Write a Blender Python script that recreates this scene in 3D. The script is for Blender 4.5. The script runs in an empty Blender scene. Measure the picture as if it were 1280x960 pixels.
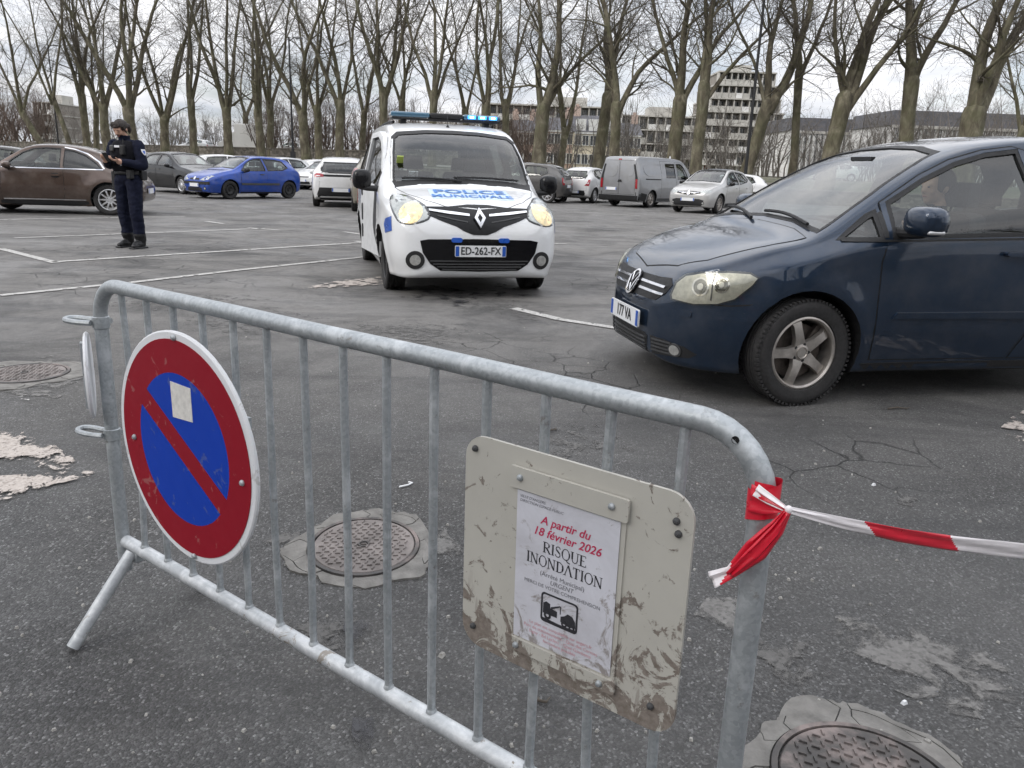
import bpy, bmesh, math, random
import numpy as np
from mathutils import Vector, Matrix
from mathutils.bvhtree import BVHTree
from mathutils.geometry import delaunay_2d_cdt

S = bpy.context.scene
COL = S.collection
R = math.radians
PI = math.pi

# ------------------------------------------------------------------ camera
EYE = 1.2889
FOC = 991.5            # focal length in photo pixels (1280 wide)
PITCH = R(15.135)
ROLL = R(2.07)
cp, sp_ = math.cos(PITCH), math.sin(PITCH)
FWD = np.array([0, cp, -sp_]); UP0 = np.array([0, sp_, cp]); RT0 = np.array([1., 0, 0])
RT = math.cos(ROLL)*RT0 + math.sin(ROLL)*UP0
UP = -math.sin(ROLL)*RT0 + math.cos(ROLL)*UP0
cam_d = bpy.data.cameras.new('camera'); cam = bpy.data.objects.new('camera', cam_d); COL.objects.link(cam)
cam.matrix_world = Matrix(((RT[0], UP[0], -FWD[0], 0), (RT[1], UP[1], -FWD[1], 0), (RT[2], UP[2], -FWD[2], EYE), (0, 0, 0, 1)))
cam_d.sensor_width = 36; cam_d.lens = FOC/1280*36; cam_d.clip_start = .05; cam_d.clip_end = 3000
S.camera = cam

# ------------------------------------------------------------------ sky, sun, exposure
SUN_EL, SUN_AZ = R(38), R(235)          # azimuth from +Y clockwise
w = bpy.data.worlds.new('World'); S.world = w; w.use_nodes = True
nt = w.node_tree; nt.nodes.clear(); N = nt.nodes.new; LK = nt.links.new
wo = N('ShaderNodeOutputWorld'); bg = N('ShaderNodeBackground'); bg.inputs[1].default_value = .1
sky = N('ShaderNodeTexSky'); sky.sky_type = 'NISHITA'; sky.sun_disc = False
sky.sun_elevation = SUN_EL; sky.sun_rotation = SUN_AZ; sky.dust_density = 2.0
tc = N('ShaderNodeTexCoord'); sx = N('ShaderNodeSeparateXYZ'); LK(tc.outputs['Generated'], sx.inputs[0])
az_ = N('ShaderNodeMath'); az_.operation = 'ABSOLUTE'; LK(sx.outputs[2], az_.inputs[0])
ad = N('ShaderNodeMath'); ad.operation = 'ADD'; ad.inputs[1].default_value = .16; LK(az_.outputs[0], ad.inputs[0])
dv = N('ShaderNodeVectorMath'); dv.operation = 'DIVIDE'; LK(tc.outputs['Generated'], dv.inputs[0])
cb = N('ShaderNodeCombineXYZ'); cb.inputs[2].default_value = 1
LK(ad.outputs[0], cb.inputs[0]); LK(ad.outputs[0], cb.inputs[1]); LK(cb.outputs[0], dv.inputs[1])
nz = N('ShaderNodeTexNoise'); nz.inputs['Scale'].default_value = 1.15; nz.inputs['Detail'].default_value = 6; nz.inputs['Roughness'].default_value = .52
LK(dv.outputs[0], nz.inputs['Vector'])
r1 = N('ShaderNodeValToRGB'); LK(nz.outputs[0], r1.inputs[0])          # how much cloud
r1.color_ramp.elements[0].position = .36; r1.color_ramp.elements[0].color = (.48,)*3+(1,)
r1.color_ramp.elements[1].position = .50; r1.color_ramp.elements[1].color = (.97,)*3+(1,)
nz2 = N('ShaderNodeTexNoise'); nz2.inputs['Scale'].default_value = 2.1; nz2.inputs['Detail'].default_value = 5
LK(dv.outputs[0], nz2.inputs['Vector'])
r2 = N('ShaderNodeValToRGB'); LK(nz2.outputs[0], r2.inputs[0])         # cloud tone
r2.color_ramp.elements[0].position = .34; r2.color_ramp.elements[0].color = (.64, .68, .75, 1)
r2.color_ramp.elements[1].position = .60; r2.color_ramp.elements[1].color = (1.0, 1.0, 1.03, 1)
mu = N('ShaderNodeVectorMath'); mu.operation = 'SCALE'; mu.inputs['Scale'].default_value = 8.6; LK(r2.outputs[0], mu.inputs[0])
# an overcast sky is about twice as bright overhead as near the horizon
og = N('ShaderNodeMath'); og.operation = 'MULTIPLY_ADD'; LK(az_.outputs[0], og.inputs[0]); og.inputs[1].default_value = 1.40; og.inputs[2].default_value = .96
mo = N('ShaderNodeVectorMath'); mo.operation = 'SCALE'; LK(mu.outputs[0], mo.inputs[0]); LK(og.outputs[0], mo.inputs['Scale'])
mx = N('ShaderNodeMix'); mx.data_type = 'RGBA'; LK(r1.outputs[0], mx.inputs['Factor']); LK(sky.outputs[0], mx.inputs[6]); LK(mo.outputs[0], mx.inputs[7])
LK(mx.outputs[2], bg.inputs[0]); LK(bg.outputs[0], wo.inputs[0])
sun_d = bpy.data.lights.new('sun', 'SUN'); sun_d.energy = 1.2; sun_d.angle = R(22); sun_d.color = (1, .96, .9)
sun = bpy.data.objects.new('sun', sun_d); COL.objects.link(sun)
sv = Vector((math.sin(SUN_AZ)*math.cos(SUN_EL), math.cos(SUN_AZ)*math.cos(SUN_EL), math.sin(SUN_EL)))
sun.rotation_euler = sv.to_track_quat('Z', 'Y').to_euler(); sun.location = sv*60
VS = S.view_settings; VS.view_transform = 'Standard'; VS.look = 'None'; VS.exposure = 0.25; VS.gamma = 1; VS.use_curve_mapping = False
S.render.engine = 'CYCLES'
S.cycles.max_bounces = 6; S.cycles.transparent_max_bounces = 12; S.cycles.diffuse_bounces = 3; S.cycles.glossy_bounces = 3
S.cycles.use_adaptive_sampling = True; S.cycles.adaptive_threshold = .025; S.cycles.adaptive_min_samples = 20; S.cycles.use_denoising = True; S.cycles.sample_clamp_indirect = 6; S.cycles.caustics_reflective = False; S.cycles.caustics_refractive = False

# ------------------------------------------------------------------ helpers
def sstep(a, b, x):
    t = np.clip((np.asarray(x, float)-a)/(b-a), 0, 1); return t*t*(3-2*t)
def zg(x, y):
    """height of the car park: it falls 15 cm towards the barrier"""
    return -.15*(1-sstep(1.7, 4.3, y))
def ray(px, py):
    d = FWD + RT*(px-640)/FOC - UP*(py-480)/FOC
    return d
def G(px, py, dz=0.):
    """ground point seen at a photo pixel"""
    d = ray(px, py); z = 0.
    for _ in range(8):
        t = (z-EYE)/d[2]; z = float(zg(d[0]*t, d[1]*t))+dz
    return np.array([d[0]*t, d[1]*t, z])
def AT(px, Y, py=215):
    """x at distance Y along the bearing of a photo pixel"""
    d = ray(px, py); return float(d[0]*Y/d[1])

def tag(o, label=None, cat=None, group=None, kind=None):
    for k, v in (('label', label), ('category', cat), ('group', group), ('kind', kind)):
        if v: o[k] = v
    return o
def empty(name, loc=(0, 0, 0), rz=0, parent=None):
    o = bpy.data.objects.new(name, None); COL.objects.link(o)
    o.location = loc; o.rotation_euler = (0, 0, rz); o.parent = parent; o.empty_display_size = .1
    return o
def link(name, me, mat=None, parent=None):
    o = bpy.data.objects.new(name, me); COL.objects.link(o); o.parent = parent
    if mat is not None and len(me.materials) == 0: me.materials.append(mat)
    return o
def share(name, src, parent=None, loc=(0, 0, 0), rot=(0, 0, 0), scale=(1, 1, 1)):
    o = bpy.data.objects.new(name, src.data); COL.objects.link(o); o.parent = parent
    o.location = loc; o.rotation_euler = rot; o.scale = scale
    return o

class MB:
    def __init__(s): s.v = []; s.f = []; s.n = 0; s.m = []
    def add(s, v, f, mi=0):
        v = np.asarray(v, float).reshape(-1, 3); s.v.append(v)
        s.f += [tuple(int(i)+s.n for i in q) for q in f]; s.m += [mi]*len(f); s.n += len(v); return s
    def box(s, c, d, rz=0, mi=0, taper=1.0, rx=0, ry=0):
        a = np.array([(i, j, k) for k in (-.5, .5) for j in (-.5, .5) for i in (-.5, .5)], float)
        a[4:, :2] *= taper
        a = a*np.array(d, float)
        if rx: a = a @ np.array(Matrix.Rotation(rx, 3, 'X')).T
        if ry: a = a @ np.array(Matrix.Rotation(ry, 3, 'Y')).T
        if rz: a = a @ np.array(Matrix.Rotation(rz, 3, 'Z')).T
        return s.add(a+np.array(c, float), [(0, 2, 3, 1), (4, 5, 7, 6), (0, 1, 5, 4), (2, 6, 7, 3), (0, 4, 6, 2), (1, 3, 7, 5)], mi)
    def tube(s, pts, r, n=10, cap=True, mi=0):
        P = np.asarray(pts, float); r = np.broadcast_to(np.asarray(r, float), (len(P),))
        T = np.gradient(P, axis=0); T /= np.linalg.norm(T, axis=1)[:, None]+1e-12
        a = np.array([0, 0, 1.]) if abs(T[0][2]) < .9 else np.array([1., 0, 0])
        u = np.cross(T[0], a); u /= np.linalg.norm(u); V = []
        th = np.arange(n)*2*PI/n
        for i in range(len(P)):
            u = u-T[i]*(u@T[i]); u /= np.linalg.norm(u)+1e-12; w_ = np.cross(T[i], u)
            V.append(P[i]+r[i]*(np.cos(th)[:, None]*u+np.sin(th)[:, None]*w_))
        F = [(i*n+j, i*n+(j+1) % n, (i+1)*n+(j+1) % n, (i+1)*n+j) for i in range(len(P)-1) for j in range(n)]
        if cap: F += [tuple(range(n))[::-1], tuple((len(P)-1)*n+j for j in range(n))]
        return s.add(np.concatenate(V), F, mi)
    def lathe(s, prof, n=24, axis='Z', c=(0, 0, 0), mi=0, close=False):
        """prof: (r, h) pairs"""
        V = []; th = np.arange(n)*2*PI/n
        for r_, h_ in prof:
            if axis == 'Z': V.append(np.stack([r_*np.cos(th), r_*np.sin(th), np.full(n, h_)], -1))
            else: V.append(np.stack([r_*np.sin(th), np.full(n, h_), r_*np.cos(th)], -1))
        m = len(prof); F = []
        for i in range(m if close else m-1):
            k = (i+1) % m
            F += [(i*n+j, i*n+(j+1) % n, k*n+(j+1) % n, k*n+j) for j in range(n)]
        return s.add(np.concatenate(V)+np.array(c, float), F, mi)
    def poly(s, pts, h=None, mi=0):
        """flat polygon of 3-D points, extruded by vector h"""
        P = np.asarray(pts, float); n = len(P)
        if h is None: return s.add(P, [tuple(range(n))], mi)
        Q = P+np.asarray(h, float)
        return s.add(np.concatenate([P, Q]), [tuple(range(n))[::-1], tuple(range(n, 2*n))]+[(i, (i+1) % n, n+(i+1) % n, n+i) for i in range(n)], mi)
    def ball(s, c, r, nu=12, nv=8, mi=0):
        r = np.broadcast_to(np.asarray(r, float), (3,)); V = []
        for i in range(1, nv):
            ph = PI*i/nv; th = np.arange(nu)*2*PI/nu
            V.append(np.stack([np.sin(ph)*np.cos(th), np.sin(ph)*np.sin(th), np.full(nu, np.cos(ph))], -1))
        V = np.concatenate(V+[np.array([[0, 0, 1.], [0, 0, -1.]])])*r+np.array(c, float)
        F = [(i*nu+j, (i+1)*nu+j, (i+1)*nu+(j+1) % nu, i*nu+(j+1) % nu) for i in range(nv-2) for j in range(nu)]
        t = (nv-1)*nu
        F += [(t, j, (j+1) % nu) for j in range(nu)]+[(t+1, (nv-2)*nu+(j+1) % nu, (nv-2)*nu+j) for j in range(nu)]
        return s.add(V, F, mi)
    def mesh(s, name, smooth=35):
        me = bpy.data.meshes.new(name)
        me.from_pydata(np.concatenate(s.v).tolist() if s.v else [], [], s.f)
        if any(s.m): me.polygons.foreach_set('material_index', s.m)
        me.validate(); me.update()
        bm = bmesh.new(); bm.from_mesh(me); bmesh.ops.recalc_face_normals(bm, faces=bm.faces); bm.to_mesh(me); bm.free()
        if smooth:
            me.polygons.foreach_set('use_smooth', [True]*len(me.polygons)); me.set_sharp_from_angle(angle=R(smooth))
        return me
    def build(s, name, mat, parent=None, smooth=35):
        me = s.mesh(name, smooth)
        for m_ in (mat if isinstance(mat, (list, tuple)) else [mat]): me.materials.append(m_)
        return link(name, me, None, parent)

def bevel_obj(o, wd=.004, seg=2, ang=30):
    m = o.modifiers.new('bevel', 'BEVEL'); m.width = wd; m.segments = seg; m.limit_method = 'ANGLE'; m.angle_limit = R(ang); m.harden_normals = False
    return o
def bake_mods(o):
    dg = bpy.context.evaluated_depsgraph_get(); ev = o.evaluated_get(dg)
    me = bpy.data.meshes.new_from_object(ev); old = o.data; o.modifiers.clear(); o.data = me
    if old.users == 0: bpy.data.meshes.remove(old)
    return o
def pchip(x, y, q):
    x = np.asarray(x, float); y = np.asarray(y, float); q = np.asarray(q, float)
    h = np.diff(x); d = np.diff(y)/h; n = len(x); m = np.zeros(n)
    for i in range(1, n-1):
        if d[i-1]*d[i] > 0:
            w1 = 2*h[i]+h[i-1]; w2 = h[i]+2*h[i-1]; m[i] = (w1+w2)/(w1/d[i-1]+w2/d[i])
    m[0] = d[0]; m[-1] = d[-1]
    k = np.clip(np.searchsorted(x, q)-1, 0, n-2); t = (q-x[k])/h[k]
    return ((1+2*t)*(1-t)**2*y[k]+t*(1-t)**2*h[k]*m[k]+t*t*(3-2*t)*y[k+1]+t*t*(t-1)*h[k]*m[k+1])
def chaikin(P, it=2, closed=True):
    P = np.asarray(P, float)
    for _ in range(it):
        Q = np.roll(P, -1, 0) if closed else P[1:]
        A = P if closed else P[:-1]
        P2 = np.empty((2*len(A), P.shape[1])); P2[0::2] = .75*A+.25*Q; P2[1::2] = .25*A+.75*Q
        if not closed: P2 = np.concatenate([P[:1], P2, P[-1:]])
        P = P2
    return P
def rrect(w_, h_, r, n=5, c=(0, 0)):
    out = []
    for cx, cy, a0 in ((w_/2-r, h_/2-r, 0), (-w_/2+r, h_/2-r, 90), (-w_/2+r, -h_/2+r, 180), (w_/2-r, -h_/2+r, 270)):
        for i in range(n+1):
            a = R(a0+90*i/n); out.append((c[0]+cx+r*math.cos(a), c[1]+cy+r*math.sin(a)))
    return np.array(out)
def ngon2(n, r, c=(0, 0), a0=0, ry=None):
    return np.array([(c[0]+r*math.cos(a0+2*PI*i/n), c[1]+(ry or r)*math.sin(a0+2*PI*i/n)) for i in range(n)])
def text_mesh(body, size, shear=0., ext=0., bold=0., res=3, align='CENTER', sp=1.):
    c = bpy.data.curves.new('text', 'FONT'); c.body = body; c.size = size; c.shear = shear; c.extrude = ext; c.offset = bold
    c.align_x = align; c.align_y = 'CENTER'; c.resolution_u = res; c.space_character = sp
    o = bpy.data.objects.new('text', c); COL.objects.link(o)
    dg = bpy.context.evaluated_depsgraph_get(); dg.update(); me = bpy.data.meshes.new_from_object(o.evaluated_get(dg))
    bpy.data.objects.remove(o); bpy.data.curves.remove(c)
    me.materials.clear()
    return me
# ------------------------------------------------------------------ materials
class NT:
    def __init__(s, name):
        s.m = bpy.data.materials.new(name); s.m.use_nodes = True; s.t = s.m.node_tree
        s.b = s.t.nodes['Principled BSDF']; s.o = s.t.nodes['Material Output']
    def n(s, kind, **kw):
        x = s.t.nodes.new('ShaderNode'+kind)
        for k, v in kw.items():
            if k.startswith('i_'):
                k = k[2:]; k = int(k) if k.isdigit() else k.replace('_', ' ')
                if isinstance(v, bpy.types.NodeSocket): s.t.links.new(v, x.inputs[k])
                else: x.inputs[k].default_value = v
            else: setattr(x, k, v)
        return x
    def lk(s, a, b): s.t.links.new(a, b)
    def coord(s, kind='Object', scale=(1, 1, 1)):
        c = s.n('TexCoord'); mp = s.n('Mapping'); mp.inputs['Scale'].default_value = scale; s.lk(c.outputs[kind], mp.inputs[0]); return mp.outputs[0]
    def noise(s, vec, scale, detail=4, rough=.5, dist=0):
        x = s.n('TexNoise', i_Scale=scale, i_Detail=detail, i_Roughness=rough, i_Distortion=dist); s.lk(vec, x.inputs['Vector']); return x.outputs[0]
    def voro(s, vec, scale, feature='F1', out=0):
        x = s.n('TexVoronoi', feature=feature, i_Scale=scale); s.lk(vec, x.inputs['Vector']); return x.outputs[out]
    def ramp(s, f, *st, interp='LINEAR'):
        x = s.n('ValToRGB'); s.lk(f, x.inputs[0]); cr = x.color_ramp; cr.interpolation = interp
        while len(cr.elements) < len(st): cr.elements.new(.5)
        for e, (p, c) in zip(cr.elements, st):
            e.position = p; e.color = (c, c, c, 1) if isinstance(c, (int, float)) else (*c[:3], 1)
        return x.outputs[0]
    def mix(s, f, a, b, blend='MIX'):
        x = s.n('Mix', data_type='RGBA', blend_type=blend)
        for v, i in ((f, 0), (a, 6), (b, 7)):
            if isinstance(v, bpy.types.NodeSocket): s.lk(v, x.inputs[i])
            elif i == 0: x.inputs[0].default_value = v
            else: x.inputs[i].default_value = (v, v, v, 1) if isinstance(v, (int, float)) else (*v[:3], 1)
        return x.outputs[2]
    def math(s, op, a, b=0., c=None):
        x = s.n('Math', operation=op)
        for i, v in enumerate((a, b) if c is None else (a, b, c)):
            if isinstance(v, bpy.types.NodeSocket): s.lk(v, x.inputs[i])
            else: x.inputs[i].default_value = v
        return x.outputs[0]
    def bump(s, h, strength=.3, dist=.01, nrm=None):
        x = s.n('Bump', i_Strength=strength, i_Distance=dist); s.lk(h, x.inputs['Height'])
        if nrm is not None: s.lk(nrm, x.inputs['Normal'])
        return x.outputs[0]
    def set(s, **kw):
        for k, v in kw.items():
            k = k.replace('_', ' ')
            if isinstance(v, bpy.types.NodeSocket): s.lk(v, s.b.inputs[k])
            else: s.b.inputs[k].default_value = (*v, 1) if isinstance(v, tuple) and len(v) == 3 else v
        return s

def plain(name, c, rough=.5, metal=0., var=.12, scale=9., coat=0., spec=.5, em=None, bump=0.):
    """a painted or moulded surface with slight mottling and uneven gloss"""
    k = NT(name); v = k.coord('Object'); f = k.noise(v, scale, 5, .6)
    d = tuple(x*(1-var) for x in c); u = tuple(min(1, x*(1+var)) for x in c)
    k.set(Base_Color=k.ramp(f, (.3, d), (.7, u)), Roughness=k.ramp(k.noise(v, scale*2.3, 4), (.3, max(.02, rough*.85)), (.7, min(1, rough*1.15))), Metallic=metal, Coat_Weight=coat, Coat_Roughness=.04)
    k.b.inputs['Specular IOR Level'].default_value = spec
    if bump: k.set(Normal=k.bump(k.noise(v, scale*8, 3), bump, .002))
    if em: k.b.inputs['Emission Color'].default_value = (*em[0], 1); k.b.inputs['Emission Strength'].default_value = em[1]
    return k.m
def paint(name, c, metal=.35, rough=.35, dirt=.25):
    """car paint: flaked base, clear coat, a thin film of road dust in patches"""
    k = NT(name); v = k.coord('Object')
    film = k.math('MULTIPLY', k.ramp(k.noise(v, 3.2, 6, .65), (.42, 0.), (.72, 1.)), dirt)
    specks = k.math('MULTIPLY', k.ramp(k.noise(v, 95, 2), (.66, 0.), (.72, 1.)), dirt*.6)
    d = k.math('MAXIMUM', film, specks)
    k.set(Base_Color=k.mix(d, c, (.22, .20, .175)), Metallic=k.math('SUBTRACT', metal, k.math('MULTIPLY', d, metal)), Roughness=k.math('MULTIPLY_ADD', d, .5, rough), Coat_Weight=k.math('SUBTRACT', 1., k.math('MULTIPLY', d, .9)), Coat_Roughness=k.math('MULTIPLY_ADD', d, .35, .035), Specular_IOR_Level=.12)
    return k.m
def glass(name, tint=(.62, .68, .66), rough=.0, ior=1.5):
    """window pane: clear tinted sheet with mirror reflections"""
    k = NT(name); k.t.nodes.remove(k.b)
    tr = k.n('BsdfTransparent', i_Color=(*tint, 1)); gl = k.n('BsdfGlossy', i_Roughness=rough+.006)
    ge = k.n('NewGeometry'); fr = k.n('Fresnel', i_IOR=k.math('MULTIPLY_ADD', ge.outputs['Backfacing'], 1/ior-ior, ior)); f2 = k.math('DIVIDE', k.math('MULTIPLY', fr.outputs[0], 2.), k.math('ADD', fr.outputs[0], 1.))     # both faces of the pane
    f2 = k.math('MINIMUM', f2, 1.)
    mx_ = k.n('MixShader'); k.lk(f2, mx_.inputs[0]); k.lk(tr.outputs[0], mx_.inputs[1]); k.lk(gl.outputs[0], mx_.inputs[2]); k.lk(mx_.outputs[0], k.o.inputs[0])
    return k.m
def alpha_out(k, a):
    tr = k.n('BsdfTransparent'); mx_ = k.n('MixShader'); k.lk(a, mx_.inputs[0]); k.lk(tr.outputs[0], mx_.inputs[1]); k.lk(k.b.outputs[0], mx_.inputs[2]); k.lk(mx_.outputs[0], k.o.inputs[0])

M = {}
def asphalt():
    k = NT('asphalt'); v = k.coord('Object')
    gv = k.n('TexVoronoi', feature='F1', i_Scale=150.); k.lk(v, gv.inputs['Vector']); grit, gritf = gv.outputs[1], gv.outputs[0]
    lum = k.n('RGBToBW'); k.lk(grit, lum.inputs[0])
    stone = k.ramp(lum.outputs[0], (.22, .028), (.60, .062), (.82, .125), (.94, .27))
    fine = k.noise(v, 260, 3, .6)
    base = k.mix(k.ramp(fine, (.35, 0.), (.62, 1.)), (.037, .0355, .0345), stone)
    base = k.mix(.5, base, stone)
    # big tonal fields: pale worn binder and dark repaired areas
    big = k.ramp(k.noise(v, .34, 5, .6, .6), (.36, 0.), (.66, 1.))
    mid = k.ramp(k.noise(v, 1.9, 6, .7, .5), (.38, 0.), (.68, 1.))
    tone = k.mix(k.math('MULTIPLY', big, .62), base, k.mix(.45, base, (.155, .150, .142)))
    tone = k.mix(k.math('MULTIPLY', mid, .40), tone, k.mix(.5, tone, (.125, .120, .115)))
    # the lot away from the barrier is older and paler
    sp = k.n('SeparateXYZ'); k.lk(v, sp.inputs[0])
    farm = k.n('MapRange', i_1=4.6, i_2=8.6); k.lk(k.math('MULTIPLY_ADD', k.noise(v, .55, 5, .65), 3.4, sp.outputs[1]), farm.inputs[0])
    worn = k.ramp(k.noise(v, .8, 6, .74, .7), (.34, (.070, .067, .065)), (.44, (.140, .134, .127)), (.53, (.215, .205, .193)), (.66, (.118, .114, .109)))
    tone = k.mix(k.math('MULTIPLY', farm.outputs[0], .88), tone, k.mix(.25, worn, stone))
    # dark streaks and tyre marks
    v2 = k.coord('Object', (.35, 2.2, 1)); st = k.ramp(k.noise(v2, .9, 5, .7, .4), (.50, 0.), (.62, 1.))
    tone = k.mix(k.math('MULTIPLY', st, .38), tone, (.030, .030, .031))
    # fine cracks
    wv = k.n('VectorMath', operation='ADD'); k.lk(v, wv.inputs[0])
    nn = k.n('TexNoise', i_Scale=2.3, i_Detail=5.); k.lk(v, nn.inputs['Vector']); sc = k.n('VectorMath', operation='SCALE', i_Scale=.22); k.lk(nn.outputs[1], sc.inputs[0]); k.lk(sc.outputs[0], wv.inputs[1])
    cr = k.voro(wv.outputs[0], 2.6, 'DISTANCE_TO_EDGE'); crm = k.math('MULTIPLY', k.ramp(cr, (.0, 1.), (.016, 0.)), k.ramp(k.noise(v, .30, 2), (.54, 0.), (.58, 1.)))
    tone = k.mix(k.math('MULTIPLY', crm, .8), tone, (.012, .012, .012))
    damp = k.ramp(k.noise(v, .62, 5, .6, .3), (.40, .46), (.56, .80))
    k.set(Base_Color=tone, Roughness=k.math('MULTIPLY_ADD', k.noise(v, 60, 2), .12, damp), Specular_IOR_Level=.42)
    h = k.math('ADD', k.math('MULTIPLY', gritf, -.8), k.math('MULTIPLY', fine, .5))
    h = k.math('SUBTRACT', h, k.math('MULTIPLY', crm, 2.5))
    b1 = k.bump(k.noise(v, 1.6, 4, .6), .45, .03)
    k.set(Normal=k.bump(h, .85, .0045, b1))
    return k.m
M['asphalt'] = asphalt()
def worn_sheet(name, c0, c1, thr, scale=7., dist=.8, rough=.85, grit=True):
    """a thin surface layer worn through in ragged spots"""
    k = NT(name); v = k.coord('Object')
    nz_ = k.noise(v, scale, 6, .68, dist); at = k.n('Attribute', attribute_name='edge')
    nz_ = k.math('ADD', nz_, k.math('MULTIPLY_ADD', at.outputs['Fac'], .12, -.12))
    col = k.ramp(k.noise(v, 55, 4, .7), (.30, c0), (.70, c1))
    if grit:
        g = k.voro(v, 90, 'F1', 1); l = k.n('RGBToBW'); k.lk(g, l.inputs[0])
        col = k.mix(k.ramp(l.outputs[0], (.55, 0.), (.9, .65)), col, tuple(x*.42 for x in c0))
    k.set(Base_Color=col, Roughness=rough, Normal=k.bump(k.noise(v, 70, 4), .5, .003))
    alpha_out(k, k.ramp(nz_, (thr, 0.), (thr+(.035 if 'paint' in name else .10), .92)))
    return k.m
M['white_paint'] = worn_sheet('worn_white_paint', (.40, .39, .37), (.56, .55, .53), .40, 9, .4)
M['pink_paint'] = worn_sheet('worn_pinkish_paint', (.40, .35, .31), (.55, .50, .46), .40, 9, .4)
M['pale_patch'] = worn_sheet('pale_worn_asphalt', (.135, .130, .124), (.21, .204, .195), .41, 7, .4)
M['pale_patch2'] = worn_sheet('pale_worn_asphalt_thin', (.095, .092, .088), (.155, .150, .144), .46, 12, .3)
M['dark_patch'] = worn_sheet('dark_asphalt', (.030, .030, .031), (.050, .050, .050), .50, 5, .3, .8)  # darker ground layer, laid across the van front
M['oil'] = worn_sheet('damp_stain', (.022, .022, .026), (.034, .034, .040), .50, 6, .3, .40, False)
M['concrete'] = plain('manhole_concrete', (.175, .168, .156), .9, var=.32, scale=14, bump=.8)
M['concrete_dark'] = plain('crumbled_mortar', (.11, .095, .082), .95, var=.4, scale=22, bump=1.)
def iron():
    k = NT('cast_iron_lid'); v = k.coord('Object'); f = k.noise(v, 7, 6, .65)
    k.set(Base_Color=k.ramp(f, (.34, (.045, .043, .043)), (.50, (.085, .078, .074)), (.66, (.27, .225, .21))), Metallic=.35, Roughness=k.ramp(f, (.35, .38), (.65, .75)), Normal=k.bump(k.noise(v, 60, 4), .35, .003))
    return k.m
M['iron'] = iron()
def galv():
    k = NT('galvanised_steel'); v = k.coord('Object')
    sp = k.voro(v, 150, 'F1', 1); l = k.n('RGBToBW'); k.lk(sp, l.inputs[0])
    col = k.ramp(l.outputs[0], (.2, (.345, .37, .385)), (.8, (.43, .455, .47)))
    n1 = k.noise(v, 11, 6, .7, .4)
    col = k.mix(k.ramp(n1, (.52, 0.), (.66, .75)), col, (.60, .625, .64))
    col = k.mix(k.ramp(k.noise(v, 26, 5, .7), (.62, 0.), (.70, .75)), col, (.22, .205, .185))
    k.set(Base_Color=col, Metallic=.55, Roughness=k.ramp(n1, (.3, .42), (.7, .60)), Normal=k.bump(k.noise(v, 120, 3), .12, .001))
    return k.m
M['galv'] = galv()
def galv_rail():
    k = NT('whitened_galvanised_rail'); v = k.coord('Object')
    n1 = k.noise(v, 16, 6, .7, .5)
    col = k.ramp(n1, (.32, (.36, .38, .395)), (.50, (.50, .52, .535)), (.66, (.66, .675, .685)))
    col = k.mix(k.ramp(k.noise(v, 13, 6, .72, .6), (.605, 0.), (.635, .85)), col, (.235, .205, .17))
    k.set(Base_Color=col, Metallic=.30, Roughness=.52, Normal=k.bump(n1, .15, .002))
    return k.m
M['galv_rail'] = galv_rail()
def sheeting(name, c, scuffc):
    k = NT(name); v = k.coord('Object')
    d = k.ramp(k.noise(v, 17, 6, .62, .9), (.615, 0.), (.65, .5))
    s2 = k.ramp(k.noise(v, 4, 6, .7), (.4, 0.), (.7, .16))
    k.set(Base_Color=k.mix(d, k.mix(s2, c, tuple(x*.75 for x in c)), scuffc), Roughness=k.ramp(k.noise(v, 9, 5), (.3, .5), (.7, .7)), Specular_IOR_Level=.25)
    return k.m
M['sign_red'] = sheeting('red_reflective_sheeting', (.27, .004, .016), (.36, .16, .15))
M['sign_blue'] = sheeting('blue_reflective_sheeting', (.003, .045, .40), (.10, .13, .28))
M['sign_white'] = sheeting('white_reflective_sheeting', (.74, .75, .77), (.40, .39, .37))
M['sign_back'] = plain('sign_aluminium_back', (.40, .41, .42), .45, .6)
def board():
    k = NT('muddy_cream_enamel'); v = k.coord('Object')
    # dried mud: splashes thicken towards the lower edge where the road threw them
    sp = k.n('SeparateXYZ'); k.lk(v, sp.inputs[0])
    z = k.n('MapRange', i_1=-.03, i_2=-.21, i_3=0., i_4=1.); k.lk(sp.outputs[1], z.inputs[0])
    n1 = k.noise(v, 13, 8, .70, 1.1); n2 = k.noise(v, 36, 7, .7, .8)
    v2 = k.coord('Object', (55, 7, 1)); n3 = k.noise(v2, 1, 5, .6, .3)
    m1 = k.ramp(k.math('MULTIPLY_ADD', z.outputs[0], .15, n1), (.60, 0.), (.63, 1.))
    m2 = k.ramp(k.math('MULTIPLY_ADD', z.outputs[0], .07, n2), (.63, 0.), (.66, .85))
    m3 = k.math('MULTIPLY', k.ramp(k.math('MULTIPLY_ADD', z.outputs[0], .10, n3), (.66, 0.), (.70, .7)), z.outputs[0])
    mud = k.math('MAXIMUM', m1, k.math('MAXIMUM', m2, m3))
    mc = k.ramp(k.noise(v, 70, 5, .7), (.3, (.13, .105, .085)), (.7, (.27, .235, .205)))
    film = k.ramp(k.noise(v, 4, 6, .7), (.35, 0.), (.7, .5))
    k.set(Base_Color=k.mix(mud, k.mix(film, (.50, .485, .435), (.40, .385, .345)), mc), Roughness=k.math('MULTIPLY_ADD', mud, .45, .38), Normal=k.bump(mud, .35, .0015))
    return k.m, k
M['board'] = board()[0]
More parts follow.
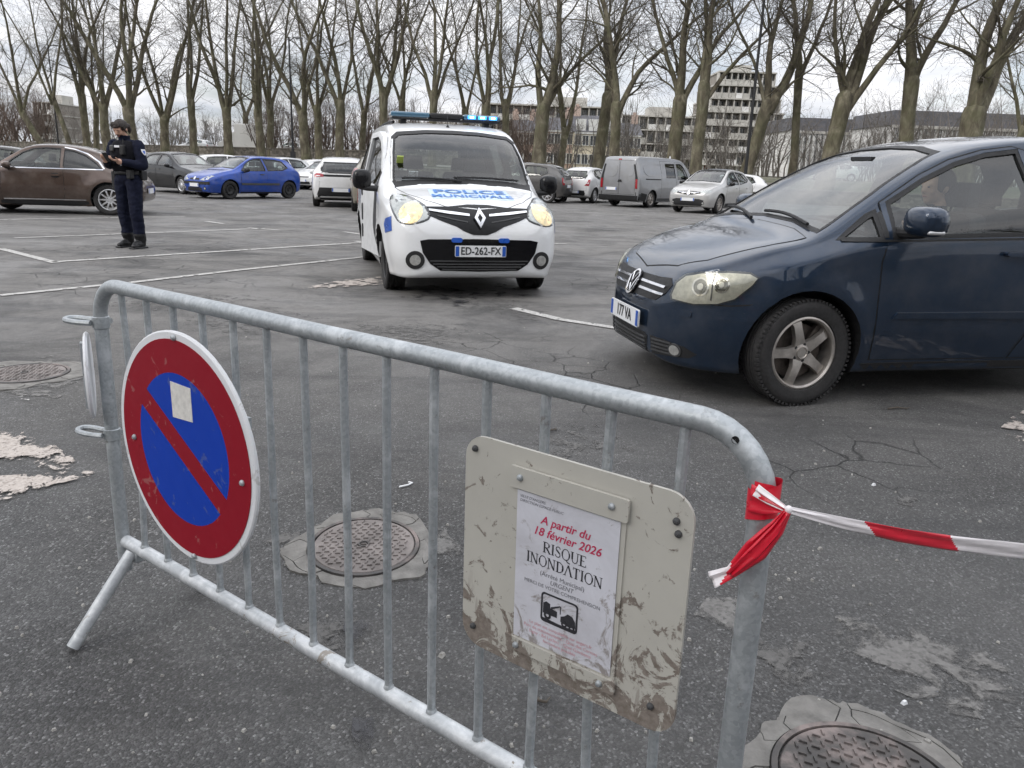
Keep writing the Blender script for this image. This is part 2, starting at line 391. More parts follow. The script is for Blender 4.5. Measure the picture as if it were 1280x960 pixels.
def paper():
    k = NT('wet_stained_paper'); v = k.coord('Object')
    sp = k.n('SeparateXYZ'); k.lk(v, sp.inputs[0])
    z = k.n('MapRange', i_1=-.02, i_2=-.15, i_3=0., i_4=1.); k.lk(sp.outputs[1], z.inputs[0])
    n1 = k.noise(v, 17, 8, .72, 1.2); m1 = k.ramp(k.math('MULTIPLY_ADD', z.outputs[0], .085, n1), (.575, 0.), (.66, .85))
    n2 = k.noise(v, 6, 6, .7, .5)
    k.set(Base_Color=k.mix(m1, k.ramp(n2, (.35, (.66, .665, .72)), (.7, (.50, .495, .53))), (.23, .20, .18)), Roughness=.42, Coat_Weight=.3, Coat_Roughness=.15, Normal=k.bump(k.noise(v, 10, 4), .3, .004))
    return k.m
M['paper'] = paper()
M['sticker'] = plain('blank_sticker', (.70, .68, .64), .5, var=.15, scale=60)
M['ink'] = plain('black_print', (.025, .025, .03), .6)
M['ink_grey'] = plain('grey_print', (.17, .17, .19), .6)
M['ink_red'] = plain('crimson_print', (.50, .02, .085), .6)
M['ink_pink'] = plain('faded_pink_print', (.60, .30, .34), .6)
M['tape_red'] = plain('red_tape_film', (.66, .012, .035), .32, var=.1, scale=30, coat=.3)
M['tape_white'] = plain('white_tape_film', (.80, .76, .77), .35, var=.06, scale=30, coat=.3)
M['tyre'] = plain('tyre_rubber', (.022, .021, .021), .82, var=.3, scale=25, bump=.25)
M['alloy'] = plain('dusty_alloy', (.42, .39, .36), .42, .75, var=.2, scale=20)
M['alloy_light'] = plain('bright_alloy', (.62, .62, .63), .35, .7, var=.1, scale=20)
M['steel_black'] = plain('black_steel_wheel', (.018, .018, .019), .6, .2, var=.3)
M['brake'] = plain('brake_iron', (.10, .085, .075), .55, .7, var=.3, scale=30)
M['trim'] = plain('black_plastic', (.011, .011, .012), .6, var=.2, scale=30)
M['trim_grey'] = plain('grey_plastic', (.055, .056, .058), .6, var=.15, scale=30)
M['gloss_black'] = plain('gloss_black', (.006, .006, .007), .22, var=.1, spec=.35)
M['gap'] = plain('seam_shade_black', (.006, .006, .006), .8)  # panel gaps and small holes: their shade put into a near-black colour
M['chrome'] = plain('chrome', (.72, .72, .74), .10, 1., var=.05)
M['cabin'] = plain('cabin_lining', (.030, .030, .032), .8, var=.2, scale=14)
M['seat'] = plain('seat_cloth', (.035, .035, .040), .9, var=.25, scale=40, bump=.2)
M['lining_light'] = plain('roof_lining', (.32, .31, .29), .9)
M['glass'] = glass('car_glass'); M['glass_dark'] = glass('privacy_glass', (.10, .105, .11)); M['glass_clear'] = glass('clear_glass', (.86, .90, .89))
M['lens'] = glass('lamp_lens', (.90, .92, .92), .02)
M['lens_old'] = glass('aged_lamp_lens', (.82, .81, .74), .05)
M['reflector'] = plain('lamp_reflector', (.55, .55, .53), .42, .7, var=.2, scale=40)
M['tail_red'] = plain('red_tail_lamp', (.30, .006, .014), .12, var=.2, scale=40, coat=1)
M['amber'] = plain('amber_lamp', (.62, .20, .01), .15, coat=1)
M['plate'] = plain('plate_white', (.74, .75, .76), .4, var=.05); M['plate_blue'] = plain('plate_blue', (.02, .09, .42), .4)
M['plate_ink'] = plain('plate_black', (.012, .012, .014), .5)
# ------------------------------------------------------------------ vehicles
def cdt(outline, holes=(), h=.04):
    """triangulate an outline (with holes) on a regular inner grid; returns 2-D points and triangles"""
    def resample(P):
        P = np.asarray(P, float); out = []
        for a, b in zip(P, np.roll(P, -1, 0)):
            n = max(1, int(math.ceil(np.linalg.norm(b-a)/h)))
            out += [a+(b-a)*i/n for i in range(n)]
        return out
    pts = []; edges = []
    loops = [resample(outline)]+[resample(q) for q in holes]
    for lp in loops:
        s = len(pts); pts += lp; edges += [(s+i, s+(i+1) % len(lp)) for i in range(len(lp))]
    nb = len(pts)
    P = np.array(pts); lo, hi = P.min(0), P.max(0)
    B = np.array(pts)
    gx, gy = np.meshgrid(np.arange(lo[0]+h*.5, hi[0], h), np.arange(lo[1]+h*.5, hi[1], h))
    g = np.stack([gx.ravel(), gy.ravel()], -1)
    if len(g):
        d = np.sqrt(((g[:, None]-B[None])**2).sum(-1)).min(1); g = g[d > h*.45]
    allp = [Vector(q) for q in pts]+[Vector(q) for q in g]
    vs, es, fs, *_ = delaunay_2d_cdt(allp, edges, [], 1, 1e-5)
    Q = np.array([(q.x, q.y) for q in vs]); fs = [tuple(f) for f in fs]
    for hl in holes:
        hl = np.asarray(hl, float); C = np.array([Q[list(f)].mean(0) for f in fs])
        a, b = hl, np.roll(hl, -1, 0); ins = np.zeros(len(C), bool)
        for (x0, y0), (x1, y1) in zip(a, b):
            if y0 != y1: ins ^= ((y0 > C[:, 1]) != (y1 > C[:, 1])) & (C[:, 0] < (x1-x0)*(C[:, 1]-y0)/(y1-y0)+x0)
        fs = [f for f, i in zip(fs, ins) if not i]
    used = sorted({i for f in fs for i in f}); mp = {i: k for k, i in enumerate(used)}
    return Q[used], [tuple(mp[i] for i in f) for f in fs]

class Car:
    """a lofted solid body with cut openings; panes, lamps and panels are laid on its surface"""
    def __init__(s, name, label, loc, yaw, st, wb, track, rt, paint_m, cat='car', group=None, res=1.0, flare=.012, arch=1.13, tw=.2, n=2.6, rw=None):
        s.root = empty(name, loc, yaw); tag(s.root, label, cat, group)
        s.wb, s.track, s.rt, s.paint, s.res, s.tw = wb, track, rt, paint_m, res, tw
        s.rr = rw or rt
        st = np.array(sorted(st)); s.st = st; s.cut = []
        xs = []
        for a, b in zip(st[:-1, 0], st[1:, 0]):
            k = max(2, int(math.ceil((b-a)/(.075*res)))); xs += [a+(b-a)*i/k for i in range(k)]
        xs.append(st[-1, 0]); s.xs = np.array(xs)
        A = np.stack([pchip(st[:, 0], st[:, j], s.xs) for j in range(1, 10)], -1); s.A = A
        V = []
        for x, row in zip(s.xs, A):
            V.append(s.ring(x, row, n))
        m = len(V[0]); ns = len(V); V = np.concatenate(V)
        # wheel-arch flare
        for xc in (0, -wb):
            d = np.hypot(V[:, 0]-xc, V[:, 2]-rt); R0 = rt*arch
            bump = np.exp(-((d-R0-.02)/(.05 if flare < .05 else .16))**2)*(V[:, 2] < rt*3.1)*(np.abs(V[:, 1]) > .45)
            V[:, 1] += np.sign(V[:, 1])*flare*bump
        F = [(i*m+j, i*m+(j+1) % m, (i+1)*m+(j+1) % m, (i+1)*m+j) for i in range(ns-1) for j in range(m)]
        c0 = len(V); V = np.concatenate([V, [V[:m].mean(0)], [V[-m:].mean(0)]])
        F += [(c0, (j+1) % m, j) for j in range(m)]+[(c0+1, (ns-1)*m+j, (ns-1)*m+(j+1) % m) for j in range(m)]
        me = bpy.data.meshes.new('body'); me.from_pydata(V.tolist(), [], F)
        bm = bmesh.new(); bm.from_mesh(me); bmesh.ops.recalc_face_normals(bm, faces=bm.faces); bm.to_mesh(me); bm.free()
        s.me = me; s.V = np.array([v.co[:] for v in me.vertices]); s.F = [tuple(p.vertices) for p in me.polygons]
        s.VN = np.array([v.normal[:] for v in me.vertices])
        s.bvh = BVHTree.FromPolygons([Vector(v) for v in s.V], s.F)
        for xc in (0, -wb):
            for sd in (1, -1):
                b = MB(); R0 = rt*arch
                b.lathe([(R0, -.55), (R0, .55)], 36, 'Y'); n_ = 36
                b.add(np.zeros((0, 3)), [])
                b.f += [tuple(range(n_))[::-1], tuple(range(n_, 2*n_))]; b.m += [0, 0]
                b.v = [v+np.array([xc, sd*(track/2-tw*.5-.06+.55), rt]) for v in b.v if len(v)]
                s.cut.append((b, 'trim'))
    def ring(s, x, row, n=2.6):
        zb, wb_, zm, wm, zs, ws, zr, wr, zt = row
        zb2 = zb+min(.04, (zm-zb)*.5)
        zz = np.concatenate([np.linspace(zb2, zm, 5), np.linspace(zm, zs, 6)[1:], np.linspace(zs, zr, 8)[1:]])
        yy = pchip([zb2, zm, zs, zr], [wb_, wm, ws, wr], zz)
        t = np.linspace(0, PI/2, 12)[1:]
        ry = wr*np.cos(t)**(2/n); rz = zr+(zt-zr)*np.sin(t)**(2/n)
        ry[-1] = 0
        y = np.concatenate([[0, wb_*.6, wb_*.94, wb_*.99], yy, ry]); z = np.concatenate([[zb, zb, zb, zb+(zb2-zb)*.35], zz, rz])
        y = np.concatenate([y, -y[1:-1][::-1]]); z = np.concatenate([z, z[1:-1][::-1]])
        return np.stack([np.full(len(y), x), y, z], -1)
    def row(s, x): return np.array([pchip(s.st[:, 0], s.st[:, j], [x])[0] for j in range(1, 10)])
    def cavity(s, x0, x1, floor=.32, wall=.055):
        """hollow cabin between two stations"""
        b = MB(); V = []; xs = np.linspace(x0, x1, 14)
        for x in xs:
            q = s.ring(x, s.row(x)); zt = q[:, 2].max()
            q[:, 1] = np.sign(q[:, 1])*np.maximum(np.abs(q[:, 1])-wall, np.abs(q[:, 1])*.02)
            q[:, 2] = np.where(q[:, 2] > floor, floor+(q[:, 2]-floor)*(zt-wall-floor)/(zt-floor), floor+(q[:, 2]-floor)*.001)
            V.append(q)
        m = len(V[0]); ns = len(V)
        F = [(i*m+j, i*m+(j+1) % m, (i+1)*m+(j+1) % m, (i+1)*m+j) for i in range(ns-1) for j in range(m)]
        F += [tuple(range(m))[::-1], tuple((ns-1)*m+j for j in range(m))]
        b.add(np.concatenate(V), F); s.cut.append((b, 'cabin')); return s
    def frame(s, phi):
        d = np.array([math.cos(phi), math.sin(phi), 0]); return d, np.array([-math.sin(phi), math.cos(phi), 0])
    def opening(s, out, phi, d0, d1, mat='trim'):
        d, e = s.frame(phi); P = np.array([e*u+np.array([0, 0, z]) for u, z in out])
        b = MB(); b.poly(P+d*d0, d*(d1-d0)); s.cut.append((b, mat)); return s
    def finish(s, extra_mats=()):
        me = s.me; mats = [s.paint, M['trim'], M['cabin']]
        for m_ in mats: me.materials.append(m_)
        o = link('body', me); s.body = o
        tmp = []
        for b, mt in s.cut:
            cm = b.mesh('cutter', 0); cm.materials.append(M[mt]); c = link('cutter', cm); c.hide_render = True; tmp.append(c)
            md = o.modifiers.new('cut', 'BOOLEAN'); md.operation = 'DIFFERENCE'; md.solver = 'MANIFOLD'; md.object = c
            try: md.material_mode = 'TRANSFER'
            except Exception: pass
        bake_mods(o)
        for c in tmp:
            cm = c.data; bpy.data.objects.remove(c); bpy.data.meshes.remove(cm)
        me = o.data; o.parent = s.root
        # keep the smooth shading of the uncut surface
        nr = []; me.polygons.foreach_set('use_smooth', [True]*len(me.polygons))
        co = [v.co for v in me.vertices]; cache = {}
        for p in me.polygons:
            fn = p.normal; paintf = me.materials[p.material_index] == s.paint if p.material_index < len(me.materials) else False
            for vi in p.vertices:
                if paintf:
                    if vi not in cache: cache[vi] = s.normal_at(co[vi])
                    q = cache[vi]; nr.append(q if q.dot(fn) > .3 else fn.copy())
                else: nr.append(fn.copy())
        me.normals_split_custom_set(nr)
        s.root['cut'] = len(me.polygons); del s.root['cut']
        return s
    def normal_at(s, p):
        loc, nrm, idx, d = s.bvh.find_nearest(p)
        ids = s.F[idx]; w_ = 1/(((s.V[list(ids)]-np.array(loc))**2).sum(1)+1e-7)
        n_ = (s.VN[list(ids)]*w_[:, None]).sum(0); return Vector(n_/np.linalg.norm(n_))
    def project(s, u, z, phi, off=0.):
        d, e = s.frame(phi); o = e*u+np.array([0, 0, z])+d*6
        loc, nrm, idx, dist = s.bvh.ray_cast(Vector(o), Vector(-d))
        if loc is None:
            o2 = e*u+np.array([0, 0, z])+d*.8; loc, nrm, idx, dist = s.bvh.find_nearest(Vector(o2))
        n_ = s.normal_at(loc); return loc+n_*off, n_
    def down(s, x, y, off=0.):
        loc, nrm, idx, dist = s.bvh.ray_cast(Vector((x, y, 5)), Vector((0, 0, -1))); n_ = s.normal_at(loc); return loc+n_*off, n_
    def patch(s, name, out, phi, mat, off=.003, h=.05, holes=(), thick=.01, parent=None, ch=0, flat=False, push=0., top=False):
        """a panel laid on the body: outline in (u, z) seen along phi, or (x, y) from above"""
        out = chaikin(out, ch) if ch else np.asarray(out, float)
        P, F = cdt(out, holes, h*max(1, s.res*.8))
        L = []; NR = []
        for u, z in P:
            l, n_ = s.down(u, z, off) if top else s.project(u, z, phi, off); L.append(l); NR.append(n_)
        L = np.array([l[:] for l in L]); NV = np.array([n_[:] for n_ in NR])
        if push: L = L+np.array([push, 0, 0]) if not isinstance(push, (tuple, list, np.ndarray)) else L+np.array(push)
        if flat: NV = np.broadcast_to(NV.mean(0)/np.linalg.norm(NV.mean(0)), NV.shape).copy()
        F = list(F); n0 = len(L); nF = len(F)
        d = s.frame(phi)[0] if not top else np.array([0, 0, 1.])
        # orient outwards
        G_ = []
        for f in F:
            a, b, c = L[f[0]], L[f[1]], L[f[2]]
            G_.append(f if np.cross(b-a, c-a) @ d > 0 else f[::-1])
        F = G_
        if thick:
            cnt = {}
            for f in F:
                for a, b in zip(f, f[1:]+f[:1]): cnt[(a, b)] = 1
            bd = [(a, b) for (a, b) in cnt if (b, a) not in cnt]
            ids = sorted({i for e_ in bd for i in e_}); mp = {i: n0+k for k, i in enumerate(ids)}
            L = np.concatenate([L, L[ids]-NV[ids]*thick]); NV2 = NV
            F = F+[(b, a, mp[a], mp[b]) for a, b in bd]
        me = bpy.data.meshes.new(name); me.from_pydata(L.tolist(), [], F); me.materials.append(mat)
        me.polygons.foreach_set('use_smooth', [True]*len(F))
        nr = []
        for k, p in enumerate(me.polygons):
            for vi in p.vertices: nr.append(tuple(NV[vi]) if k < nF and vi < n0 else tuple(p.normal))
        me.normals_split_custom_set(nr)
        return link(name, me, None, parent or s.root)
    def side(s, name, out, mat, sd=1, **kw):
        """outline in (x, z) on the left (1) or right (-1) flank"""
        o2 = [(-x*sd, z) for x, z in out]; hs = [[(-x*sd, z) for x, z in q] for q in kw.pop('holes', [])]
        return s.patch(name, o2, PI/2*sd, mat, holes=hs, **kw)
    def both(s, name, out, mat, **kw): return [s.side(name, out, mat, sd, **kw) for sd in (1, -1)]
    def text(s, body, size, phi, u, z, mat, parent=None, off=.006, top=False, rot=0., sxy=(1, 1), bold=0., name='lettering'):
        me = text_mesh(body, size, bold=bold)
        for v in me.vertices:
            x_, y_ = v.co.x*sxy[0], v.co.y*sxy[1]
            if top: l, _ = s.down(u+x_*math.cos(rot)-y_*math.sin(rot), z+x_*math.sin(rot)+y_*math.cos(rot), off)
            else: l, _ = s.project(u+x_*math.cos(rot)-y_*math.sin(rot), z+x_*math.sin(rot)+y_*math.cos(rot), phi, off)
            v.co = l
        me.materials.append(mat); return link(name, me, None, parent or s.root)
    def window(s, out, sd_list=(1, -1), mat='glass', name='window', frame=True, ch=0, trim=.014):
        """side window: outline in (x, z)"""
        out = np.asarray(out, float)
        if ch: out = chaikin(out, ch)
        for sd in sd_list:
            w_ = s.side(name, out, M[mat], sd, off=-.010, h=.07, thick=.004)
            if frame and trim:
                c = out.mean(0); big = grow(out, trim); s.side('frame', big, M['trim'], sd, off=.002, holes=[grow(out, -.004)], h=.08, thick=.014, parent=w_)
        return s
    def cut_side(s, out, ch=0, inner=.2):
        out = np.asarray(out, float)
        if ch: out = chaikin(out, ch)
        for sd in (1, -1): s.opening([(-x*sd, z) for x, z in out], PI/2*sd, inner, 1.3)
        return s
    def wheels(s, style='five', n=5, rim_m='alloy', hub_m=None, steer=0., detail=1):
        for xc, fr in ((0, 1), (-s.wb, 0)):
            for sd in (1, -1):
                w_ = empty('wheel', (xc, sd*s.track/2, s.rt), 0, s.root)
                w_.rotation_euler = (0, 0, (steer if fr else 0)+(0 if sd > 0 else PI))
                key = (id(s), style)
                if not hasattr(s, '_wm'): s._wm = wheel_meshes(s.rt, s.tw, style, n, detail)
                ty, rm, dk = s._wm
                a = link('tyre', ty, None, w_); b = link('rim', rm, None, w_)
                if not ty.materials: ty.materials.append(M['tyre'])
                if not rm.materials:
                    rm.materials.append(M[rim_m]); rm.materials.append(M['steel_black'])
                if dk:
                    c = link('brake_disc', dk, None, w_)
                    if not dk.materials: dk.materials.append(M['brake'])
        return s
    def plate(s, phi, u, z, txt=None, w_=.52, h_=.11, parent=None):
        l, n_ = s.project(u, z, phi, .012); d, e = s.frame(phi)
        n3 = Vector(d); up = Vector((0, 0, 1)); ex = Vector(e)
        b = MB(); Q = rrect(w_, h_, .01, 2); b.poly([(q[0], 0, q[1]) for q in Q], (0, -.012, 0))
        # local frame: x along e, y towards -d, z up
        mat4 = Matrix((( ex.x, -n3.x, 0, l.x+n3.x*.012), (ex.y, -n3.y, 0, l.y+n3.y*.012), (0, 0, 1, l.z), (0, 0, 0, 1)))
        o = b.build('number_plate', M['plate'], s.root, 0); o.matrix_local = mat4
        for x0, wd in ((-w_/2+.022, .036), (w_/2-.022, .036)):
            q = MB(); q.poly([(x0-wd/2, -.0142, -h_*.44), (x0+wd/2, -.0142, -h_*.44), (x0+wd/2, -.0142, h_*.44), (x0-wd/2, -.0142, h_*.44)], (0, .0015, 0)); q.build('blue_band', M['plate_blue'], o, 0)
        if txt:
            me = text_mesh(txt, h_*.95, ext=.0008, bold=.0012)
            for v in me.vertices: v.co = (v.co.x*.86, -.0145-v.co.z, v.co.y)
            link('lettering', me, M['plate_ink'], o)
        return o
    def mirror(s, x, y, z, size=(.11, .2, .14), cap=None, arm=True, sds=(1, -1), sink=.05):
        for sd in sds:
            b = MB(); b.ball((0, 0, 0), (size[0]/2, size[1]/2, size[2]/2), 20, 12)
            V = b.v[0]; V[:, 0] = np.where(V[:, 0] < 0, V[:, 0]*.35, V[:, 0]*1.3); V[:, 2] = np.where(V[:, 2] < 0, V[:, 2]*.8, V[:, 2])
            # boxier outline
            U_ = V/np.array([size[0]*.65, size[1]/2, size[2]/2]); V = V/((np.abs(U_)**3.2).sum(1)**(1/3.2))[:, None]*np.linalg.norm(U_, axis=1)[:, None]**.0
            b.v[0] = V*np.array([1, 1, 1])+np.array([x, sd*y, z])
            o = b.build('mirror', cap or s.paint, s.root, 60)
            g = MB(); Q = rrect(size[1]*.84, size[2]*.74, .03, 4); g.poly([(x-size[0]*.215, sd*y+q[0], z+q[1]+.004) for q in Q], (.006, 0, 0)); g.build('mirror_glass', M['chrome'], o, 0)
            if arm:
                a = MB(); yb = abs(s.side_y(x+.02, z-size[2]*.42)); a.tube([(x+.02, sd*(yb-sink), z-size[2]*.46), (x+.03, sd*(y-size[1]*.25), z-size[2]*.43), (x+.02, sd*(y+size[1]*.1), z-size[2]*.40)], [.034, .032, .024], 10); a.build('mirror_arm', M['trim'], o)
        return s
    def side_y(s, x, z):
        loc, *_ = s.bvh.ray_cast(Vector((x, 4, z)), Vector((0, -1, 0))); return loc.y if loc else .8
    def seats(s, xs=(-1.05, -1.95), y=.36, z=.34, hgt=1.0, w_=.48, headrest=True, mat='seat'):
        for i, x in enumerate(xs):
            for sd in ((1, -1) if i < 2 else ()):
                b = MB(); lean = .22
                b.box((x+.22, sd*y, z+.13), (.5, w_, .17))
                b.box((x-.10, sd*y, z+.13+.33), (.13, w_, .62), ry=-lean)
                o = b.build('seat', M[mat], s.root); bevel_obj(o, .045, 3)
                if headrest:
                    hb = MB(); hb.box((x-.19, sd*y, z+.87), (.09, .25, .15), ry=-lean*.6, taper=.82); hb.tube([(x-.17, sd*y-.06, z+.72), (x-.19, sd*y-.06, z+.83)], .008, 6); hb.tube([(x-.17, sd*y+.06, z+.72), (x-.19, sd*y+.06, z+.83)], .008, 6)
                    h_ = hb.build('headrest', M[mat], o); bevel_obj(h_, .03, 3)
        return s
    def steering(s, x, y, z, tilt=.5):
        b = MB(); th = np.linspace(0, 2*PI, 29); c, s_ = math.cos(tilt), math.sin(tilt)
        P = [(x+.185*math.sin(t)*s_*-1, y+.185*math.cos(t), z+.185*math.sin(t)*c) for t in th]
        b.tube(P, .016, 8, False); b.tube([(x, y-.18, z), (x, y+.18, z)], .018, 6); b.tube([(x, y, z), (x+.14, y, z-.08)], .03, 8)
        return b.build('steering_wheel', M['trim'], s.root)
    def dash(s, x0, x1, z, w_):
        b = MB(); b.box(((x0+x1)/2, 0, z-.12), (abs(x1-x0), w_, .26)); o = b.build('dashboard', M['cabin'], s.root); bevel_obj(o, .06, 3); return o

def grow(P, d):
    """offset a 2-D outline outwards"""
    P = np.asarray(P, float); a = np.roll(P, 1, 0); b = np.roll(P, -1, 0)
    ar = .5*np.sum(P[:, 0]*b[:, 1]-b[:, 0]*P[:, 1]); sgn = 1 if ar > 0 else -1
    t1 = P-a; t2 = b-P; t1 /= np.linalg.norm(t1, axis=1)[:, None]+1e-9; t2 /= np.linalg.norm(t2, axis=1)[:, None]+1e-9
    n1 = np.stack([t1[:, 1], -t1[:, 0]], -1)*sgn; n2 = np.stack([t2[:, 1], -t2[:, 0]], -1)*sgn
    n_ = n1+n2; n_ /= np.linalg.norm(n_, axis=1)[:, None]+1e-9
    k = 1/np.clip((n_*n1).sum(1), .5, 1)
    return P+n_*(d*k)[:, None]

def wheel_meshes(rt, tw, style, n, detail):
    """outer face looks along +y"""
    seg = 56 if detail > 1 else 32
    hw = tw/2; rr = rt*.665
    b = MB(); pr = [(rr, hw*.72), (rr+.012, hw*.92), (rr+.05, hw*1.02), (rt*.90, hw*.99), (rt*.962, hw*.90), (rt*.992, hw*.72), (rt, hw*.4)]
    if detail > 1:
        for y in (.30, .26, -.02, .02, -.26, -.30):
            pass
        g = []
        for yc in (.42, .14, -.14, -.42):
            g += [(rt, hw*(yc+.07)), (rt-.008, hw*(yc+.05)), (rt-.008, hw*(yc-.05)), (rt, hw*(yc-.07))]
        pr += g
    pr += [(rt, -hw*.4), (rt*.992, -hw*.72), (rt*.962, -hw*.9), (rt*.9, -hw*.99), (rr+.05, -hw*1.02), (rr+.012, -hw*.92), (rr, -hw*.72)]
    b.lathe(pr, seg, 'Y', close=True)
    if detail > 1:     # tread blocks on the shoulder
        for i in range(72):
            a = 2*PI*i/72
            for sy in (1, -1):
                c = np.array([math.sin(a)*(rt-.006), sy*hw*.80, math.cos(a)*(rt-.006)])
                q = MB(); q.box((0, 0, 0), (.014, hw*.30, .016)); Rm = np.array(Matrix.Rotation(a, 3, 'Y'))
                b.add(q.v[0] @ Rm.T + c, q.f)
    ty = b.mesh('tyre', 40)
    r = MB()
    # barrel and lip
    r.lathe([(rr+.004, hw*.74), (rr+.006, hw*.86), (rr-.004, hw*.90), (rr-.014, hw*.80), (rr-.02, hw*.30), (rr-.02, -hw*.7), (rr+.002, -hw*.7)], seg, 'Y')
    dk = None
    if style == 'five' or style == 'alloy':
        y0 = hw*.62
        for i in range(n):
            a = 2*PI*i/n+.31
            half_in, half_out = (.034, .029) if n == 5 else (.020, .016)
            P = []
            R1 = rr-.012
            prof = [(.045, half_in*1.25, y0), (R1*.5, half_in*.92, y0+.012), (R1*.85, half_out, y0+.010), (R1, half_out*1.35, y0-.002)]
            vv = []
            for (rad, hf, yy) in prof:
                for dx, dy in ((-1, -.028), (-.86, 0), (.86, 0), (1, -.028)):
                    ang = a; cx, cz = math.sin(ang), math.cos(ang); tx, tz = math.cos(ang), -math.sin(ang)
                    vv.append((cx*rad+tx*hf*dx, yy+dy, cz*rad+tz*hf*dx))
            ff = []
            for k in range(3):
                for q in range(3): ff.append((k*4+q, k*4+q+1, (k+1)*4+q+1, (k+1)*4+q))
                ff.append((k*4+3, k*4, (k+1)*4, (k+1)*4+3))
            r.add(vv, ff)
        r.lathe([(0.0005, y0+.006), (.030, y0+.006), (.034, y0+.012), (.036, y0+.004), (.062, y0-.002), (.066, y0-.03)], 24, 'Y')
        for i in range(5):
            a = 2*PI*i/5+.31+PI/5; r.lathe([(.0005, y0+.002), (.010, y0+.002), (.010, y0-.02)], 8, 'Y', c=(math.sin(a)*.05, 0, math.cos(a)*.05), mi=1)
        d = MB(); d.lathe([(.05, hw*.1), (rr*.78, hw*.1), (rr*.78, -hw*.05), (.05, -hw*.05)], 32, 'Y', close=True); d.box((-.10, hw*.1, .08), (.08, .06, .14), ry=-.6); dk = d.mesh('brake_disc', 40)
    elif style == 'cap':
        y0 = hw*.72
        r.lathe([(.0005, y0+.012), (.04, y0+.012), (.05, y0+.004), (rr*.92, y0-.006), (rr-.006, y0+.006), (rr+.002, y0+.002)], seg, 'Y')
        for i in range(n):
            a = 2*PI*i/n; c = rr*.66
            q = MB(); q.box((0, 0, 0), (.02 if n > 8 else .035, .004, rr*.42), taper=1.); Rm = np.array(Matrix.Rotation(a, 3, 'Y'))
            r.add(q.v[0] @ Rm.T+np.array([math.sin(a)*c, y0+.001, math.cos(a)*c]), q.f, 1)
    else:   # plain steel wheel
        y0 = hw*.35
        r.lathe([(.0005, y0+.03), (.035, y0+.03), (.04, y0+.008), (.09, y0+.02), (.12, y0+.035), (rr*.75, y0+.03), (rr-.03, y0), (rr-.018, y0+.02)], seg, 'Y')
        for i in range(10):
            a = 2*PI*i/10; r.lathe([(.0005, y0+.033), (.013, y0+.033), (.013, y0+.02)], 8, 'Y', c=(math.sin(a)*rr*.72, 0, math.cos(a)*rr*.72), mi=1)
    return ty, r.mesh('rim', 35), dk
# ------------------------------------------------------------------ ground, bank, walls
WALL = [(62, 27), (26, 41.5), (12.5, 45.5), (1, 52.5), (-12, 60.5), (-27.5, 69.5), (-54, 85), (-130, 120)]      # front line of the bank, right to left
WZ = [.70, .72, .76, .98, 1.28, 1.46, 1.50, 1.50]
def ground():
    xs = np.unique(np.concatenate([np.linspace(-400, -12, 12), np.linspace(-12, 12, 25), np.linspace(12, 400, 12)]))
    ys = np.unique(np.concatenate([np.linspace(-400, -6, 8), np.linspace(-6, 1.5, 6), np.linspace(1.5, 5, 29), np.linspace(5, 60, 12), np.linspace(60, 900, 10)]))
    X, Y = np.meshgrid(xs, ys); Z = zg(X, Y); n = len(xs)
    b = MB(); b.add(np.stack([X.ravel(), Y.ravel(), Z.ravel()], -1), [(i*n+j, i*n+j+1, (i+1)*n+j+1, (i+1)*n+j) for i in range(len(ys)-1) for j in range(n-1)])
    o = b.build('ground', M['asphalt'], None, 60); tag(o, kind='structure'); return o
ground()
k = NT('winter_grass_bank'); v = k.coord('Object')
k.set(Base_Color=k.mix(k.ramp(k.noise(v, .6, 6, .7), (.40, 0.), (.62, 1.)), k.ramp(k.noise(v, 9, 5, .7), (.3, (.045, .06, .024)), (.7, (.11, .12, .055))), (.17, .15, .12)), Roughness=.95, Normal=k.bump(k.noise(v, 14, 5), .8, .05)); M['grass'] = k.m
M['path'] = plain('pale_gravel_path', (.34, .32, .29), .95, var=.2, scale=1.5, bump=.4)
def stone_wall_mat():
    k = NT('old_stone_wall'); v = k.coord('Object', (1, 1, 1.6))
    vc = k.voro(v, 3.2, 'F1', 1); l = k.n('RGBToBW'); k.lk(vc, l.inputs[0]); ed = k.voro(v, 3.2, 'DISTANCE_TO_EDGE')
    col = k.ramp(l.outputs[0], (.2, (.10, .09, .075)), (.8, (.22, .20, .17)))
    k.set(Base_Color=k.mix(k.ramp(ed, (.0, 1.), (.06, 0.)), col, (.06, .055, .05)), Roughness=.95, Normal=k.bump(k.ramp(ed, (0., 0.), (.1, 1.)), .6, .03)); return k.m
M['stone_wall'] = stone_wall_mat()
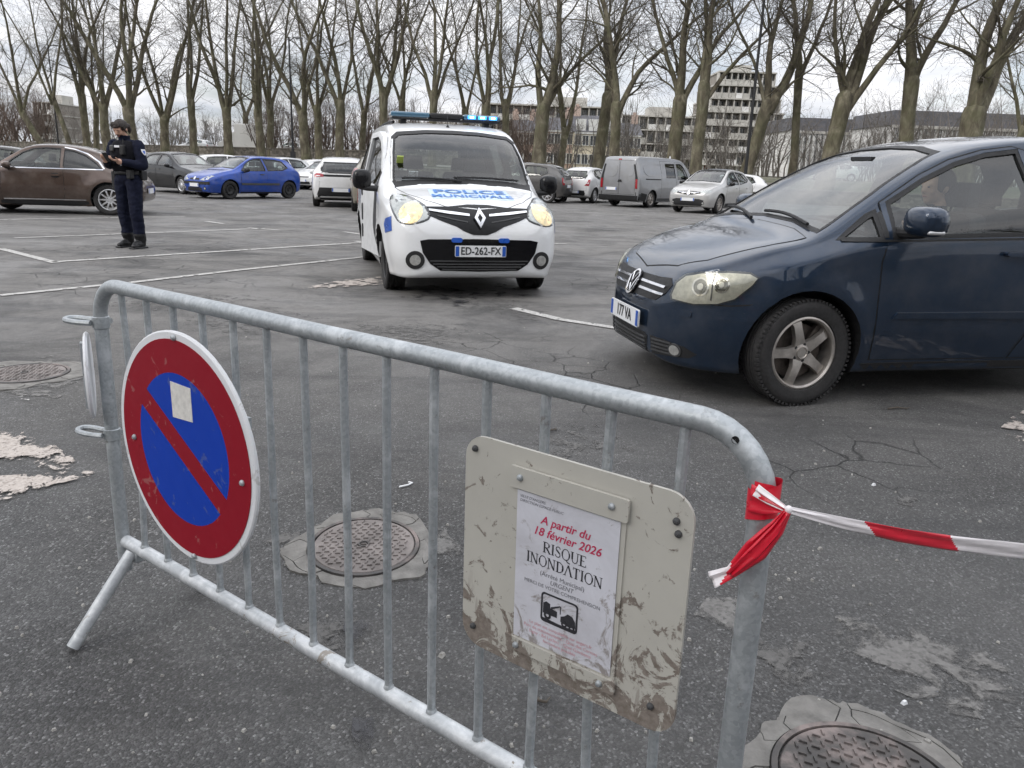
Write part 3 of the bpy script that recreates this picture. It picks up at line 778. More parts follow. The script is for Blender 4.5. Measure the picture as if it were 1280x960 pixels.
def bank():
    P = np.array(WALL, float); T = np.gradient(P, axis=0); T /= np.linalg.norm(T, axis=1)[:, None]; nb = np.stack([T[:, 1], -T[:, 0]], -1)     # pointing back
    nb *= np.sign(nb[:, 1])[:, None]
    b = MB(); rows = []
    for d, dz in ((.25, 0), (8, .45), (14, .55), (40, .6), (900, .6)):
        rows.append([(p[0]+n_[0]*d, p[1]+n_[1]*d, z+(dz if z < 1.2 else dz*.35)) for p, n_, z in zip(P, nb, WZ)])
    m = len(P); b.add([q for r_ in rows for q in r_], [(i*m+j, i*m+j+1, (i+1)*m+j+1, (i+1)*m+j) for i in range(4) for j in range(m-1)])
    tag(b.build('bank', M['grass'], None, 60), kind='structure')
    # retaining wall in lengths with a coping
    w_ = empty('retaining_wall', (P[2][0], P[2][1], 0)); tag(w_, 'low dark stone retaining wall along the foot of the tree bank', 'wall')
    o = np.array([P[2][0], P[2][1], 0])
    for i in range(m-1):
        a, c = P[i], P[i+1]; na, nc = nb[i], nb[i+1]
        q = MB(); A = [(*a, -.05), (*c, -.05), (*c, WZ[i+1]-.02), (*a, WZ[i]-.02)]; B = [(a[0]+na[0]*.3, a[1]+na[1]*.3, -.05), (c[0]+nc[0]*.3, c[1]+nc[1]*.3, -.05), (c[0]+nc[0]*.3, c[1]+nc[1]*.3, WZ[i+1]-.02), (a[0]+na[0]*.3, a[1]+na[1]*.3, WZ[i]-.02)]
        q.add(np.array(A+B)-o, [(0, 1, 2, 3), (7, 6, 5, 4), (3, 2, 6, 7), (0, 4, 5, 1), (0, 3, 7, 4), (1, 5, 6, 2)]); q.build('masonry', M['stone_wall'], w_, 0)
        q = MB(); A = np.array([(a[0]-na[0]*.05, a[1]-na[1]*.05, WZ[i]-.02), (c[0]-nc[0]*.05, c[1]-nc[1]*.05, WZ[i+1]-.02), (c[0]+nc[0]*.36, c[1]+nc[1]*.36, WZ[i+1]-.02), (a[0]+na[0]*.36, a[1]+na[1]*.36, WZ[i]-.02)])-o
        q.add(np.concatenate([A, A+np.array([0, 0, .07])]), [(3, 2, 1, 0), (4, 5, 6, 7), (0, 1, 5, 4), (1, 2, 6, 5), (2, 3, 7, 6), (3, 0, 4, 7)]); q.build('coping', plain('stone_coping_%d' % i, (.20, .185, .16), .9, var=.3, scale=3), w_, 0)
    # pale promenade along the bank behind the first trees (left)
    b = MB(); rows = []
    for d, dz in ((3.5, .08), (7.5, .16)):
        rows.append([(p[0]+n_[0]*d, p[1]+n_[1]*d, z+dz+.03) for p, n_, z in zip(P[3:], nb[3:], WZ[3:])])
    m2 = len(P)-3; b.add([q for r_ in rows for q in r_], [(j, j+1, m2+j+1, m2+j) for j in range(m2-1)]); tag(b.build('promenade', M['path'], None, 60), kind='structure')
    # far parapet at left
    w2 = empty('parapet_wall', (-45, 88, 1.4)); tag(w2, 'long low pale grey parapet wall behind the trees on the left', 'wall')
    for i in range(14):
        q = MB(); q.box((-38+i*5.9, 22-i*3.35, .35), (6.75, .4, 1.15), rz=-.516); q.box((-38+i*5.9, 22-i*3.35, .975), (6.8, .55, .1), rz=-.516); q.build('parapet_length', M['stone_wall'] if i % 3 else M['stone_wall'], w2, 0)
bank()

# ------------------------------------------------------------------ plane trees
def bark():
    k = NT('plane_bark'); v = k.coord('Object', (1, 1, .45))
    f = k.noise(v, 2.6, 6, .65, .6)
    col = k.ramp(f, (.32, (.046, .039, .027)), (.48, (.105, .090, .062)), (.58, (.155, .140, .096)), (.70, (.26, .232, .172)))
    moss = k.ramp(k.noise(k.coord('Object'), .9, 4, .6), (.45, 0.), (.65, .5))
    k.set(Base_Color=k.mix(moss, col, (.085, .092, .040)), Roughness=.92, Normal=k.bump(k.noise(v, 9, 5), .6, .03)); return k.m
M['bark'] = bark()
M['twig'] = plain('bare_twig', (.085, .072, .058), .9, var=.3, scale=2)

def tubes(P, r, n):
    """P: (N, m, 3) polylines, r: (N, m) radii -> verts, quads"""
    N_, m, _ = P.shape
    T = np.gradient(P, axis=1); T /= np.linalg.norm(T, axis=2, keepdims=True)+1e-9
    ref = np.where(np.abs(T[:, :1, 2:3]) < .9, np.array([0, 0, 1.]), np.array([1., 0, 0])); ref = np.broadcast_to(ref, T.shape)
    u = np.cross(T, ref); u /= np.linalg.norm(u, axis=2, keepdims=True)+1e-9; w_ = np.cross(T, u)
    th = np.arange(n)*2*PI/n
    V = P[:, :, None]+r[:, :, None, None]*(np.cos(th)[:, None]*u[:, :, None]+np.sin(th)[:, None]*w_[:, :, None])
    i = np.arange(N_)[:, None, None]*m*n; j = np.arange(m-1)[None, :, None]*n; k_ = np.arange(n)[None, None]; k2 = (k_+1) % n
    F = np.stack([i+j+k_, i+j+k2, i+j+n+k2, i+j+n+k_], -1).reshape(-1, 4)
    return V.reshape(-1, 3), F
def fast_mesh(name, blocks):
    V = np.concatenate([b[0] for b in blocks]); off = np.cumsum([0]+[len(b[0]) for b in blocks[:-1]]); F = np.concatenate([b[1]+o for b, o in zip(blocks, off)])
    me = bpy.data.meshes.new(name); me.vertices.add(len(V)); me.vertices.foreach_set('co', V.ravel().astype(np.float32))
    me.loops.add(F.size); me.loops.foreach_set('vertex_index', F.ravel().astype(np.int32)); me.polygons.add(len(F))
    me.polygons.foreach_set('loop_start', np.arange(len(F), dtype=np.int32)*4); me.polygons.foreach_set('loop_total', np.full(len(F), 4, np.int32))
    me.polygons.foreach_set('use_smooth', np.ones(len(F), bool)); me.update(calc_edges=True); return me
def grow_br(rng, p0, d0, L, r0, r1, m, jit, up, droop=0.):
    """grow N polylines of m points"""
    N_ = len(p0); P = np.zeros((N_, m, 3)); P[:, 0] = p0; d = d0/np.linalg.norm(d0, axis=1, keepdims=True); Rr = np.zeros((N_, m)); Rr[:, 0] = r0; D = np.zeros((N_, m, 3)); D[:, 0] = d
    for i in range(1, m):
        d = d+rng.normal(0, jit, (N_, 3)); d[:, 2] += up-droop*i/m; d /= np.linalg.norm(d, axis=1, keepdims=True)
        P[:, i] = P[:, i-1]+d*(L/(m-1))[:, None]; D[:, i] = d; Rr[:, i] = r0+(r1-r0)*(i/(m-1))**.8
    return P, Rr, D
def spawn(rng, P, Rr, D, n, t0, t1, ang, ratio):
    """n children per parent at random places"""
    N_, m, _ = P.shape; par = np.repeat(np.arange(N_), n); t = rng.uniform(t0, t1, len(par))*(m-1); i = np.minimum(t.astype(int), m-2); f = (t-i)[:, None]
    p = P[par, i]*(1-f)+P[par, i+1]*f; r = Rr[par, i]*(1-f[:, 0])+Rr[par, i+1]*f[:, 0]; d = D[par, i]
    q = rng.normal(0, 1, d.shape); q -= (q*d).sum(1, keepdims=True)*d; q /= np.linalg.norm(q, axis=1, keepdims=True)+1e-9
    a = rng.normal(ang, .16, len(par))[:, None]; return p, d*np.cos(a)+q*np.sin(a), r*ratio, par
def tree(label, px, Y, base_z, wpx, seed, fork=3.6, leaders=None, lean=(0, 0), H=19., twigs=1.0, thin=.82, name='plane_tree', group='bare plane trees along the bank'):
    rng = np.random.default_rng(seed); X = AT(px, Y)
    root = empty(name, (X, Y, base_z)); tag(root, label, 'tree', group)
    r0 = wpx*Y/FOC/2*thin
    m = 9; z = np.linspace(-.3, fork, m); bend = rng.normal(0, .05, (m, 2)).cumsum(0)*.5
    T = np.stack([lean[0]*z/fork+bend[:, 0]-bend[0, 0], lean[1]*z/fork+bend[:, 1], z], -1)
    tr = r0*(1.16-.24*np.clip((z+.3)/1.2, 0, 1))*(1-.10*np.clip(z/fork, 0, 1)); tr[-1] *= 1.10; tr[-2] *= 1.08
    up_ = (T[-1]-T[-2])/np.linalg.norm(T[-1]-T[-2]); T = np.concatenate([T, T[-1]+up_*r0*np.array([.45, .8, .95])[:, None]]); tr = np.concatenate([tr, tr[-1]*np.array([.86, .5, .08])]); z = np.concatenate([z, T[-3:, 2]])
    trunk = fast_mesh('trunk', [tubes(T[None], tr[None], 14)]); 
    # lumpy trunk
    co = np.zeros(len(trunk.vertices)*3); trunk.vertices.foreach_get('co', co); co = co.reshape(-1, 3); a = np.arctan2(co[:, 1]-np.interp(co[:, 2], z, T[:, 1]), co[:, 0]-np.interp(co[:, 2], z, T[:, 0]))
    f = 1+.05*np.sin(3*a+rng.uniform(0, 6)+co[:, 2]*.8)+.04*np.sin(5*a+co[:, 2]*2.1+rng.uniform(0, 6)); co[:, 0] = np.interp(co[:, 2], z, T[:, 0])*(1-f)+co[:, 0]*f; co[:, 1] = np.interp(co[:, 2], z, T[:, 1])*(1-f)+co[:, 1]*f
    trunk.vertices.foreach_set('co', co.ravel()); link('trunk', trunk, M['bark'], root)
    top = T[-4]
    if leaders is None:
        n = rng.integers(3, 5); a0 = rng.uniform(0, 2*PI); leaders = []
        for i in range(n):
            a = a0+2*PI*i/n+rng.normal(0, .25); s_ = rng.uniform(.18, .42); leaders.append((math.cos(a)*s_, math.sin(a)*s_, rng.uniform(.42, .60), rng.uniform(-.9, .1)))
    blocks = []; L0 = H-fork
    p0 = np.array([top+np.array([l[0]*.25, l[1]*.25, l[3] if len(l) > 3 else -.3]) for l in leaders]); d0 = np.array([(l[0], l[1], 1.) for l in leaders])
    rr = np.array([r0*l[2] for l in leaders])
    P1, R1, D1 = grow_br(rng, p0, d0, np.full(len(p0), L0*.95), rr, rr*.12, 13, .085, .035); blocks.append(tubes(P1, R1, 9))
    # big side limbs that arch out
    p, d, r, par = spawn(rng, P1, R1, D1, 4, .03, .62, .78, .44); P2, R2, D2 = grow_br(rng, p, d, rng.uniform(3.2, 6.2, len(p)), r, r*.14, 9, .16, .075); blocks.append(tubes(P2, R2, 6))
    pt, dt, rt_, _ = spawn(rng, P1, R1, D1, 12, .10, .99, .75, .30); P2b, R2b, D2b = grow_br(rng, pt, dt, rng.uniform(1.4, 3.4, len(pt)), np.minimum(rt_, .045), .010, 6, .17, .06); blocks.append(tubes(P2b, R2b, 4))
    A = (np.concatenate([P2[:, :, :], ]), R2, D2)
    p, d, r, _ = spawn(rng, P2, R2, D2, int(9*twigs), .12, .98, .80, .5); P3, R3, D3 = grow_br(rng, p, d, rng.uniform(.9, 2.5, len(p)), np.minimum(r, .036), .008, 6, .20, .04, .10); tw = [tubes(P3, R3, 3)]
    p, d, r, _ = spawn(rng, P2b, R2b, D2b, int(6*twigs), .15, .99, .75, .55); P3b, R3b, D3b = grow_br(rng, p, d, rng.uniform(.6, 1.7, len(p)), np.minimum(r, .022), .007, 5, .20, .03, .10); tw.append(tubes(P3b, R3b, 3))
    p, d, r, _ = spawn(rng, P3, R3, D3, int(5*twigs), .2, .99, .7, .55); P4, R4, D4 = grow_br(rng, p, d, rng.uniform(.4, 1.2, len(p)), np.minimum(r, .013), .006, 4, .20, .0, .10); tw.append(tubes(P4, R4, 3))
    p, d, r, _ = spawn(rng, P3b, R3b, D3b, int(3*twigs), .2, .99, .7, .6); P5, R5, D5 = grow_br(rng, p, d, rng.uniform(.3, .9, len(p)), np.minimum(r, .012), .006, 4, .2, .0, .10); tw.append(tubes(P5, R5, 3))
    cr = link('crown', fast_mesh('crown', blocks), M['bark'], root); link('twigs', fast_mesh('twigs', tw), M['twig'], cr)
    return root
def bz(px): return float(np.interp(px, [60, 283, 480, 680, 830, 1200], [1.75, 1.65, 1.5, 1.2, .95, .95]))
# (px, distance, trunk px, fork height m, leaders (dx, dy, thickness, start drop), lean, description)
TR = [
 (1203, 43.0, 36, 3.9, [(.02, .1, .66, -.5), (.42, .0, .60, -.3), (-.10, -.25, .40, .0)], (.1, 0), 'stout plane tree forking low, above the blue car roof at far right'),
 (1128, 45.0, 23, 5.6, [(-.10, .0, .80, -.2), (.24, .1, .55, -.2)], (-.25, 0), 'straight speckled plane trunk rising behind the blue car windscreen'),
 (1032, 45.0, 27, 4.6, [(.08, .05, .62, -.6), (.30, -.05, .66, -.5), (.55, .1, .42, -.7), (-.20, .1, .32, .1)], (.55, 0), 'plane tree with three thick leaders fanning right above the blue car bonnet'),
 (990, 48.0, 13, 6.2, [(-.04, .0, .75, 0), (.20, .1, .6, -.4)], (-.2, 0), 'slender plane trunk on the wall edge right of the silver crossover'),
 (931, 47.0, 20, 4.3, [(.26, .0, .80, -.4), (-.04, .1, .60, -.2), (-.35, .0, .32, -.2)], (.75, 0), 'plane tree leaning right directly behind the silver crossover'),
 (869, 47.0, 19, 5.2, [(.18, .0, .66, -.4), (-.08, .1, .56, -.3), (.62, .1, .40, -.8)], (-.05, 0), 'reddish barked plane trunk right of the grey van roof'),
 (838, 50.0, 22, 4.6, [(-.02, .0, .70, -.4), (.30, .1, .50, -.5), (-.22, .1, .40, -.1)], (.15, 0), 'plane tree standing straight above the grey van'),
 (768, 51.0, 17, 4.2, [(.03, .0, .66, -.3), (.46, .0, .58, -.5), (-.18, .2, .42, 0)], (-.1, 0), 'plane tree with a long branch reaching right over the grey van'),
 (745, 55.0, 19, 5.0, [(.10, .0, .66, -.4), (-.14, .05, .58, -.3), (.0, .3, .4, 0)], (.45, 0), 'plane trunk leaning into its twin left of the grey van'),
 (672, 53.0, 22, 3.9, [(.14, .0, .68, -.4), (-.30, .0, .50, -.5), (.40, .1, .36, -.2)], (.2, 0), 'plane tree with a V fork just right of the police van roof'),
]
for i, t in enumerate(TR):
    tree(t[6], t[0], t[1], bz(t[0]), t[2], 100+i, t[3], t[4], t[5], twigs=1.3, H=15.5)
TL = [
 (603, 60, 15, 5.2, (.2, 0), 'plane tree directly above the blue flashing lights'), (586, 68, 11, 5.0, (-.4, 0), 'thinner plane tree left of the flashing lights'), (540, 62, 13, 6.5, (.1, 0), 'plane tree above the middle of the light bar'),
 (505, 70, 11, 5.5, (-.2, 0), 'plane tree above the unlit end of the light bar'), (480, 64, 14, 6.0, (.0, 0), 'plane tree above the open door of the police van'), (452, 74, 10, 5.5, (.2, 0), 'slim plane tree left of the open van door'),
 (425, 66, 14, 4.8, (.1, 0), 'plane tree rising behind the white tailgate'), (400, 70, 12, 5.2, (-.1, 0), 'plane tree with pale flaking bark behind the low white car'), (383, 66, 15, 4.5, (-.15, 0), 'stout plane tree right of the lamp post behind the blue hatchback'),
 (340, 76, 11, 5.0, (.1, 0), 'plane tree right behind the roof of the blue hatchback'), (328, 70, 13, 5.0, (-.1, 0), 'plane tree beside its twin behind the blue hatchback windscreen'), (287, 72, 14, 4.6, (.0, 0), 'stout plane tree with a low branch left of the far white van'),
 (245, 74, 12, 5.0, (-.15, 0), 'plane tree above the black hatchback roof'), (208, 76, 14, 4.4, (.2, 0), 'plane tree just right of the officer'), (170, 72, 18, 4.0, (-.1, 0), 'thick plane tree right behind the officer'),
 (138, 80, 14, 5.0, (-.2, 0), 'plane tree left of the officer head'), (124, 84, 9, 6.0, (.3, 0), 'slim plane tree above the brown coupe tail'), (112, 82, 12, 5.5, (.0, 0), 'plane tree above the brown coupe rear window'),
 (92, 80, 8, 6.0, (-1.3, 0), 'thin plane tree leaning left above the brown coupe'), (58, 84, 10, 4.5, (-1.8, 0), 'leftmost plane tree, leaning far to the left'), (630, 66, 12, 5.5, (-.1, 0), 'plane tree rising behind the right end of the light bar'), (700, 72, 11, 5.0, (.2, 0), 'more distant plane tree between the two right of the police van'), (308, 92, 9, 5.2, (.2, 0), 'distant plane tree beside the far white van'), (1262, 58, 12, 5.0, (.2, 0), 'distant plane tree at the right edge'),
]
for i, t in enumerate(TL):
    tree(t[5], t[0], t[1], bz(t[0]), t[2], 300+i*7, t[3]-.9+.5*math.sin(i*2.3), None, t[4], H=21 if t[1] > 70 else 19, twigs=1.1, thin=.80)
# ------------------------------------------------------------------ markings, worn patches, manholes
def sheet(name, pts, mat, lift, sub=.12, ragged=0., seed=0, label=None, cat=None, fall=0.):
    """thin layer following the ground, outline given by ground points"""
    P = np.array([(q[0], q[1]) for q in pts]); rng = np.random.default_rng(seed)
    if ragged:
        Q = []
        for a, b in zip(P, np.roll(P, -1, 0)):
            n = int(min(14, max(2, np.linalg.norm(b-a)/.035))); 
            for i in range(n): Q.append(a+(b-a)*i/n)
        Q = np.array(Q); c = Q.mean(0); n = len(Q)
        ph = rng.uniform(0, 6.28, 6); t = np.arange(n)/n*2*PI
        f = sum(np.sin(t*k_+p_)/k_**.6 for k_, p_ in zip((3, 5, 9, 14, 23, 37), ph)); P = c+(Q-c)*(1+ragged*f+rng.normal(0, ragged*.35, n))[:, None]
    V, F = cdt(P, (), sub); fall = fall or 1e-3
    A_, B_ = P, np.roll(P, -1, 0); dmin = np.full(len(V), 9.)
    for a, b in zip(A_, B_):
        ab = b-a; t = np.clip(((V-a) @ ab)/(ab @ ab+1e-12), 0, 1); dmin = np.minimum(dmin, np.linalg.norm(V-a-t[:, None]*ab, axis=1))
    edge = np.clip(dmin/fall, 0, 1) if fall > .002 else np.ones(len(V))
    o0 = V.mean(0); z = zg(V[:, 0], V[:, 1])+lift
    b = MB(); b.add(np.stack([V[:, 0]-o0[0], V[:, 1]-o0[1], z], -1), F); o = b.build(name, mat, None, 60); o.location = (o0[0], o0[1], 0); at = o.data.attributes.new('edge', 'FLOAT', 'POINT'); at.data.foreach_set('value', edge.astype(np.float32))
    tag(o, label, cat, None, 'structure'); return o
def line(p0, p1, w_, mat='white_paint', lift=.008):
    a, b = G(*p0)[:2], G(*p1)[:2]; d = (b-a)/np.linalg.norm(b-a); n_ = np.array([-d[1], d[0]])*w_/2
    return sheet('bay_line', [a-n_, b-n_, b+n_, a+n_], M[mat], lift, .35)
for a in [((18, 298), (330, 286), .10), ((66, 328), (462, 303), .11), ((0, 311), (70, 329), .11), ((0, 370), (140, 356), .10), ((136, 357), (300, 338), .10), ((300, 338), (472, 320), .10), ((258, 277), (279, 280), .12), ((0, 275), (232, 271), .10), ((310, 285), (348, 288), .10), ((444, 302), (462, 304), .10),
          ((642, 386), (700, 400), .11), ((700, 400), (772, 411), .10), ((695, 265), (748, 266), .12), ((742, 267), (800, 270), .10), ((684, 305), (708, 305), .10), ((880, 270), (905, 269), .10), ((430, 290), (470, 296), .1), ((560, 300), (640, 302), .1)]:
    line(*a)
def pxsheet(name, pts, mat, lift=.004, ragged=.0, seed=0, sub=.15):
    Q = np.array([G(*q)[:2] for q in pts]); ext = float((Q.max(0)-Q.min(0)).min()); return sheet(name, Q, M[mat], lift, max(.05, ext*.2), ragged, seed, fall=ext*.22)
pxsheet('painted_marking', [(372, 362), (420, 352), (478, 346), (480, 356), (430, 360)], 'pink_paint', .009, .05, 1)
pxsheet('painted_marking', [(-30, 536), (20, 538), (52, 548), (92, 575), (112, 586), (70, 590), (30, 582), (-30, 578)], 'pink_paint', .009, .05, 2)
pxsheet('painted_marking', [(-30, 600), (40, 594), (90, 590), (124, 593), (80, 606), (40, 616), (10, 626), (-30, 630)], 'pink_paint', .009, .05, 3)
pxsheet('painted_marking', [(1243, 545), (1262, 525), (1300, 500), (1340, 480), (1340, 540), (1290, 562), (1262, 556)], 'pink_paint', .009, .04, 4)
pxsheet('painted_marking', [(18, 499), (34, 495), (48, 498), (36, 502)], 'white_paint', .009, .05, 5)
# worn pale islands in the top layer
for i, (pts, m_) in enumerate([([(1010, 800), (1050, 765), (1120, 770), (1200, 800), (1290, 850), (1300, 905), (1240, 915), (1150, 880), (1070, 845)], 'pale_patch'), ([(862, 770), (890, 745), (940, 745), (962, 790), (920, 800)], 'pale_patch'), ([(1108, 632), (1130, 616), (1165, 622), (1150, 640)], 'pale_patch2'), ([(360, 690), (400, 650), (540, 640), (575, 690), (520, 740), (420, 735)], 'pale_patch'),
        ([(300, 690), (350, 655), (395, 670), (370, 710)], 'pale_patch2'), ([(580, 380), (640, 375), (700, 395), (650, 405)], 'pale_patch2'), ([(200, 400), (330, 380), (420, 400), (300, 430)], 'pale_patch2'), ([(640, 560), (720, 520), (800, 560), (720, 600)], 'pale_patch2'), ([(330, 780), (420, 760), (500, 800), (400, 840)], 'pale_patch2'),
        ([(90, 380), (250, 365), (360, 372), (200, 392)], 'pale_patch2'), ([(420, 400), (600, 405), (560, 440), (430, 430)], 'pale_patch2'), ([(920, 800), (1000, 790), (1060, 860), (980, 880)], 'pale_patch2'), ([(0, 470), (60, 440), (110, 470), (70, 500), (0, 500)], 'pale_patch')]):
    pxsheet('worn_patch', pts, m_, .004, .05, 20+i)
for i, (pts, m_) in enumerate([([(535, 375), (570, 363), (605, 372), (590, 388), (550, 388)], 'oil'), ([(440, 900), (480, 890), (500, 950), (440, 965)], 'oil'), ([(430, 780), (470, 775), (475, 815), (430, 820)], 'oil'), ([(480, 355), (690, 352), (680, 378), (500, 382)], 'dark_patch')]):
    pxsheet('dark_patch', pts, m_, .012 if m_ == 'oil' else .0065, .05, 60+i, .2)
M['lid_pale'] = plain('worn_pinkish_lid', (.20, .178, .168), .75, .15, var=.4, scale=9, bump=.5)
def manhole(label, px, py, half, seed, collar=1.5, mat='iron'):
    c = G(px, py); d = np.linalg.norm(c-np.array([0, 0, EYE])); r = half*d/FOC
    z0 = float(zg(c[0], c[1])); o = empty('manhole_cover'); tl = math.atan((float(zg(c[0], c[1]+.1))-float(zg(c[0], c[1]-.1)))/.2); o.matrix_world = Matrix.Translation((c[0], c[1], z0)) @ Matrix.Rotation(tl, 4, 'X') @ Matrix.Rotation(seed*.7, 4, 'Z'); tag(o, label, 'manhole cover', 'manhole covers in the asphalt')
    rng = np.random.default_rng(seed+40)
    b = MB(); b.lathe([(.0005, .012), (r*.90, .012), (r*.915, .008), (r*.915, -.01)], 48, 'Z'); b.build('lid', M[mat], o)
    b = MB(); b.lathe([(r*.935, -.01), (r*.935, .013), (r, .013), (r*1.01, .004)], 48, 'Z'); b.build('rim', M['iron'], o)
    # raised chevron tread cast in the lid
    b = MB(); s_ = r*.105
    n = int(r/s_)+1
    for i in range(-n, n+1):
        for j in range(-n, n+1):
            x, y = i*s_*1.25, j*s_*1.05+(.5*s_ if i % 2 else 0)
            if math.hypot(x, y) < r*.82:
                a = (.6 if (i+j) % 2 else -.6); b.box((x, y, .0145), (s_*.95, s_*.26, .006), rz=a, taper=.75)
    tr_ = b.build('tread', M[mat], o, 0); tr_['kind'] = 'stuff'
    b = MB(); b.lathe([(.0005, .0125), (r*.07, .0125), (r*.075, .017), (r*.10, .017), (r*.105, .0125)], 14, 'Z'); b.build('key_hole', M['iron'], o)
    # cracked concrete collar: pieces share kinked joints
    k_ = 10+seed; ang = 2*PI*(np.arange(k_)+rng.uniform(-.33, .33, k_))/k_; J = rng.uniform(-.16, .16, (k_, 4)); rs_ = [1.02, 1.02+(collar-1.02)*.4, 1.02+(collar-1.02)*.72, collar]
    ph = rng.uniform(0, 6.28, 4)
    def ro(t, f): return r*(rs_[0]+(f-rs_[0])*(1+(.28*math.sin(3*t+ph[0])+.18*math.sin(5*t+ph[1])+.12*math.sin(11*t+ph[2]))*(f-rs_[0])/(rs_[3]-rs_[0]))) if f > rs_[0] else r*f
    def joint(i, lv, sgn): t = ang[i % k_]+(2*PI if i >= k_ else 0)+(J[i % k_, lv] if lv else 0)*.8; rr_ = ro(t, rs_[lv]); return (rr_*math.cos(t+sgn*.0022/rr_), rr_*math.sin(t+sgn*.0022/rr_)), t
    for i in range(k_):
        split = rng.random() < .45
        for lo, hi in (((0, 2), (2, 3)) if split else ((0, 3),)):
            pts = []; t1, t2 = joint(i, hi, 1)[1], joint(i+1, hi, -1)[1]; u1, u2 = joint(i, lo, 1)[1], joint(i+1, lo, -1)[1]
            sh = .003/r if (split and lo) else 0
            for lv in range(lo, hi+1): pts.append(tuple(np.array(joint(i, lv, 1)[0])*(1+(sh if lv == lo else 0))))
            for q in np.linspace(0, 1, 7)[1:-1]:
                t = t1+(t2-t1)*q; rr_ = ro(t, rs_[hi])*(1+(rng.uniform(-.03, .03) if hi == 3 else 0)); pts.append((rr_*math.cos(t), rr_*math.sin(t)))
            for lv in range(hi, lo-1, -1): pts.append(tuple(np.array(joint(i+1, lv, -1)[0])*(1+(sh if lv == lo else 0))))
            for q in np.linspace(1, 0, 7)[1:-1]:
                t = u1+(u2-u1)*q; rr_ = ro(t, rs_[lo])*(1+sh); pts.append((rr_*math.cos(t), rr_*math.sin(t)))
            b = MB(); b.poly([(x, y, -.02) for x, y in pts], (0, 0, .026+rng.uniform(0, .003))); b.build('collar_piece', M['concrete'], o, 0)
    return o
manhole('worn round manhole cover with crumbling mortar behind the barrier bars', 455, 684, 66, 1, 1.32, 'lid_pale')
manhole('round manhole cover in the asphalt at the left edge', 32, 468, 42, 2, 1.45, 'lid_pale')
manhole('dark iron manhole cover in cracked concrete at the bottom right', 1086, 986, 97, 3, 1.36)
# small litter
def litter():
    c = G(506, 607); o = empty('bent_wire', (c[0], c[1], c[2])); tag(o, 'small bent white wire lying on the asphalt behind the bars', 'wire')
    b = MB(); b.tube([(-.02, -.03, .006), (.015, -.005, .006), (.03, .02, .006), (.012, .028, .006)], .004, 6); b.build('wire_rod', M['plate'], o)
    for i, (px, py, rz, L) in enumerate([(1125, 512, .2, .16), (690, 540, 1.0, .12), (675, 880, .4, .07), (275, 560, .3, .05)]):
        c = G(px, py); o = empty('fallen_twig', (c[0], c[1], c[2]), rz); tag(o, ['crooked twig on the asphalt right of the blue car wheel', 'reddish twig behind the notice board top', 'tiny twig below the notice board', 'tiny twig left of the manhole behind the sign'][i], 'twig')
        b = MB(); b.tube([(-L/2, 0, .008), (-L*.1, L*.06, .012), (L*.2, -.01, .01), (L/2, L*.12, .008)], [.005, .005, .004, .002], 6); b.build('stem', M['twig'], o)
        b = MB(); b.tube([(-L*.1, L*.06, .012), (L*.05, L*.22, .01)], [.004, .002], 6); b.build('side_stem', M['twig'], o)
    b = MB(); rng = np.random.default_rng(4)
    for i in range(260):
        px, py = rng.uniform(-20, 1300), rng.uniform(330, 960); c = G(px, py); s_ = rng.uniform(.004, .011)*(1.6 if rng.random() < .08 else 1)
        q = MB(); q.box((0, 0, s_*.3), (s_*1.3, s_, s_*.7), rz=rng.uniform(0, 6), taper=.6); b.add(q.v[0]+c, q.f)
    o = b.build('loose_grit', plain('pale_grit', (.30, .29, .27), .9, var=.5, scale=40), None, 0); tag(o, 'loose pale grit scattered over the asphalt', 'grit', None, 'stuff')
    for i, (px, py) in enumerate([(1130, 880), (1092, 607)]):
        c = G(px, py); o = empty('paper_scrap', tuple(c)); tag(o, ['tiny white scrap on the asphalt above the dark manhole', 'tiny white scrap on the asphalt left of the tape'][i], 'scrap'); b = MB(); b.box((0, 0, .006), (.018, .012, .010), rz=.5, taper=.6); b.build('scrap', M['plate'], o)
litter()
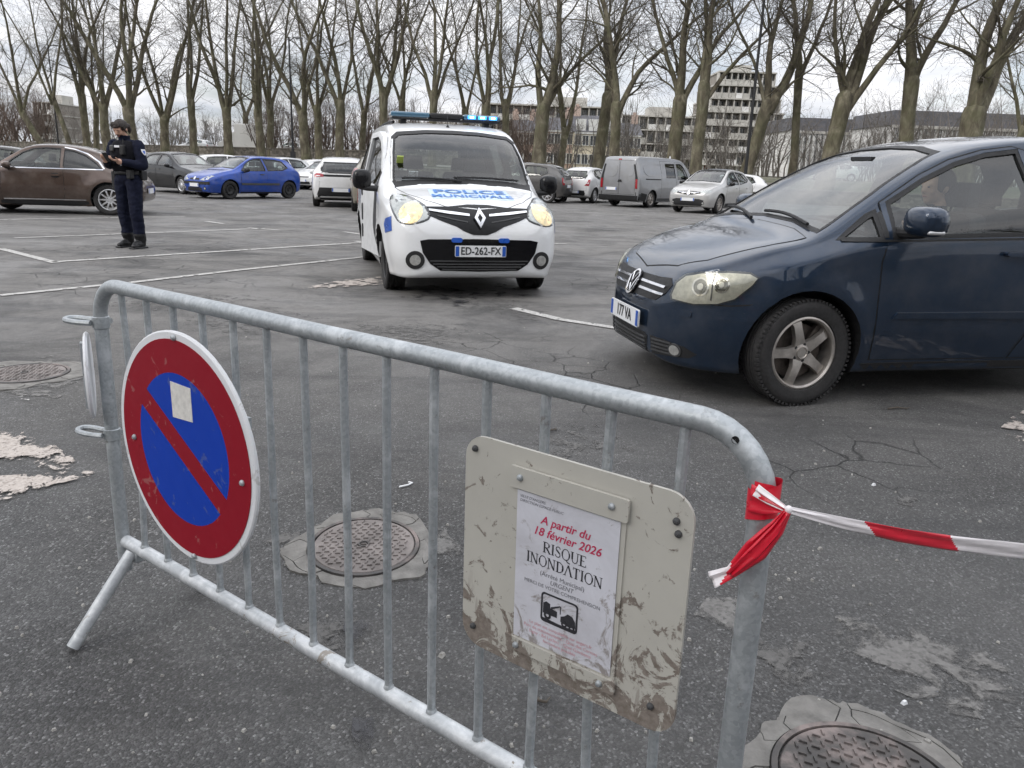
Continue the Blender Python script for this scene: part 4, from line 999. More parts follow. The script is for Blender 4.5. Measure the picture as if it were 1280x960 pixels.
# ------------------------------------------------------------------ crowd barrier, sign, notice board, tape
BA = -.6409; BD = np.array([math.cos(BA), math.sin(BA), 0]); BN = np.array([math.sin(BA), -math.cos(BA), 0]); B0 = np.array([-1.2106, 2.2806, 0])
BL = 15*.1322; ZT, ZB = .931, .118
def bm4(t=0, off=0, z=0):
    p = B0+BD*t+BN*off+np.array([0, 0, z])
    return Matrix(((BD[0], 0, BN[0], p[0]), (BD[1], 0, BN[1], p[1]), (0, 1, 0, p[2]), (0, 0, 0, 1)))      # x along, y up, z towards camera
def arc(cx, cy, r, a0, a1, n=8): return [(cx+r*math.cos(R(a0+(a1-a0)*i/n)), cy+r*math.sin(R(a0+(a1-a0)*i/n)), 0) for i in range(n+1)]
def barrier():
    o = empty('crowd_barrier'); o.matrix_world = bm4(0, 0, 0); tag(o, 'galvanised steel crowd barrier across the foreground carrying a sign and notice', 'barrier')
    r = .11; b = MB()
    pts = [(0, .015, 0), (0, .3, 0), (0, .6, 0)]+arc(r, ZT-r, r, 180, 90)+[(BL*i/6, ZT+(.0015 if i in (2, 4) else 0), 0) for i in range(1, 6)]+arc(BL-r, ZT-r, r, 90, 0)+[(BL, .6, 0), (BL, .3, 0), (BL, .015, 0)]
    b.tube(pts, .0198, 18); b.build('frame', M['galv'], o)
    b = MB(); b.tube([(.02+(BL-.04)*i/8, ZB, 0) for i in range(9)], .0195, 16); b.build('bottom_rail', M['galv_rail'], o)
    rng = np.random.default_rng(3)
    for i in range(14):
        x = .1322*(i+1); b = MB(); dx = rng.normal(0, .003, 3); b.tube([(x, ZB, 0), (x+dx[0], .4, dx[1]), (x, ZT, 0)], .0093, 10, False); b.build('bar', M['galv'], o)
        b = MB(); b.lathe([(.0093, .0), (.0125, .003), (.0115, .008), (.0093, .012)], 10, 'Y', (x, ZB+.014, 0)); b.build('weld', M['galv'], o)
    for t in (.075, BL-.075):
        for s_ in (1, -1):
            b = MB(); z0 = float(zg(*(B0+BD*t+BN*.22*s_)[:2])); b.tube([(t, ZB-.015, s_*.012), (t, .06, s_*.05), (t, z0+.012, s_*.215)], .0185, 14); b.build('foot', M['galv_rail'] if s_ > 0 else M['galv'], o)
        b = MB(); b.box((t, ZB-.03, 0), (.05, .035, .03)); bevel_obj(b.build('foot_bracket', M['galv'], o), .006, 2)
    for z in (.815, .47):     # coupling loops on the left upright
        b = MB(); Q = [(.0, .03), (-.05, .055), (-.10, .06), (-.125, .035), (-.10, .01), (-.05, .0), (0, -.03)]
        Q = chaikin(Q, 2, False); b.tube([(x, z, y+.0) for x, y in Q], .0085, 8); b.build('coupling_loop', M['galv'], o)
        b = MB(); b.lathe([(.0205, -.018), (.024, -.016), (.024, .016), (.0205, .018)], 18, 'Y', (0, z, 0)); b.build('coupling_collar', M['galv'], o)
    b = MB(); b.lathe([(.0005, .0), (.006, .0), (.006, .002)], 10, 'Z', (BL-.045, ZT-.014, .0193)); b.build('drain_hole', M['gap'], o)
    return o
barrier()
def disc2(name, outer, holes, mat, z, parent, thick=.0012, h=.06):
    P, F = cdt(outer, holes, h); n0 = len(P); cnt = {(a, b) for f in F for a, b in zip(f, f[1:]+f[:1])}; bd = [e for e in cnt if (e[1], e[0]) not in cnt]
    F = [f if np.cross(P[f[1]]-P[f[0]], P[f[2]]-P[f[0]]) > 0 else f[::-1] for f in F]
    V = np.concatenate([np.c_[P, np.full(n0, z)], np.c_[P, np.full(n0, z-thick)]]); b = MB(); b.add(V, list(F)+[tuple(i+n0 for i in f[::-1]) for f in F]+[(a, b_, b_+n0, a+n0) for a, b_ in bd]); return b.build(name, mat, parent, 30)
def sign():
    o = empty('no_parking_sign'); o.matrix_world = bm4(.4725, .045, .546); tag(o, 'round red and blue no parking sign hung on the barrier', 'sign')
    Rr = .317
    b = MB(); b.lathe([(.0005, 0), (Rr*.988, 0), (Rr, -.003), (Rr, -.010), (Rr*.985, -.013), (Rr*.97, -.010), (Rr*.96, -.004), (.0005, -.004)], 72, 'Z'); b.build('backing_disc', M['sign_white'], o)
    ri = Rr*.655; w_ = .030
    a = R(147)      # bar runs upper left to lower right
    u = np.array([math.cos(a), math.sin(a)]); n_ = np.array([-u[1], u[0]])
    disc2('red_ring', ngon2(80, Rr*.935), [ngon2(64, ri)], M['sign_red'], .0018, o)
    th = math.asin(w_/ri); a_u = a
    seg1 = [(ri*.999*math.cos(t), ri*.999*math.sin(t)) for t in np.linspace(a+th, a+PI-th, 34)]; seg2 = [(ri*.999*math.cos(t), ri*.999*math.sin(t)) for t in np.linspace(a+PI+th, a+2*PI-th, 34)]
    disc2('blue_half', seg1, [], M['sign_blue'], .0018, o); disc2('blue_half', seg2, [], M['sign_blue'], .0018, o)
    bar = [u*ri*.998+n_*w_*.96, -u*ri*.998+n_*w_*.96, -u*ri*.998-n_*w_*.96, u*ri*.998-n_*w_*.96]; disc2('red_bar', bar, [], M['sign_red'], .0018, o)
    disc2('sticker', [(-.033, .182), (.060, .180), (.060, .090), (-.032, .085)], [], M['sticker'], .0030, o)
    for i, (x, y) in enumerate([(.0, .302), (-.243, -.02), (.262, -.02), (.02, -.300)]):
        b = MB(); b.lathe([(.0005, .009), (.005, .008), (.008, .004), (.008, .0)], 10, 'Z', (x, y, .001)); b.build('bolt', M['galv'], o)
    # bracket behind
    for y in (-.12, .12):
        b = MB(); b.box((0, y, -.035), (.5, .03, .012)); b.build('bracket', M['galv'], o, 0)
sign()
def edge_sign():
    # a second disc on the far side of the upright, seen edge on
    o = empty('edge_on_sign'); pv = B0-BD*.03; vd, vn = float(pv @ BD), float(pv @ BN); o.matrix_world = bm4(-.03, .03, .655) @ Matrix.Rotation(math.atan2(-vn, vd)+R(-3), 4, 'Y'); tag(o, 'white sign disc seen edge on left of the barrier upright', 'sign')
    b = MB(); b.lathe([(.0005, .002), (.125, .002), (.13, -.004), (.125, -.01), (.0005, -.010)], 40, 'Z'); b.build('disc', M['sign_white'], o); b = MB(); b.box((0, 0, -.016), (.03, .2, .01)); b.build('bracket', M['galv'], o, 0)
edge_sign()

# serif capitals drawn as strokes: thick stems, thin joins, slab serifs
GL = {
 'I': (.40, [((.2, 0, .2, 1), .15)], [(.2, 0), (.2, 1)]), 'N': (.92, [((.16, 0, .16, 1), .07), ((.16, 1, .74, 0), .15), ((.74, 0, .74, 1), .07)], [(.16, 0), (.13, 1), (.74, 1)]),
 'D': (.86, [((.18, 0, .18, 1), .15), ((.18, .97, .42, .97, .66, .82, .74, .5, .66, .18, .42, .03, .18, .03), .075), ((.70, .75, .74, .5, .70, .25), .15)], [(.18, 0), (.18, 1)]),
 'A': (.86, [((.08, 0, .42, 1), .07), ((.42, 1, .78, 0), .15), ((.22, .34, .62, .34), .06)], [(.08, 0), (.78, 0)]), 'T': (.78, [((.39, 0, .39, 1), .15), ((.05, .97, .73, .97), .07), ((.06, .97, .06, .78), .05), ((.72, .97, .72, .78), .05)], [(.39, 0)]),
 'O': (.92, [(tuple(v for i in range(25) for v in (.46+.36*math.cos(2*PI*i/24), .5+.5*math.sin(2*PI*i/24))), .075), ((.12, .7, .095, .5, .12, .3), .13), ((.80, .7, .825, .5, .80, .3), .13)], []),
 'R': (.84, [((.18, 0, .18, 1), .15), ((.18, .97, .46, .97, .64, .86, .66, .72, .60, .58, .42, .5, .18, .5), .075), ((.62, .82, .655, .72, .62, .62), .14), ((.38, .5, .76, 0), .15)], [(.18, 0), (.18, 1), (.78, 0)]),
 'S': (.66, [((.56, .80, .48, .94, .32, .98, .16, .90, .12, .74, .22, .60, .44, .46, .55, .32, .54, .16, .42, .04, .26, .02, .12, .10, .09, .22), .085), ((.17, .66, .34, .53, .49, .40), .15)], []),
 'E': (.74, [((.18, 0, .18, 1), .15), ((.18, .97, .62, .97), .07), ((.18, .52, .50, .52), .07), ((.18, .03, .66, .03), .07), ((.62, .97, .62, .80), .05), ((.66, .03, .66, .22), .05)], [(.10, 0), (.10, 1)]),
 'U': (.88, [((.18, 1, .18, .30, .26, .10, .44, .02, .62, .10, .72, .32, .72, 1), .08), ((.18, 1, .18, .34), .15)], [(.18, 1), (.72, 1)]), 'Q': (.92, [((.50, .08, .66, -.14, .92, -.20), .10)], [])}
GL['Q'] = (.92, GL['O'][1]+GL['Q'][1], [])
def serif_word(word, h, shear=.0):
    b = MB(); x0 = 0
    for ch in word:
        wd, st_, se = GL[ch]
        for pl, w_ in st_:
            P = np.array(pl).reshape(-1, 2); T = np.gradient(P, axis=0); T /= np.linalg.norm(T, axis=1)[:, None]+1e-9; n_ = np.stack([-T[:, 1], T[:, 0]], -1)*w_/2
            if ch in 'NA' and len(P) == 2 and abs(P[0, 0]-P[1, 0]) > .05: n_ = np.array([[w_/2*1.05, 0]]*2)
            A = np.concatenate([P+n_, P-n_]); m = len(P); V = np.c_[(A[:, 0]+x0)*h+A[:, 1]*h*shear, A[:, 1]*h, np.zeros(2*m)]; b.add(V, [(i, i+1, m+i+1, m+i) for i in range(m-1)])
        for sx_, sy_ in se:
            y = .0 if sy_ == 0 else .95; V = np.array([(sx_-.15, y), (sx_+.15, y), (sx_+.15, y+.05), (sx_-.15, y+.05)]); b.add(np.c_[(V[:, 0]+x0)*h+V[:, 1]*h*shear, V[:, 1]*h, np.zeros(4)], [(0, 1, 2, 3)])
        x0 += wd
    V = np.concatenate(b.v); cx = (V[:, 0].min()+V[:, 0].max())/2; b.v = [v-np.array([cx, h/2, 0]) for v in b.v]; return b
def notice():
    o = empty('notice_board'); o.matrix_world = bm4(1.668, .040, .603); tag(o, 'muddy cream notice board with a flood warning poster, on the barrier', 'notice board')
    Wd, Ht = .457, .432
    pl = disc2('plate', rrect(Wd, Ht, .045, 6), [], M['board'], 0, o, .006, .08)
    bk = disc2('back_frame', rrect(.236, .345, .008, 3, (-.003, .0)), [rrect(.20, .27, .004, 2, (-.002, -.006))], M['board'], .0032, o, .003, .06)
    paper_ = disc2('poster', [(-.103, .140), (.106, .140), (.107, -.148), (-.100, -.150)], [], M['paper'], .0052, o, .0008, .05)
    disc2('clamp_strip', rrect(.238, .040, .004, 2, (.001, .163)), [], M['board'], .0095, o, .006, .06)
    disc2('clamp_strip', rrect(.238, .026, .004, 2, (.0, -.165)), [], M['board'], .0095, o, .006, .06)
    for x, y in [(-.095, .165), (.090, .165), (-.205, .190), (.200, .170), (.205, .150), (-.200, -.175), (.185, -.170), (.09, -.166), (-.09, -.166)]:
        b = MB(); b.lathe([(.0005, .0075), (.004, .0065), (.0062, .003), (.0062, .0)], 12, 'Z', (x, y, .0005 if abs(x) > .12 else .009)); b.build('rivet', M['trim_grey'] if abs(x) > .12 else M['galv'], o)
    def put(me, x, y, mat, rz=0., name='printed_text'):
        ob = link(name, me, M[mat], paper_); ob.location = (x, y, .0058); ob.rotation_euler = (0, 0, rz); return ob
    T = .140
    put(text_mesh("VILLE D'ANGERS", .0075, .25, align='LEFT'), -.097, T-.010, 'ink_grey'); put(text_mesh('DIRECTION ESPACE PUBLIC', .0075, .25, align='LEFT'), -.097, T-.018, 'ink_grey')
    put(text_mesh('A partir du', .0225, .28, bold=.0003), .0, T-.043, 'ink_red'); put(text_mesh('18 février 2026', .0225, .28, bold=.0003), .004, T-.066, 'ink_red')
    for wd, h_, y in (('RISQUE', .0205, T-.092), ('INONDATION', .0205, T-.120)):
        sw_ = serif_word(wd, h_); me = sw_.mesh('printed_text', 0); ob = put(me, .002, y, 'ink')
        if wd == 'INONDATION': ob.scale = (.98, 1, 1)
    put(text_mesh('(Arrêté Municipal)', .0125, .0), .0, T-.144, 'ink_grey'); put(text_mesh('URGENT', .0125, .2), .0, T-.156, 'ink_grey'); put(text_mesh('MERCI DE VOTRE COMPREHENSION', .0098), .0, T-.168, 'ink_grey')
    # tow-away pictogram: frame, lorry with crane at left, lifted car at right
    cx, cy = -.002, T-.207
    disc2('pictogram_frame', rrect(.078, .058, .007, 3, (cx, cy)), [rrect(.071, .051, .005, 3, (cx, cy))], M['ink'], .0060, paper_, .0004, .03)
    def blob(P): disc2('pictogram_shape', [(cx+x, cy+y) for x, y in P], [], M['ink'], .0060, paper_, .0004, .02)
    blob([(-.034, -.012), (-.034, .008), (-.028, .012), (-.020, .010), (-.019, .002), (-.004, .000), (-.004, -.012)])
    blob([(-.018, .004), (.002, .014), (.003, .012), (-.016, .001)]); blob([(.002, .013), (.0035, .013), (.0035, -.002), (.002, -.002)])
    blob([(.004, -.016), (.004, -.006), (.012, -.002), (.018, .004), (.028, .002), (.034, -.006), (.035, -.018), (.020, -.020)])
    for x, y, r_ in ((-.024, -.014, .0075), (.012, -.018, .006), (.028, -.021, .0062)):
        disc2('pictogram_wheel', ngon2(18, r_, (cx+x, cy+y)), [ngon2(12, r_*.45, (cx+x, cy+y))], M['ink'], .0066, paper_, .0004, .02)
    disc2('pictogram_road', [(cx-.036, cy-.026), (cx+.036, cy-.026), (cx+.036, cy-.021), (cx+.010, cy-.023), (cx-.036, cy-.021)], [], M['ink'], .0064, paper_, .0004, .03)
    for i, s_ in enumerate(('Le plan est consultable sur angers.fr', 'Parc de stationnement - Quai des Carmes', 'Ligny - Bd Leclerc - Quai Gambetta', 'fermeture possible')):
        put(text_mesh(s_, .0092), .002, T-.2475-.0095*i, 'ink_pink')
notice()
def tape():
    o = empty('barrier_tape', (0, 0, 0)); tag(o, 'red and white plastic tape knotted round the right barrier post', 'tape')
    C = B0+BD*BL; zc = .832
    b = MB(); th = np.arange(25)*2*PI/24
    for k_, (z0, h_, rr) in enumerate(((zc, .046, .0222), (zc-.014, .036, .0230), (zc+.010, .026, .0238))):
        V = []
        for t in th:
            q = C+rr*(math.cos(t)*BD+math.sin(t)*BN)+(.0009*math.sin(5*t+k_)*BN); tilt = .008*math.sin(t+k_); V += [(q[0], q[1], z0-h_/2+tilt), (q[0], q[1], z0+tilt), (q[0], q[1], z0+h_/2+tilt)]
        b.add(V, [(3*i+j, 3*i+3+j, 3*i+4+j, 3*i+1+j) for i in range(24) for j in (0, 1)])
    b.build('wrapped_band', M['tape_red'], o, 60)
    K = C+BD*.046+BN*.028+np.array([0, 0, zc+.004])
    def ribbon(name, pts, wid, mats, seglen, twist=0., fold=.0, mi0=0, flat=None):
        P = np.array(pts); L = np.r_[0, np.cumsum(np.linalg.norm(np.diff(P, axis=0), axis=1))]; n = int(L[-1]/.005)+2; t = np.linspace(0, L[-1], n); Q = np.stack([np.interp(t, L, P[:, k_]) for k_ in range(3)], -1); W_ = np.interp(t, L, wid)
        T = np.gradient(Q, axis=0); T /= np.linalg.norm(T, axis=1)[:, None]; V = []
        for i in range(n):
            up = np.array([0, 0, 1.]); s_ = np.cross(T[i], up); s_ /= np.linalg.norm(s_)+1e-9; u2 = np.cross(s_, T[i]); a = twist*t[i]; e = u2*math.cos(a)+s_*math.sin(a); f_ = np.cross(T[i], e)
            for j in range(9): w_ = (j/8-.5); V.append(Q[i]+e*W_[i]*w_+f_*fold*(math.sin(w_*9+14*t[i])+.5*math.sin(w_*17-31*t[i])))
        me = MB(); me.v = [np.array(V)]; me.n = len(V)
        for i in range(n-1):
            for j in range(8):
                me.f.append((i*9+j, i*9+j+1, (i+1)*9+j+1, (i+1)*9+j)); s2 = t[i]+(j-4)*.005; me.m.append(int((s2/seglen+mi0) % 2))
        ob = me.build(name, mats, o, 60); sm = ob.modifiers.new('s', 'SOLIDIFY'); sm.thickness = .0006; return ob
    mats = [M['tape_red'], M['tape_white']]
    d = ray(1280, 688); d = d/np.linalg.norm(d); E_ = np.array([0, 0, EYE])+d*1.62
    dirv = E_-K; far = K+dirv*2.2
    mid = [K+dirv*s_+np.array([0, 0, -.010*math.sin(min(1, s_)*PI)]) for s_ in np.linspace(0, 2.64, 13)]
    ribbon('tape_run', mid, [.010, .018, .024, .026, .028, .030, .03, .032, .034, .034, .034, .034, .034], mats, .19, .45, .0011, 1.15)
    pe = K+dirv*2.64; zp = float(zg(pe[0], pe[1])); po = empty('tape_post', (pe[0]+.02, pe[1], zp)); tag(po, 'steel post outside the right edge holding the far end of the tape', 'post')
    b = MB(); b.tube([(0, 0, 0), (0, 0, .5), (0, 0, 1.05)], .022, 12); b.build('upright', M['galv'], po); b = MB(); b.lathe([(.0005, .03), (.16, .03), (.17, .0)], 24, 'Z'); b.build('foot_plate', M['galv'], po)
    tail = [K, K+np.array([0, 0, -.03])-BD*.012+BN*.006, K+np.array([0, 0, -.07])-BD*.035+BN*.012, K+np.array([0, 0, -.115])-BD*.066+BN*.016, K+np.array([0, 0, -.135])-BD*.092+BN*.022]
    ribbon('tape_tail', tail, [.010, .024, .034, .018, .026], mats, .160, 1.6, .0022, .15)
    ribbon('tape_tail', [q+BN*.006+np.array([0, 0, -.002]) for q in tail[:4]], [.008, .016, .020, .012], [M['tape_red'], M['tape_white']], .3, -2.0, .002, .15)
    b = MB(); b.ball(K, (.0055, .0055, .0065), 12, 8); b.build('knot', M['tape_white'], o); F0 = C+BN*.0245
    ribbon('gathered_tape', [F0-BD*.012+np.array([0, 0, zc+.004]), F0+BD*.014+BN*.002+np.array([0, 0, zc+.004]), K-BD*.006], [.044, .034, .010], [M['tape_red'], M['tape_white']], .5, .0, .002, .3)
    ribbon('gathered_tape', [F0-BD*.004+BN*.003+np.array([0, 0, zc+.020]), F0+BD*.018+BN*.004+np.array([0, 0, zc+.012]), K-BD*.004], [.020, .016, .008], [M['tape_white'], M['tape_red']], .5, .4, .002, .3)
tape()
# ---- dark blue compact people carrier at the right edge
M['lamp_dish'] = plain('lamp_dish_chrome', (.24, .24, .235), .18, .95, var=.3, scale=60)
def vw():
    st = [(.85,.30,.17,.40,.20,.47,.19,.50,.17,.525), (.83,.24,.30,.40,.34,.50,.33,.54,.30,.575), (.79,.20,.42,.40,.46,.53,.45,.60,.41,.645), (.73,.18,.53,.41,.57,.57,.56,.665,.52,.715), (.65,.172,.62,.43,.665,.63,.65,.725,.60,.775),
          (.55,.17,.70,.45,.745,.675,.73,.77,.67,.82), (.42,.17,.76,.47,.805,.72,.79,.815,.715,.865), (.20,.17,.80,.50,.862,.785,.848,.88,.76,.93), (0,.17,.815,.54,.873,.835,.862,.928,.775,.98),
          (-.12,.17,.82,.56,.877,.87,.868,.968,.772,1.045), (-.35,.18,.82,.58,.88,.92,.87,1.10,.735,1.195), (-.60,.18,.82,.6,.88,.95,.87,1.255,.68,1.345), (-.90,.18,.82,.6,.88,.97,.87,1.41,.62,1.485), (-1.2,.18,.82,.6,.88,.985,.87,1.495,.59,1.565),
          (-1.65,.18,.82,.6,.88,1.0,.87,1.535,.577,1.612), (-2.3,.18,.82,.6,.88,1.02,.868,1.52,.57,1.60), (-2.75,.18,.81,.6,.87,1.03,.858,1.45,.56,1.54), (-3.05,.20,.79,.6,.85,1.02,.83,1.34,.54,1.43), (-3.22,.23,.75,.6,.81,1.0,.78,1.2,.52,1.28), (-3.30,.28,.70,.58,.76,.93,.72,1.05,.48,1.12), (-3.33,.36,.64,.56,.69,.82,.66,.9,.45,.95)]
    st = [((.2+(r_[0]-.2)*.86 if r_[0] > .2 else r_[0]),)+tuple(r_[1:]) for r_ in st]      # short front overhang
    pm = paint('dark_blue_metallic', (.014, .028, .054), .45, .28, .12)
    c = Car('parked_car', 'dark blue people carrier cut off by the right edge, driver inside', (1.497, 5.3435, 0), 3.3544, st, 2.578, 1.54, .3165, pm, res=.55, flare=.016, arch=1.165, tw=.205)
    c.cavity(-.48, -3.0)
    ws = [(-.69, 1.005), (-.40, 1.045), (0, 1.06), (.40, 1.045), (.69, 1.005), (.63, 1.22), (.555, 1.40), (.505, 1.475), (.28, 1.51), (0, 1.522), (-.28, 1.51), (-.505, 1.475), (-.555, 1.40), (-.63, 1.22)]
    c.opening(ws, 0, -1.6, 1.0)
    q = [(-.20, .978), (-.405, .985), (-.405, 1.105), (-.37, 1.09)]
    fw = [(-.50, 1.0), (-1.0, 1.018), (-1.45, 1.035), (-1.44, 1.30), (-1.42, 1.492), (-1.20, 1.462), (-.98, 1.40), (-.76, 1.305), (-.515, 1.17)]
    rw = [(-1.54, 1.045), (-2.35, 1.07), (-2.45, 1.13), (-2.38, 1.35), (-2.25, 1.45), (-1.95, 1.487), (-1.53, 1.492), (-1.535, 1.3)]
    qw = [(-2.60, 1.10), (-2.86, 1.13), (-2.74, 1.33), (-2.55, 1.39)]
    for w_ in (q, fw, rw, qw): c.cut_side(w_)
    rear = [(-.52, 1.12), (.52, 1.12), (.46, 1.36), (-.46, 1.36)]
    c.opening(rear, PI, 2.2, 3.6)
    c.finish()
    c.patch('windscreen', ws, 0, M['glass'], off=-.004, h=.06, thick=.004)
    c.patch('rear_window', rear, PI, M['glass'], off=-.004, h=.08, thick=.004)
    c.window(q, name='quarter_window', mat='glass_clear', trim=.024); c.window(fw, mat='glass', trim=.020); c.window(rw, trim=.020); c.window(qw, name='quarter_window', trim=.018)
    wf = np.array(ws); big = grow(wf, .010); c.patch('windscreen_seal', big, 0, M['trim'], off=.0015, holes=[grow(wf, -.008)], h=.07)
    # doors: a thin dark gap with a panel proud of it
    fd = [(-.46, .27), (-1.40, .27), (-1.49, .45), (-1.495, 1.0), (-1.49, 1.505), (-1.40, 1.525), (-1.18, 1.495), (-.95, 1.432), (-.73, 1.335), (-.458, 1.175), (-.455, 1.0), (-.42, .85), (-.43, .60)]
    rd = [(-1.515, .45), (-1.43, .27), (-2.12, .27), (-2.16, .55), (-2.33, .75), (-2.47, .82), (-2.505, 1.13), (-2.43, 1.37), (-2.28, 1.478), (-1.95, 1.515), (-1.51, 1.522), (-1.515, 1.0)]
    for d_, hl in ((fd, [grow(np.array(fw), .022)]), (rd, [grow(np.array(rw), .022)])):
        for sd in (1, -1):
            s_ = c.side('door', d_, pm, sd, off=.0035, h=.06, holes=hl, thick=.006)
            c.side('door_gap', grow(np.array(d_), .007), M['gap'], sd, off=.0012, h=.08, holes=[grow(np.array(d_), -.01)], thick=.004, parent=s_)
            x0 = -1.42 if d_ is fd else -2.34
            c.side('door_handle', [(x0, .915), (x0-.02, .93), (x0+.19, .925), (x0+.21, .905), (x0+.18, .89), (x0, .895)], pm, sd, off=.035, h=.05, thick=.04, parent=s_, ch=1)
            mx0, mx1 = (-.53, -1.45) if d_ is fd else (-1.56, -2.10)
            c.side('rubbing_strip', [(mx0, .525), (mx0-.03, .560), (mx1+.01, .565), (mx1, .535), (mx1, .525)], pm, sd, off=.016, h=.06, thick=.016, parent=s_)
    c.both('sill', [(-.42, .175), (-.40, .245), (-1.0, .25), (-2.16, .25), (-2.18, .175)], M['trim'], off=.004, h=.08)
    c.both('belt_strip', [(-.18, .955), (-.18, .967), (-2.55, 1.040), (-2.55, 1.028)], M['trim'], off=.0065, h=.08, thick=.006)
    # bonnet seam and wiper
    bon = [(.60, -.36), (.49, -.53), (.20, -.66), (-.02, -.70), (-.06, -.50), (-.085, 0), (-.06, .50), (-.02, .70), (.20, .66), (.49, .53), (.60, .36), (.655, 0)]
    c.patch('bonnet_gap', grow(np.array(bon), .006), 0, M['gap'], off=.0012, h=.09, holes=[grow(np.array(bon), -.006)], thick=.003, top=True)
    c.patch('bonnet', bon, 0, pm, off=.003, h=.07, thick=.004, top=True)
    for y0, y1 in ((.58, -.02), (-.05, -.62)):
        b = MB(); pts = []
        for i in range(9):
            t = i/8; y = y0+(y1-y0)*t; l, n_ = c.project(y, 1.02+.035*math.sin(t*2.2)+.02*t, 0, .02); pts.append(l[:])
        b.tube(pts, .011, 6); b.build('wiper', M['trim'], c.root)
    # wheel-arch lips and liner stay dark inside; front lamps
    for sd in (1, -1):
        ph = R(50)*sd
        def U(x, y): return (-math.sin(ph)*x+math.cos(ph)*y)
        # headlamp given by points on the flank (x, z) at body width
        hl = []
        for y, z in ((.490, .60), (.505, .572), (.64, .562), (.74, .580), (.785, .615), (.815, .70), (.822, .748), (.79, .768), (.72, .766), (.62, .750), (.54, .722), (.50, .675)):
            hl.append((y*sd, z))
        # project from the front-quarter: find u from the body point
        out = []
        for y, z in hl:
            loc, n_ = c.project(y, z, 0)
            out.append((float(np.dot(c.frame(ph)[1], np.array(loc[:]))), z))
        lens = c.patch('headlamp', out, ph, M['lens_old'], off=.016, h=.03, thick=.018)
        c.patch('lamp_bowl', grow(np.array(out), -.008), ph, M['reflector'], off=.0095, h=.03, thick=.008, parent=lens)
        ar = np.array(out); cc = ar.mean(0)
        for du, dz, rr_ in ((-.055, -.002, .050), (.065, .022, .043)):
            c.patch('lamp_dish', ngon2(18, rr_, (cc[0]+du*sd, cc[1]+dz)), ph, M['lamp_dish'], off=.0112, h=.03, thick=.002, parent=lens)
            c.patch('lamp_bulb', ngon2(10, rr_*.36, (cc[0]+du*sd, cc[1]+dz)), ph, M['alloy_light'], off=.0135, h=.02, thick=.003, parent=lens)
        c.patch('lamp_divider', [(cc[0]+(.012)*sd, cc[1]-.07), (cc[0]+.02*sd, cc[1]-.07), (cc[0]+.02*sd, cc[1]+.075), (cc[0]+.012*sd, cc[1]+.075)], ph, M['trim_grey'], off=.0116, h=.03, thick=.002, parent=lens)
        for k, (du, dz, rr_) in enumerate(((-.055, -.002, .052), (.065, .022, .045))):
            c.patch('lamp_ring', ngon2(20, rr_, (cc[0]+du*sd, cc[1]+dz)), ph, M['chrome'], off=.0125, h=.02, holes=[ngon2(20, rr_*.8, (cc[0]+du*sd, cc[1]+dz))], thick=.004, parent=lens)
        # seam between bumper and wing
        seam = [(y*sd, z) for y, z in ((.80, .69), (.845, .66), (.85, .652), (.80, .682))]
        # fog lamp and lower grille
        fo = [(.34*sd, .325), (.46*sd, .325), (.60*sd, .305), (.66*sd, .270), (.62*sd, .240), (.36*sd, .215)]
        g_ = c.patch('lower_grille', fo, 0, M['trim'], off=.003, h=.05)
        for zz in (.238, .260, .282, .304): c.patch('grille_bar', [(.36*sd, zz), (.52*sd, zz+.002), (.52*sd, zz+.011), (.36*sd, zz+.009)], 0, M['trim_grey'], off=.010, h=.05, parent=g_)
        f_ = c.patch('fog_lamp', ngon2(18, .040, (.545*sd, .275)), 0, M['trim_grey'], off=.012, h=.03, thick=.016)
        c.patch('fog_lens', ngon2(18, .030, (.545*sd, .275)), 0, M['reflector'], off=.015, h=.03, thick=.003, parent=f_)
        c.patch('washer_cap', rrect(.07, .036, .008, 2, (.60*sd, .505)), 0, pm, off=.008, h=.03, thick=.008)
        c.side('bumper_seam', [(.33, .60), (.35, .588), (.45, .575), (.52, .575), (.52, .582), (.45, .583)], M['gap'], sd, off=.0015, h=.05, thick=.002)
    cg = [(-.30, .205), (.30, .205), (.31, .315), (.26, .33), (-.26, .33), (-.31, .315)]
    g_ = c.patch('centre_grille', cg, 0, M['trim'], off=.003, h=.05)
    for zz in (.222, .247, .272, .297): c.patch('grille_bar', [(-.29, zz), (.29, zz), (.29, zz+.010), (-.29, zz+.010)], 0, M['trim_grey'], off=.011, h=.06, parent=g_)
    up = [(-.44, .60), (-.36, .545), (.36, .545), (.44, .60), (.48, .655), (.43, .69), (.30, .68), (0, .675), (-.30, .68), (-.43, .69), (-.48, .655)]
    g_ = c.patch('grille', up, 0, M['trim'], off=.004, h=.05)
    for z0 in (.580, .622): c.patch('grille_bar', [(-.42, z0+.004), (.42, z0+.004), (.43, z0+.018), (-.43, z0+.018)], 0, M['chrome'], off=.012, h=.05, parent=g_)
    # round emblem with stacked V strokes
    e_ = c.patch('emblem', ngon2(28, .075, (0, .605)), 0, M['gloss_black'], off=.022, h=.03, thick=.02)
    c.patch('emblem_ring', ngon2(28, .075, (0, .605)), 0, M['chrome'], off=.027, h=.03, holes=[ngon2(28, .064, (0, .605))], thick=.006, parent=e_)
    for P in ([(-.036, .657), (0, .604), (.036, .657)], [(-.060, .635), (-.026, .550), (0, .590), (.026, .550), (.060, .635)]):
        b = MB(); pts = []
        P = np.array(P)
        for a, b_ in zip(P[:-1], P[1:]):
            for t in (0, .5): pts.append(a+(b_-a)*t)
        pts.append(P[-1])
        b.tube([c.project(y, z, 0, .028)[0][:] for y, z in pts], .0055, 6); b.build('emblem_stroke', M['chrome'], e_)
    c.plate(0, 0, .41, '177 VA')
    c.side('bumper_moulding', [(.34, .49), (.34, .525), (.51, .52), (.51, .50)], pm, 1, off=.004, h=.05)
